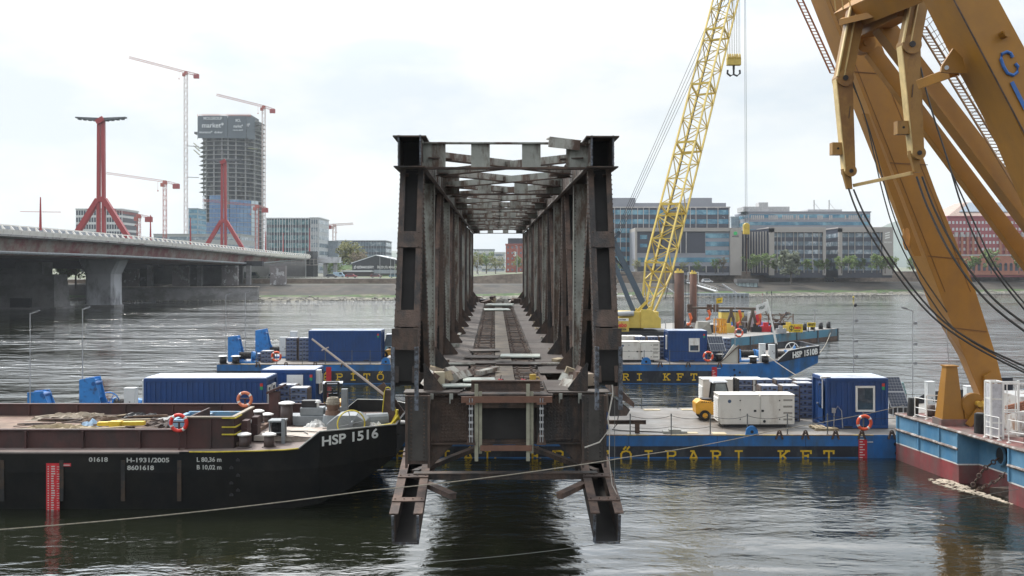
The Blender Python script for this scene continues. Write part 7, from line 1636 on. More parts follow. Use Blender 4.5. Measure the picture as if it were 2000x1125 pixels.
k = B(); k.prism([(sx(49.4),49.4),(sx(14),14),(48,14),(48,49.4)],'z',VH-.05,VH); k.build('deck', vdk, vs)
k = B(); k.tube([(sx(49.4)-.02,49.4,VH-.03),(sx(14)-.02,14,VH-.03)],.07,6); k.tube([(sx(49.4)-.03,49.4,VH-.03),(48,49.42,VH-.03)],.07,6); k.build('gunwale_rail', rustrail, vs)
k = B(); 
for a, c in ((49.4,43.85),(40.25,14)): k.tube([(sx(a)-.03,a,1.5),(sx(c)-.03,c,1.5)],.07,6)
k.build('rubbing_rail', rustrail, vs)
for d in (49.2,47.2,45.4,43.9,40.2,38.3,36.5,34.6):
    k = B(); k.box(sx(d)-.06,d-.05,.86,sx(d)+.01,d+.05,VH-.08); k.build('hull_rib', vb, vs)
k = B(); c_ = V((sx(42)+.86,42.1,1.55)); k.cyl(c_-V((.1,0,0)),c_+V((.1,0,0)),.36,n=18); k.torus(c_-V((.1,0,0)),(-1,0,0),.40,.06,18,5,1); k.build('hawse_hole', [blackp, vb], vs)
def chain(k, pts, r=.075):
    for i in range(len(pts)-1):
        p, q = V(pts[i]), V(pts[i+1]); n = max(1, int((q-p).length/(r*2.2)))
        for j in range(n):
            c = p+(q-p)*((j+.5)/n); dd = (q-p).normalized(); nrm = dd.orthogonal() if j % 2 else dd.cross(dd.orthogonal()); k.torus(c, nrm, r, r*.35, 8, 4)
k = B(); chain(k, [c_-V((.15,0,.1)),(sx(42.4)+.3,42.5,.9),(sx(42.6)-.1,42.7,.1),(sx(42.6)-.1,42.8,-.3)],.09); chain(k, [(sx(40.4)-.05,40.45,1.15),(sx(41)+.1,41.1,.75),(sx(41.8),41.9,.3),(sx(42.3)-.1,42.4,.0)],.09)
k.build('anchor_chain', steelr, vs)
k = B(); k.hexa([(sx(41.9)+.3,41.9,-.4),(sx(40.3)+.3,40.3,-.4),(sx(40.3)+.85,40.3,-.4),(sx(41.9)+.85,41.9,-.4),(sx(41.9)+.2,41.9,.25),(sx(40.3)+.5,40.3,.5),(sx(40.3)+.85,40.3,.6),(sx(41.9)+.85,41.9,.3)]); k.build('stowed_anchor', steelr, vs)
rs = random.Random(33)
k = B()
for i in range(380):
    u = rs.random()**1.4; wd_ = .8*math.sin(min(1,u*3+.25)*1.57)*(1-u)**.8+.04; y = 44.6-u*4.4+rs.gauss(0,.14); x = sx(y)-.04-(rs.random()**1.5)*wd_*1.5-(.25 if u < .1 else 0)*rs.random(); k.ball((x,y,.008),rs.uniform(.02,.075),6,3,0,(rs.uniform(1,2.4),rs.uniform(.6,1.2),.25))
tag(k.build('foam', pm('cream_foam', (.5,.43,.34), .9, 0, .15, 4)), 'cream river foam and flotsam caught at the vessel side', kind='stuff')
# stump post with cable wheel
t = thing('stump_post', 'ochre tapered box post with a cable wheel on the vessel deck', 'post', (20.2,46,VH))
k = B(); k.hexa([(19.55,45.4,VH),(20.6,45.4,VH),(20.6,46.3,VH),(19.55,46.3,VH),(19.85,45.6,4.95),(20.35,45.6,4.95),(20.35,46.1,4.95),(19.85,46.1,4.95)]); k.build('column', craney, t, bevel=.02)
k = B(); k.box(19.8,45.55,4.95,20.4,46.15,5.0); k.build('cap', craney, t)
k = B(); k.box(19.5,45.35,VH,21.3,46.35,VH+.3); k.build('plinth', vdk, t)
k = B(); c_ = V((21.0,45.5,3.25)); k.cyl(c_-V((0,.12,0)),c_+V((0,.12,0)),.52,n=22); k.hexa([(20.6,45.4,VH),(21.5,45.4,VH),(21.5,45.6,VH),(20.6,45.6,VH),(20.6,45.4,3.3),(21.4,45.4,3.2),(21.4,45.6,3.2),(20.6,45.6,3.3)]); k.build('wheel_plate', craney, t)
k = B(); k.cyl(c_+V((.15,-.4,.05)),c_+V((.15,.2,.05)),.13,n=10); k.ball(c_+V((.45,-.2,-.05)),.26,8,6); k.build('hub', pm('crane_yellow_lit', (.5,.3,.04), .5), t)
k = B(); k.beam((20.65,45.2,VH+.05),(21.2,45.25,3.05),.28,.1,0,(0,-1,.3)); k.beam((21.2,45.25,3.05),(21.6,45.3,3.15),.28,.1,0,(0,-1,.3)); k.build('cable_guide', craney, t)
k = B(); k.tube([(20.1,45.9,5.0),(19.96,45.9,6.7)],.015,4); tag(k.build('whip_aerial', galv), 'thin whip aerial on top of the ochre stump post', 'aerial')
# fenders, bollards, rails
def fend(label, x, y, r, h, tilt=0):
    t = thing('fender', label, 'fender', (x,y,VH), 'black rubber fenders on the vessel deck'); k = B(); k.cyl((x,y,VH),(x+tilt,y,VH+h),r,r*.95,16); k.build('roll', rubber, t)
    k = B(); k.cyl((x+tilt,y,VH+h),(x+tilt,y,VH+h+.03),r*.7,n=12); k.build('top_disc', pm('fender_top', (.1,.1,.1), .8), t)
fend('black fender at the left tip of the vessel deck', 19.5, 48.6, .26, .85, .05)
fend('black fender pair before the wheel post, left', 20.35, 43.4, .25, .85); fend('black fender pair before the wheel post, right', 20.75, 42.7, .27, .85)
fend('black fender by the lower railing at right, left', 20.9, 40.3, .22, .85); fend('black fender by the lower railing at right, right', 21.15, 39.6, .25, .9)
bollard('first brown bollard behind the vessel railing', 20.15, 48.0, VH, .6, .2, False, 'brown bollards on the vessel deck', brown); bollard('second brown bollard, beside the stump post', 20.35, 47.1, VH, .6, .2, False, 'brown bollards on the vessel deck', brown)
def rail(label, pts, h=.95, name='deck_railing'):
    t = thing(name, label, 'railing', pts[0], 'white railings on the vessel deck'); k = B(); pts = [V(p) for p in pts]
    for a, c in zip(pts, pts[1:]):
        for z in (h, h*.5, .12): k.tube([a+V((0,0,z)),c+V((0,0,z))],.022,6)
    k.build('bars', white, t)
    for p in pts: k = B(); k.tube([p,p+V((0,0,h))],.028,6); k.box(p.x-.07,p.y-.07,p.z,p.x+.07,p.y+.07,p.z+.04); k.build('post', white, t)
rail('white railing at the left tip of the vessel deck', [(19.45,48.2,VH),(19.65,47.3,VH),(20.0,46.9,VH)]); rail('white railing behind, near the coiled capstan', [(20.3,48.9,VH),(20.9,48.9,VH),(21.5,48.9,VH)])
rail('white railing before the ochre leg, left of the ladder cage', [(20.05,42.3,VH),(20.25,41.5,VH)]); rail('white railing before the ladder cage, rightmost', [(20.35,40.9,VH),(20.75,40.0,VH),(21.1,40.1,VH)]); rail('white railing far back behind the cable wheel', [(23.6,48.8,VH),(24.4,48.8,VH)])
t = thing('ladder_cage', 'white box-shaped ladder cage standing on the vessel deck', 'ladder cage', (20.9,42.2,VH)); k = B()
for x, y in ((20.15,42.0),(20.15,42.5),(20.6,41.9),(20.6,42.5),(21.6,41.9),(21.6,42.6)): k.box(x-.04,y-.04,VH,x+.04,y+.04,4.66)
for z in (4.66,3.95,2.95,VH+.12):
    for a, c in (((20.15,42.0),(20.6,41.9)),((20.6,41.9),(20.6,42.5)),((20.6,42.5),(20.15,42.5)),((20.15,42.5),(20.15,42.0))): k.beam((*a,z),(*c,z),.06,.07)
for z in (4.6,3.4,2.5): k.beam((20.6,41.9,z),(21.6,41.9,z),.05,.06); k.beam((20.6,42.5,z),(21.6,42.6,z),.05,.06)
for x in (20.8,21.15): k.beam((x,41.95,2.5),(x,41.95,4.6),.03,.03)
k.build('frame', white, t)
k = B(); k.add([(20.13,42.0,VH+.15),(20.13,42.5,VH+.15),(20.13,42.5,4.6),(20.13,42.0,4.6)],[(0,1,2,3)]); k.add([(20.15,41.98,VH+.15),(20.6,41.88,VH+.15),(20.6,41.88,4.6),(20.15,41.98,4.6)],[(0,1,2,3)]); k.build('mesh_panel', pm('mesh_white', (.5,.5,.52), .7, 0, .2, 6), t)
t = thing('deck_machinery', 'white and rust-streaked deck winch housing at the right edge', 'machinery', (22.4,43,VH)); k = B(); k.box(22.0,43.2,VH,24.5,45.4,3.9); k.box(21.6,42.6,VH,22.2,43.2,3.3); k.build('housing', pm('machine_white', (.6,.6,.58), .6, 0, .1, 1, (.3,.2,.14), .35, 1.5), t, bevel=.03)
k = B()
for i in range(4): k.tube([(21.2,42.9,3.2+i*.1),(22.0,42.5,3.5+i*.1),(23.6,42.2,4.0+i*.1)],.05,6)
k.build('hose_bundle', pm('hose_orange', (.35,.16,.1), .8), t)
k = B(); k.cyl((22.6,42.4,2.9),(23.6,42.4,2.9),.55,n=18); k.build('drum', pm('drum_dark', (.09,.07,.06), .7), t)
# ---- the crane frame: one thing, its legs, struts, arms and ladders are parts
fc = thing('floating_crane', 'huge ochre steel crane frame rising from the vessel at the right edge', 'crane', (22, 46, VH))
def leg(label, d, th, face, side_w, foot=None):
    """face: front outline in photo pixels at distance d (clockwise), extruded backwards"""
    t = thing('crane_leg', label, 'crane leg', (face[-1][0]*0+P(*face[0],d).x, d, VH), 'ochre box legs of the floating crane')
    pl = [(P(a,c,d).x, P(a,c,d).z) for a, c in face]
    fr = [V((a,d,c)) for a, c in pl]; bk = [V((a,d+th,c)) for a, c in pl]
    for i, (px, py) in (foot or {}).items(): bk[i] = P(px, py, d+th)
    n = len(fr); k = B(); k.add(fr+bk, [tuple(range(n)), tuple(range(2*n-1, n-1, -1))]+[(i, i+n, (i+1)%n+n, (i+1)%n) for i in range(n)]); k.build('box_girder', craney, t, bevel=.015)
    return adopt(t, fc)
L1 = [(1613,0),(1690,0),(1830,380),(1903,560),(1947,700),(1968,785),(1924,795),(1886,700),(1846,600),(1763,380)]
L1 = [(1613-.395*160,-160),(1690-.37*160,-160)]+L1[1:]+[]
leg1 = leg('far ochre box leg standing on the vessel deck and leaning left', 46.5, 1.75, L1, 0, {7: (1911,790), 8: (1871,694)})
k = B(); d = 46.35; k.prism([(P(a,c,d).x,P(a,c,d).z) for a,c in ((1683,222),(1696,222),(1800,500),(1785,500))],'y',d,d+.15); k.build('edge_plate', craney, leg1)
k = B(); k.prism([(P(a,c,46.3).x,P(a,c,46.3).z) for a,c in ((1922,735),(1936,726),(1950,738),(1958,780),(1930,780))],'y',46.3,46.5); k.build('foot_plate', craney, leg1)
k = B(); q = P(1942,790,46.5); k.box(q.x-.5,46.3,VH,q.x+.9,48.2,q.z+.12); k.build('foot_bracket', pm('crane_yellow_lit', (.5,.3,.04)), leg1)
k = B(); k.hexa([P(1888,800,45.6),P(1925,815,45.6),P(1925,812,47.4),P(1888,798,47.4),P(1905,775,45.9),P(1925,780,45.9),P(1925,778,47.4),P(1905,773,47.4)]); k.build('hinge_bracket', pm('crane_cream', (.6,.45,.2), .5), leg1)
k = B(); a = P(1771,463,46.4); k.ball(a,.3,10,6,0,(.7,.25,2.1)); k.build('access_hatch', pm('hatch_orange', (.5,.24,.06), .6), leg1)
for (x0_,y0_),(x1_,y1_) in (((1668,140),(1748,146)),((1738,318),(1812,322)),((1812,500),(1880,506)),((1858,640),(1928,648))):
    k = B(); k.beam(P(x0_,y0_,46.485), P(x1_,y1_,46.485), .035, .03, 0, (0,1,0)); k.build('weld_seam', pm('seam_brown', (.14,.06,.015), .7), leg1)
for dx in (8, 58):
    k = B(); k.beam(P(1763+dx,380,46.49), P(1838+dx,570,46.49), .02, .02, 0, (0,1,0)); k.beam(P(1613+dx*.95,0,46.49), P(1763+dx,380,46.49), .02, .02, 0, (0,1,0)); k.build('weld_seam', pm('seam_brown', (.14,.06,.015), .7), leg1)
for (x0_,y0_),(x1_,y1_) in (((1880,28),(1966,24)),((1945,150),(2040,140)),((1994,238),(2080,230))):
    pass
L2 = [(1863-.505*220,-220),(1951-.46*220,-220),(1951,0),(2000,91),(2060,215),(2120,360),(2380,950),(2290,950),(2000,268),(1971,208),(1917,107),(1863,0)]
leg2 = leg('near ochre box leg with blue letters, cut off by the right edge', 33.0, 1.9, L2, 0)
k = B(); k.tube([P(1863+i*.53*10,i*10*1.0,32.97) for i in range(-18,60)],.03,5); k.build('weld_seam', steelr, leg2)
k = B(); p = P(1958,70,33); k.cyl(p-V((0,.35,0)),p,.11,n=10); k.box(p.x-.13,32.7,p.z+.02,p.x+.13,33.0,p.z+.1); k.build('lifting_peg', craney, leg2)
# blue letters down the leg: a C and the first stroke of the next letter
bl_m = pm('leg_letter_blue', (.03,.12,.36), .5)
k = B(); pc = [(1978,112),(1974,104),(1966,101),(1957,105),(1955,115),(1960,130),(1968,143),(1979,147),(1987,141),(1988,130),(1983,124)]
k.tube([P(a,c,32.96) for a,c in pc],.055,6); k.build('lettering', bl_m, leg2)
k = B(); k.beam(P(1976,160,32.95),P(2003,213,32.95),.13,.03,0,(0,1,0)); k.beam(P(2003,213,32.95),P(2020,205,32.95),.13,.03,0,(0,1,0)); k.build('lettering', bl_m, leg2)
# lug with hole on the near leg
d = 34.0; k = B(); k.prism([(P(a,c,d).x,P(a,c,d).z) for a,c in ((1840,128),(1862,94),(1880,112),(1888,143),(1852,142),(1838,140))],'y',d,d+.12)
k.build('lug_plate', craney, leg2); k = B(); k.cyl(P(1849,132,33.95)-V((0,0,0)),P(1849,132,33.98),.075,n=12); k.build('lug_hole', pm('hole_pale', (.5,.52,.54)), leg2)
# luffing struts, cross tube
def bar(name, label, a, c, w_, th, m=craney, up=(0,1,0), cat='strut', group=None, parent=None):
    k = B(); k.beam(a, c, w_, th, 0, up); o = k.build(name, m, parent, bevel=.012)
    return tag(o, label, cat, group) if parent is None else o
t = thing('luffing_strut', 'lower slender ochre strut running down to the right', 'strut', P(1693,86,44), 'slanting ochre struts of the floating crane')
bar('box_bar', None, P(1702,100,44), P(2060,580,42), .62, .5, parent=t)
k = B(); c_ = P(1692,84,43.7); k.cyl(c_,c_+V((0,.6,0)),.42,n=22); k.build('pivot_eye', craney, t); k = B(); k.cyl(c_-V((0,.06,0)),c_,.13,n=14); k.build('pin', craney, t); adopt(t, fc)
t = thing('luffing_strut', 'upper broad ochre strut with darker underside running down right', 'strut', P(1730,60,42.5), 'slanting ochre struts of the floating crane')
bar('box_bar', None, P(1700,20,42.5), P(2080,520,40.5), .75, .7, parent=t)
k = B(); k.beam(P(1712,52,42.1), P(2060,512,40.1), .12, .5, 0, (0,1,0)); k.build('edge_flange', craney, t); adopt(t, fc)
t = thing('cross_beam', 'heavy ochre cross beam joining the two legs at the top', 'cross beam', P(1760,30,40)); bar('beam', None, P(1660,30,44), P(1905,-75,33.5), 1.1, 1.0, parent=t); bar('beam', None, P(1690,55,43.5), P(1770,12,40), .8, .8, parent=t)
k = B(); a = P(1650,10,42.2); 
for i in range(3): k.tube([P(1633+i*14,22-i*4,42.2),P(1628+i*14,-20-i*4,42.2)],.03,5)
k.tube([P(1640,-12,42),P(1700,-25,41)],.03,5); k.tube([P(1690,0,41.8),P(1690,30,41.8),P(1700,42,41.6),P(1712,30,41.6),P(1708,0,41.6)],.03,6); k.tube([P(1700,18,41),P(1752,-4,40.5)],.03,5); k.tube([P(1700,22,41),P(1752,2,40.5)],.03,5); k.build('guard_rails', pm('rail_ochre', (.4,.26,.08), .6), t)
k = B(); q = [P(1639,38,42.2),P(1705,22,41),P(1705,19,42.8),P(1645,34,43.5)]; k.hexa([p-V((0,0,.25)) for p in q]+q); k.build('platform', craney, t); adopt(t, fc)
bar('joint_tube', 'short ochre joint tube between upper strut and near leg lug', P(1800,163,37), P(1862,140,34.4), .35, .35, craney, parent=fc)
# ladders along the legs
def ladder(label, a, c, w_, n, m, cage=False, d_out=None):
    t = thing('ladder', label, 'ladder', a, 'ladders on the floating crane'); a, c = V(a), V(c); e = V((w_,0,0)); k = B(); k.tube([a-e,c-e],.045,5); k.tube([a+e,c+e],.045,5)
    for i in range(n): p = a+(c-a)*(i/n); k.tube([p-e,p+e],.02,4)
    k.build('rails_and_rungs', m, t)
    if cage:
        k = B(); o = V(d_out); rr_ = []
        for i in range(0, n, 4):
            p = a+(c-a)*(i/n); pts = [p+e*math.cos(q)*1.2+o*math.sin(q) for q in [math.pi*j/8 for j in range(9)]]; k.tube(pts,.014,4); rr_.append(pts)
        for j in (2,4,6): k.tube([r_[j] for r_ in rr_],.012,4)
        k.build('safety_cage', pm('cage_brown', (.22,.15,.09), .7), t)
    adopt(t, fc)
lm_ = pm('ladder_rust_orange', (.32,.12,.04), .6)
ladder('ladder running up the outer left side of the far leg', P(1628,143,47.5), P(1553,-20,47.5), .14, 26, lm_)
ladder('caged ladder running down to the right between the legs', P(1800,52,41), P(2030,430,39.5), .18, 60, pm('ladder_dark_ochre', (.24,.13,.05), .6), True, (.5,0,.45))
# ---- hanging hydraulic arms
arm_m = pm('arm_ochre', (.30,.165,.04), .5, 0, .12, 1.2, (.2,.10,.03), .35, .8, .5, .05)
def arm(label, d, a, b, e, w1, w2, brk):
    t = thing('link_arm', label, 'link arm', P(*e, d), 'jointed ochre link arms hanging from the crane head')
    k = B(); A_, B_, E_ = P(*a,d), P(*b,d), P(*e,d)
    k.beam(A_,B_,w1,.5,0,(0,1,0)); u = t_ = (B_-A_).normalized(); s_ = V((-u.z,0,u.x)); s_ = s_ if s_.x > 0 else -s_
    k.beam(A_-s_*w1*.5+V((0,-.3,0)),B_-s_*w1*.5+V((0,-.3,0)),.06,.2,1,(0,1,0)); k.beam(A_-s_*w1*.1+V((0,-.3,0)),B_-s_*w1*.1+V((0,-.3,0)),.05,.14,1,(0,1,0)); up_ = k.build('upper_link', [arm_m, pm('crane_cream', (.6,.45,.2))], t)
    k = B(); k.cyl(B_-V((0,.36,0)),B_+V((0,.36,0)),w1*.52,n=20); k.build('joint', arm_m, t); k = B(); k.cyl(B_-V((0,.40,0)),B_-V((0,.36,0)),w1*.17,n=12); k.build('joint_pin', blackp, t)
    k = B(); u = (E_-B_).normalized(); s2 = V((-u.z,0,u.x)); s2 = s2 if s2.x > 0 else -s2
    k.hexa([B_-s2*w2*.5-V((0,.25,0)),B_+s2*w2*.5-V((0,.25,0)),B_+s2*w2*.5+V((0,.25,0)),B_-s2*w2*.5+V((0,.25,0)),E_-s2*w2*.32-V((0,.2,0)),E_+s2*w2*.32-V((0,.2,0)),E_+s2*w2*.32+V((0,.2,0)),E_-s2*w2*.32+V((0,.2,0))][::1])
    k.beam(B_-s2*w2*.52-V((0,.02,0)),E_-s2*w2*.34-V((0,.02,0)),.04,.5,1,(0,1,0)); k.build('lower_link', [arm_m, pm('crane_cream', (.6,.45,.2))], t)
    k = B(); k.cyl(E_-V((0,.3,0)),E_+V((0,.3,0)),w2*.36,n=16); k.build('end_eye', arm_m, t); k = B(); k.cyl(E_-V((0,.34,0)),E_-V((0,.3,0)),w2*.13,n=10); k.build('end_pin', blackp, t)
    k = B(); h_ = P(brk[0],brk[1],d); k.box(h_.x-.24,d-.2,h_.z-.26,h_.x+.24,d+.2,h_.z+.26); k.cyl(h_-V((0,.22,0)),h_-V((0,.2,0)),.05,n=8,m=1); k.build('side_lug', [arm_m, blackp], t)
    k = B(); q = E_+V((-.1,0,-.3)); k.hexa([E_+V((-.32,-.12,.1)),E_+V((.05,-.12,.1)),E_+V((.05,.12,.1)),E_+V((-.32,.12,.1)),E_+V((-.1,-.1,-.75)),E_+V((.12,-.1,-.75)),E_+V((.12,.1,-.75)),E_+V((-.1,.1,-.75))]); k.build('shackle_plate', arm_m, t)
    k = B(); p = P(brk[0]+ (24 if brk[0] < 1700 else 20),brk[1]-60,d-.27); k.beam(p,p+V((.05,0,.5)),.03,.03); k.build('latch_handle', steelr, t); adopt(t, fc)
    return t
arm('left jointed ochre link arm hanging before the far leg', 42.5, (1672,20), (1646,155), (1658,335), .68, .68, (1634,291))
arm('right jointed ochre link arm hanging before the struts', 39.5, (1798,-30), (1775,90), (1790,300), .72, .72, (1761,250))
bar('spreader_bar', 'thin ochre spreader bar linking the two hanging arms', P(1668,362,42.5), P(1781,338,39.5), .14, .14, pm('arm_pale_ochre', (.5,.34,.14), .5), parent=fc)
# thick sling cables
def PL_(pts): 
    out_ = []
    pts = [P(*p) for p in pts]; n = len(pts)
    for i in range(n-1):
        p0, p1, p2, p3 = pts[max(i-1,0)], pts[i], pts[i+1], pts[min(i+2,n-1)]
        for j in range(6):
            u = j/6; out_.append(.5*((2*p1)+(p2-p0)*u+(2*p0-5*p1+4*p2-p3)*u*u+(3*p1-p0-3*p2+p3)*u**3))
    return out_+[pts[-1]]
CB = [([(1657,368,42.4),(1680,425,42),(1740,520,41),(1815,612,40),(1900,675,39),(2030,742,38)],.04,'left arm, front'),([(1667,370,42.5),(1692,425,42.1),(1752,522,41.2),(1828,614,40.2),(1910,672,39.2),(2030,728,38.2)],.04,'left arm, rear'),
 ([(1790,345,39.4),(1812,405,39),(1860,500,38),(1930,590,37),(2030,668,36)],.045,'right arm, front'),([(1801,345,39.5),(1826,410,39.1),(1875,500,38.2),(1942,585,37.2),(2030,652,36.2)],.045,'right arm, rear'),
 ([(1662,158,42.6),(1690,230,42.5),(1725,380,42),(1755,470,41.6),(1815,580,41),(1880,655,40.4),(2030,738,39.5)],.028,'left joint, slack hose'),([(1664,156,42.7),(1700,260,42.6),(1745,420,42.1),(1790,520,41.7),(1850,610,41.1)],.028,'left joint, short hose'),
 ([(1792,105,39.4),(1815,200,39),(1850,310,38.5),(1885,420,38),(1935,520,37.5),(2030,640,37)],.035,'right joint, long hose'),([(1860,340,38.3),(1905,440,37.9),(1950,530,37.5),(2030,625,37)],.03,'between strut and near leg')]
for pts, r, lab in CB: rope('sling_cable', 'dark hanging cable from the %s' % lab, PL_(pts), r, cable, 'cable')
# ================================================================ FOREGROUND ROPES
rope('mooring_line', 'long pale rope crossing the foreground in front of the truss legs', sag(P(-40,1037,22), P(720,958,24), .08)+sag(P(720,958,24), P(1225,893,25.5), .06)[1:]+sag(P(1225,893,25.5), P(1500,843,32), .05)[1:]+sag(P(1500,843,32),P(1765,792,45),.05)[1:], .014)
rope('mooring_line', 'thin lower line crossing the water at the right foreground', sag(P(840,1098,23), P(1215,1056,24), .05)+sag(P(1215,1056,24), P(1990,955,36), .12)[1:], .008, pm('grey_line', (.16,.16,.15), .9))
rope('hanging_rope', 'frayed pale rope hanging from the right bridge truss', [BW(2.95,-.5,6.6),BW(3.0,-.55,5.9),BW(2.85,-.6,5.2),BW(2.9,-.55,4.9),BW(2.62,-.6,4.55),BW(2.2,-.6,4.4)], .022, pm('frayed_rope', (.5,.47,.42), .9, 0, .2, 20))
rope('hanging_rope', 'thin line dropping from the right truss to the water', [BW(3.06,-.5,6.6),BW(3.05,-.55,3.0)], .008, pm('grey_line', (.16,.16,.15)))
rope('hanging_rope', 'thin loose line beside the right lower leg', [BW(2.9,-.6,5.0),BW(2.88,-.7,4.1),BW(2.95,-.8,3.4),BW(3.1,-.9,3.1)], .01, pm('frayed_rope', (.5,.47,.42)))
# ================================================================ THINGS ON AND AT THE BRIDGE DECK
def boxat(name, label, u, v, w, lu, lv, lw, rz, tilt, m, cat, group=None):
    Mx = BM @ Matrix.Translation((u,v,w)) @ Matrix.Rotation(R(rz),4,'Z') @ Matrix.Rotation(R(tilt),4,'Y'); k = B()
    k.hexa([Mx @ V(p) for p in ((-lu/2,-lv/2,0),(lu/2,-lv/2,0),(lu/2,lv/2,0),(-lu/2,lv/2,0),(-lu/2,-lv/2,lw),(lu/2,-lv/2,lw),(lu/2,lv/2,lw),(-lu/2,lv/2,lw))])
    return tag(k.build(name, m), label, cat, group)
mint = pm('mint_painted_plate', (.36,.40,.36), .55, 0, .1, 1.5, (.28,.26,.22), .3, 2)
boxat('painted_plate', 'pale mint-green plate lying across the left track strip', -.80, 2.0, 5.99, .98, .8, .04, 2, 0, mint, 'plate')
boxat('painted_plate', 'long pale mint-green plate at the front left of the deck', -1.18, .62, 5.99, 1.35, .55, .04, 6, 0, mint, 'plate')
boxat('painted_plate', 'pale green plate lying over the right track strip farther in', .66, 9.6, 5.99, 1.5, 1.1, .05, -3, 0, mint, 'plate')
boxat('painted_plate', 'whitish plate near the far end of the span', -.15, 46, 5.99, 1.9, 2.4, .06, 3, 0, mint, 'plate'); boxat('painted_plate', 'second whitish plate stack at the far end', .1, 52, 6.05, 2.1, 2.2, .12, -6, 0, mint, 'plate')
boxat('tool_tray', 'pale rectangular tool tray at the front of the centre walkway', .18, .75, 5.98, 1.25, .62, .07, 0, 0, pm('tray_cream', (.45,.42,.36), .7, 0, .1, 3, (.3,.24,.18), .4, 4), 'tray')
for u, lab in ((-.15,'left'),(.52,'right')):
    o = BW(u,.72,6.05); t = thing('cutting_torch_set', '%s red hand tool with short handles on the tool tray' % lab, 'tool', o); k = B(); k.box(o.x-.07,o.y-.08,o.z,o.x+.07,o.y+.08,o.z+.12); k.build('body', redp, t); k = B(); k.cyl(o+V((-.09,0,.05)),o+V((.09,0,.12)),.03,n=8); k.tube([o+V((0,0,.1)),o+V((.02,0,.24))],.012,5); k.tube([o+V((-.1,0,.03)),o+V((-.16,-.05,.02)),o+V((-.2,.1,.02))],.012,5); k.build('handle', blackp, t)
o = BW(.80,.75,6.04); t = thing('mug', 'yellow can with a handle standing on the tool tray', 'can', o); k = B(); k.cyl(o,o+V((0,0,.27)),.09,.10,14); k.build('body', pm('mustard_can', (.45,.3,.05), .5), t); k = B(); k.torus(o+V((.13,0,.13)),(0,1,0),.06,.015,10,5); k.build('handle', pm('mustard_can', (.45,.3,.05)), t)
rope('hose', 'thin black hose curling over the tool tray and plate', [BW(-.2,.7,6.1),BW(-.5,.6,6.07),BW(-.75,.75,6.06),BW(-1.0,.6,6.06),BW(-1.25,.7,6.06)], .01, rubber, 'hose')
G = 'loose brown deck plates'
boxat('deck_sheet', 'brown sheet lying crosswise left of the centre walkway', -.72, 7.35, 5.98, 2.0, .95, .03, 2, 0, deckm, 'sheet', G); boxat('deck_sheet', 'brown sheet lying crosswise right of the centre walkway', .55, 7.0, 5.98, 1.6, .9, .03, -3, 0, deckm, 'sheet', G)
boxat('deck_sheet', 'brown sheet on the left track strip, nearer one', -.8, 9.4, 5.98, 1.3, 1.0, .03, -5, 0, deckm, 'sheet', G); boxat('deck_sheet', 'brown sheet on the left track strip, farther one', -.75, 12.2, 5.98, 1.2, 1.0, .03, 6, 0, deckm, 'sheet', G)
boxat('deck_sheet', 'long narrow plate edge across the left side deck', -1.75, 6.9, 5.96, 1.5, .3, .05, 0, 0, steelg, 'sheet', G); boxat('deck_sheet', 'long narrow plate edge across the right side deck', 1.7, 6.9, 5.96, 1.5, .3, .05, 0, 0, steelg, 'sheet', G)
boxat('steel_channel', 'pale steel channel lying slanted on the left track', -.55, 4.0, 6.0, .25, 1.5, .12, -22, 0, steelp, 'channel')
k = B(); a, c = BW(-.98,-.45,6.12), BW(.96,-.45,6.12)
for z, h_, w_ in ((-.14,.03,.22),(0,.26,.03),(.14,.03,.22)): k.beam(a+V((0,0,z)),c+V((0,0,z)),w_,h_)
tag(k.build('steel_beam', steelr), 'rusty steel I-beam lying across the front edge of the deck', 'beam')
rs = random.Random(17); GB = 'scrap pieces beside the trusses'
pcs = [(-2.05,1.2,.5,.35,.28,20,30,steelp,'pale bent box piece front left'),(-1.85,1.6,.55,.3,.3,-30,-20,wood,'wooden board corner front left'),(-2.2,2.2,.5,.4,.2,10,10,steelp,'pale plate piece leaning on the left gusset'),(-1.75,2.9,.4,.6,.3,-25,35,steelp,'long pale channel left, first'),(-1.45,2.5,.25,1.3,.3,-20,50,steelp,'long pale channel left, second'),(-2.1,3.3,.6,.35,.25,40,15,pm('tan_block', (.3,.24,.18), .9),'tan block on the left heap'),(-1.75,3.6,.5,.3,.2,-15,0,pm('tan_block', (.3,.24,.18)),'flat tan block behind on the left heap'),(-2.2,4.1,.45,.5,.2,25,20,wood,'small board at the back of the left heap'),(-1.95,.9,.3,.3,.42,5,0,pm('cream_box', (.5,.44,.32), .8),'cream box standing front left'),(-2.35,.7,.2,.9,.5,12,35,steelp,'rusty white channel leaning front left'),
 (1.85,1.1,.3,.5,.1,35,-50,steelp,'white plate tilted front right'),(2.15,1.4,.25,.5,.12,-30,-45,wood,'tan plank tilted front right'),(1.95,2.6,.3,.8,.06,25,-60,steelg,'grey plate leaning on the right side'),(2.35,1.9,.5,.4,.3,10,5,steelr,'rusty lump by the right post'),(2.25,2.6,.45,.4,.2,60,10,steelp,'pale ring piece by the right post'),(2.35,3.5,.2,.8,.3,5,30,steelr,'rusty angle behind on the right'),(2.4,1.0,.35,.35,.35,30,0,pm('tan_block', (.3,.24,.18)),'tan block at the right end diagonal'),(2.15,3.9,.4,.3,.2,0,20,wood,'small board at the back right')]
for u, v, a, c, h_, rz, ti, m, nm in pcs: boxat('scrap_piece', nm+' of the deck', u, v, 5.95, a, c, h_, rz, ti, m, 'scrap piece', GB)
wl = 'first second third fourth fifth sixth seventh eighth ninth tenth eleventh twelfth'.split()
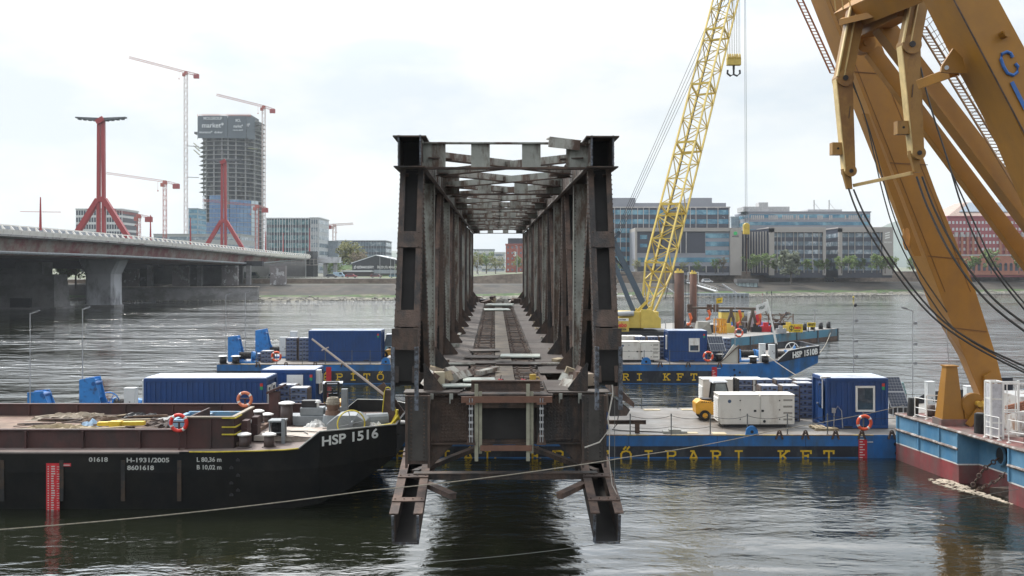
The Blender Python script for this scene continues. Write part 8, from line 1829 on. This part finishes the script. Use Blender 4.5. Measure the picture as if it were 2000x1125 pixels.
for i in range(12):
    s = -1 if i < 6 else 1; v = 7.5+(i%6)*6+rs.uniform(-1,1); boxat('scrap_piece', 'small loose plate piece on the %s deck strip, %s one inwards' % ('left' if s < 0 else 'right', wl[i%6]), s*rs.uniform(1.95,2.2), v, 5.95, rs.uniform(.15,.4), rs.uniform(.15,.4), rs.uniform(.03,.15), rs.uniform(0,90), rs.uniform(-15,15), rs.choice((steelp,wood,steelg)), 'scrap piece', GB)
for i in range(14):
    v = rs.uniform(55,64); u = -1.9+i*.28+rs.uniform(-.1,.1); boxat('scrap_piece', 'rubble piece at the far end of the truss deck, %s from the left' % NUM[i], u, v, 5.97, rs.uniform(.2,.8), rs.uniform(.2,.7), rs.uniform(.1,.45), rs.uniform(0,90), rs.uniform(-25,25), rs.choice((steelp,wood,steelr,blackp)), 'scrap piece', 'rubble at the far end of the deck')
# hung scaffold at the near face
t = thing('hung_scaffold', 'timber and steel work frame hung on the front of the bridge', 'scaffold', BW(0,-.5,4.2))
tim = pm('pale_timber', (.30,.29,.22), .85, 0, .2, 6)
def bu(k, p, q, w_, h_, m=0): k.beam(BW(*p), BW(*q), w_, h_, m)
for u in (-.72,.72):
    k = B(); bu(k,(u,-.60,4.25),(u,-.60,5.98),.09,.10); k.build('timber_post', tim, t); k = B(); bu(k,(u-.11,-.70,4.05),(u-.11,-.70,6.2),.10,.06); k.build('timber_post', tim, t)
k = B(); bu(k,(-1.25,-.78,5.78),(1.28,-.78,5.78),.10,.17); k.build('cross_bar', pm('bar_brown', (.15,.075,.05), .7, 0, .2, 3), t)
k = B(); bu(k,(-.72,-.74,4.42),(.72,-.74,4.42),.08,.15); k.build('cross_bar', pm('bar_brown', (.15,.075,.05)), t)
for s in (-1,1):
    u = s*.98; k = B()
    for e in (-.035,.035): k.cyl(BW(u+e,-.85,4.6),BW(u+e,-.85,5.82),.014,n=6)
    k.build('threaded_rod', galv, t)
    for i in range(5): k = B(); z = 4.75+i*.19; k.box(*(BW(u-.06,-.88,z)), *(BW(u+.06,-.80,z+.05))); k.build('nut', pm('nut_pale', (.42,.42,.42), .5, .3), t)
    k = B(); bu(k,(u-.13,-.85,5.68),(u+.13,-.85,5.68),.12,.06); k.build('washer_plate', pm('bar_brown', (.15,.075,.05)), t)
    k = B(); a = [BW(u-.13,-.84,4.52),BW(u+.13,-.84,4.52),BW(u+.13,-.76,4.52),BW(u-.13,-.76,4.52)]; b_ = [BW(u-.07,-.84,4.85),BW(u+.07,-.84,4.85),BW(u+.07,-.76,4.85),BW(u-.07,-.76,4.85)]; k.hexa(a+b_); k.build('lower_shoe', steelr, t)
# ================================================================ haze
hz = bpy.data.materials.new('thin_haze'); hz.use_nodes = True; t = hz.node_tree; t.nodes.clear()
o_ = t.nodes.new('ShaderNodeOutputMaterial'); pv = t.nodes.new('ShaderNodeVolumePrincipled')
pv.inputs['Color'].default_value = (.86, .93, 1, 1); pv.inputs['Density'].default_value = .00011
t.links.new(pv.outputs[0], o_.inputs['Volume'])
k = B(); k.box(-6000,-90,-5.5,7500,5600,520)
h = k.build('haze', hz); tag(h, kind='stuff')
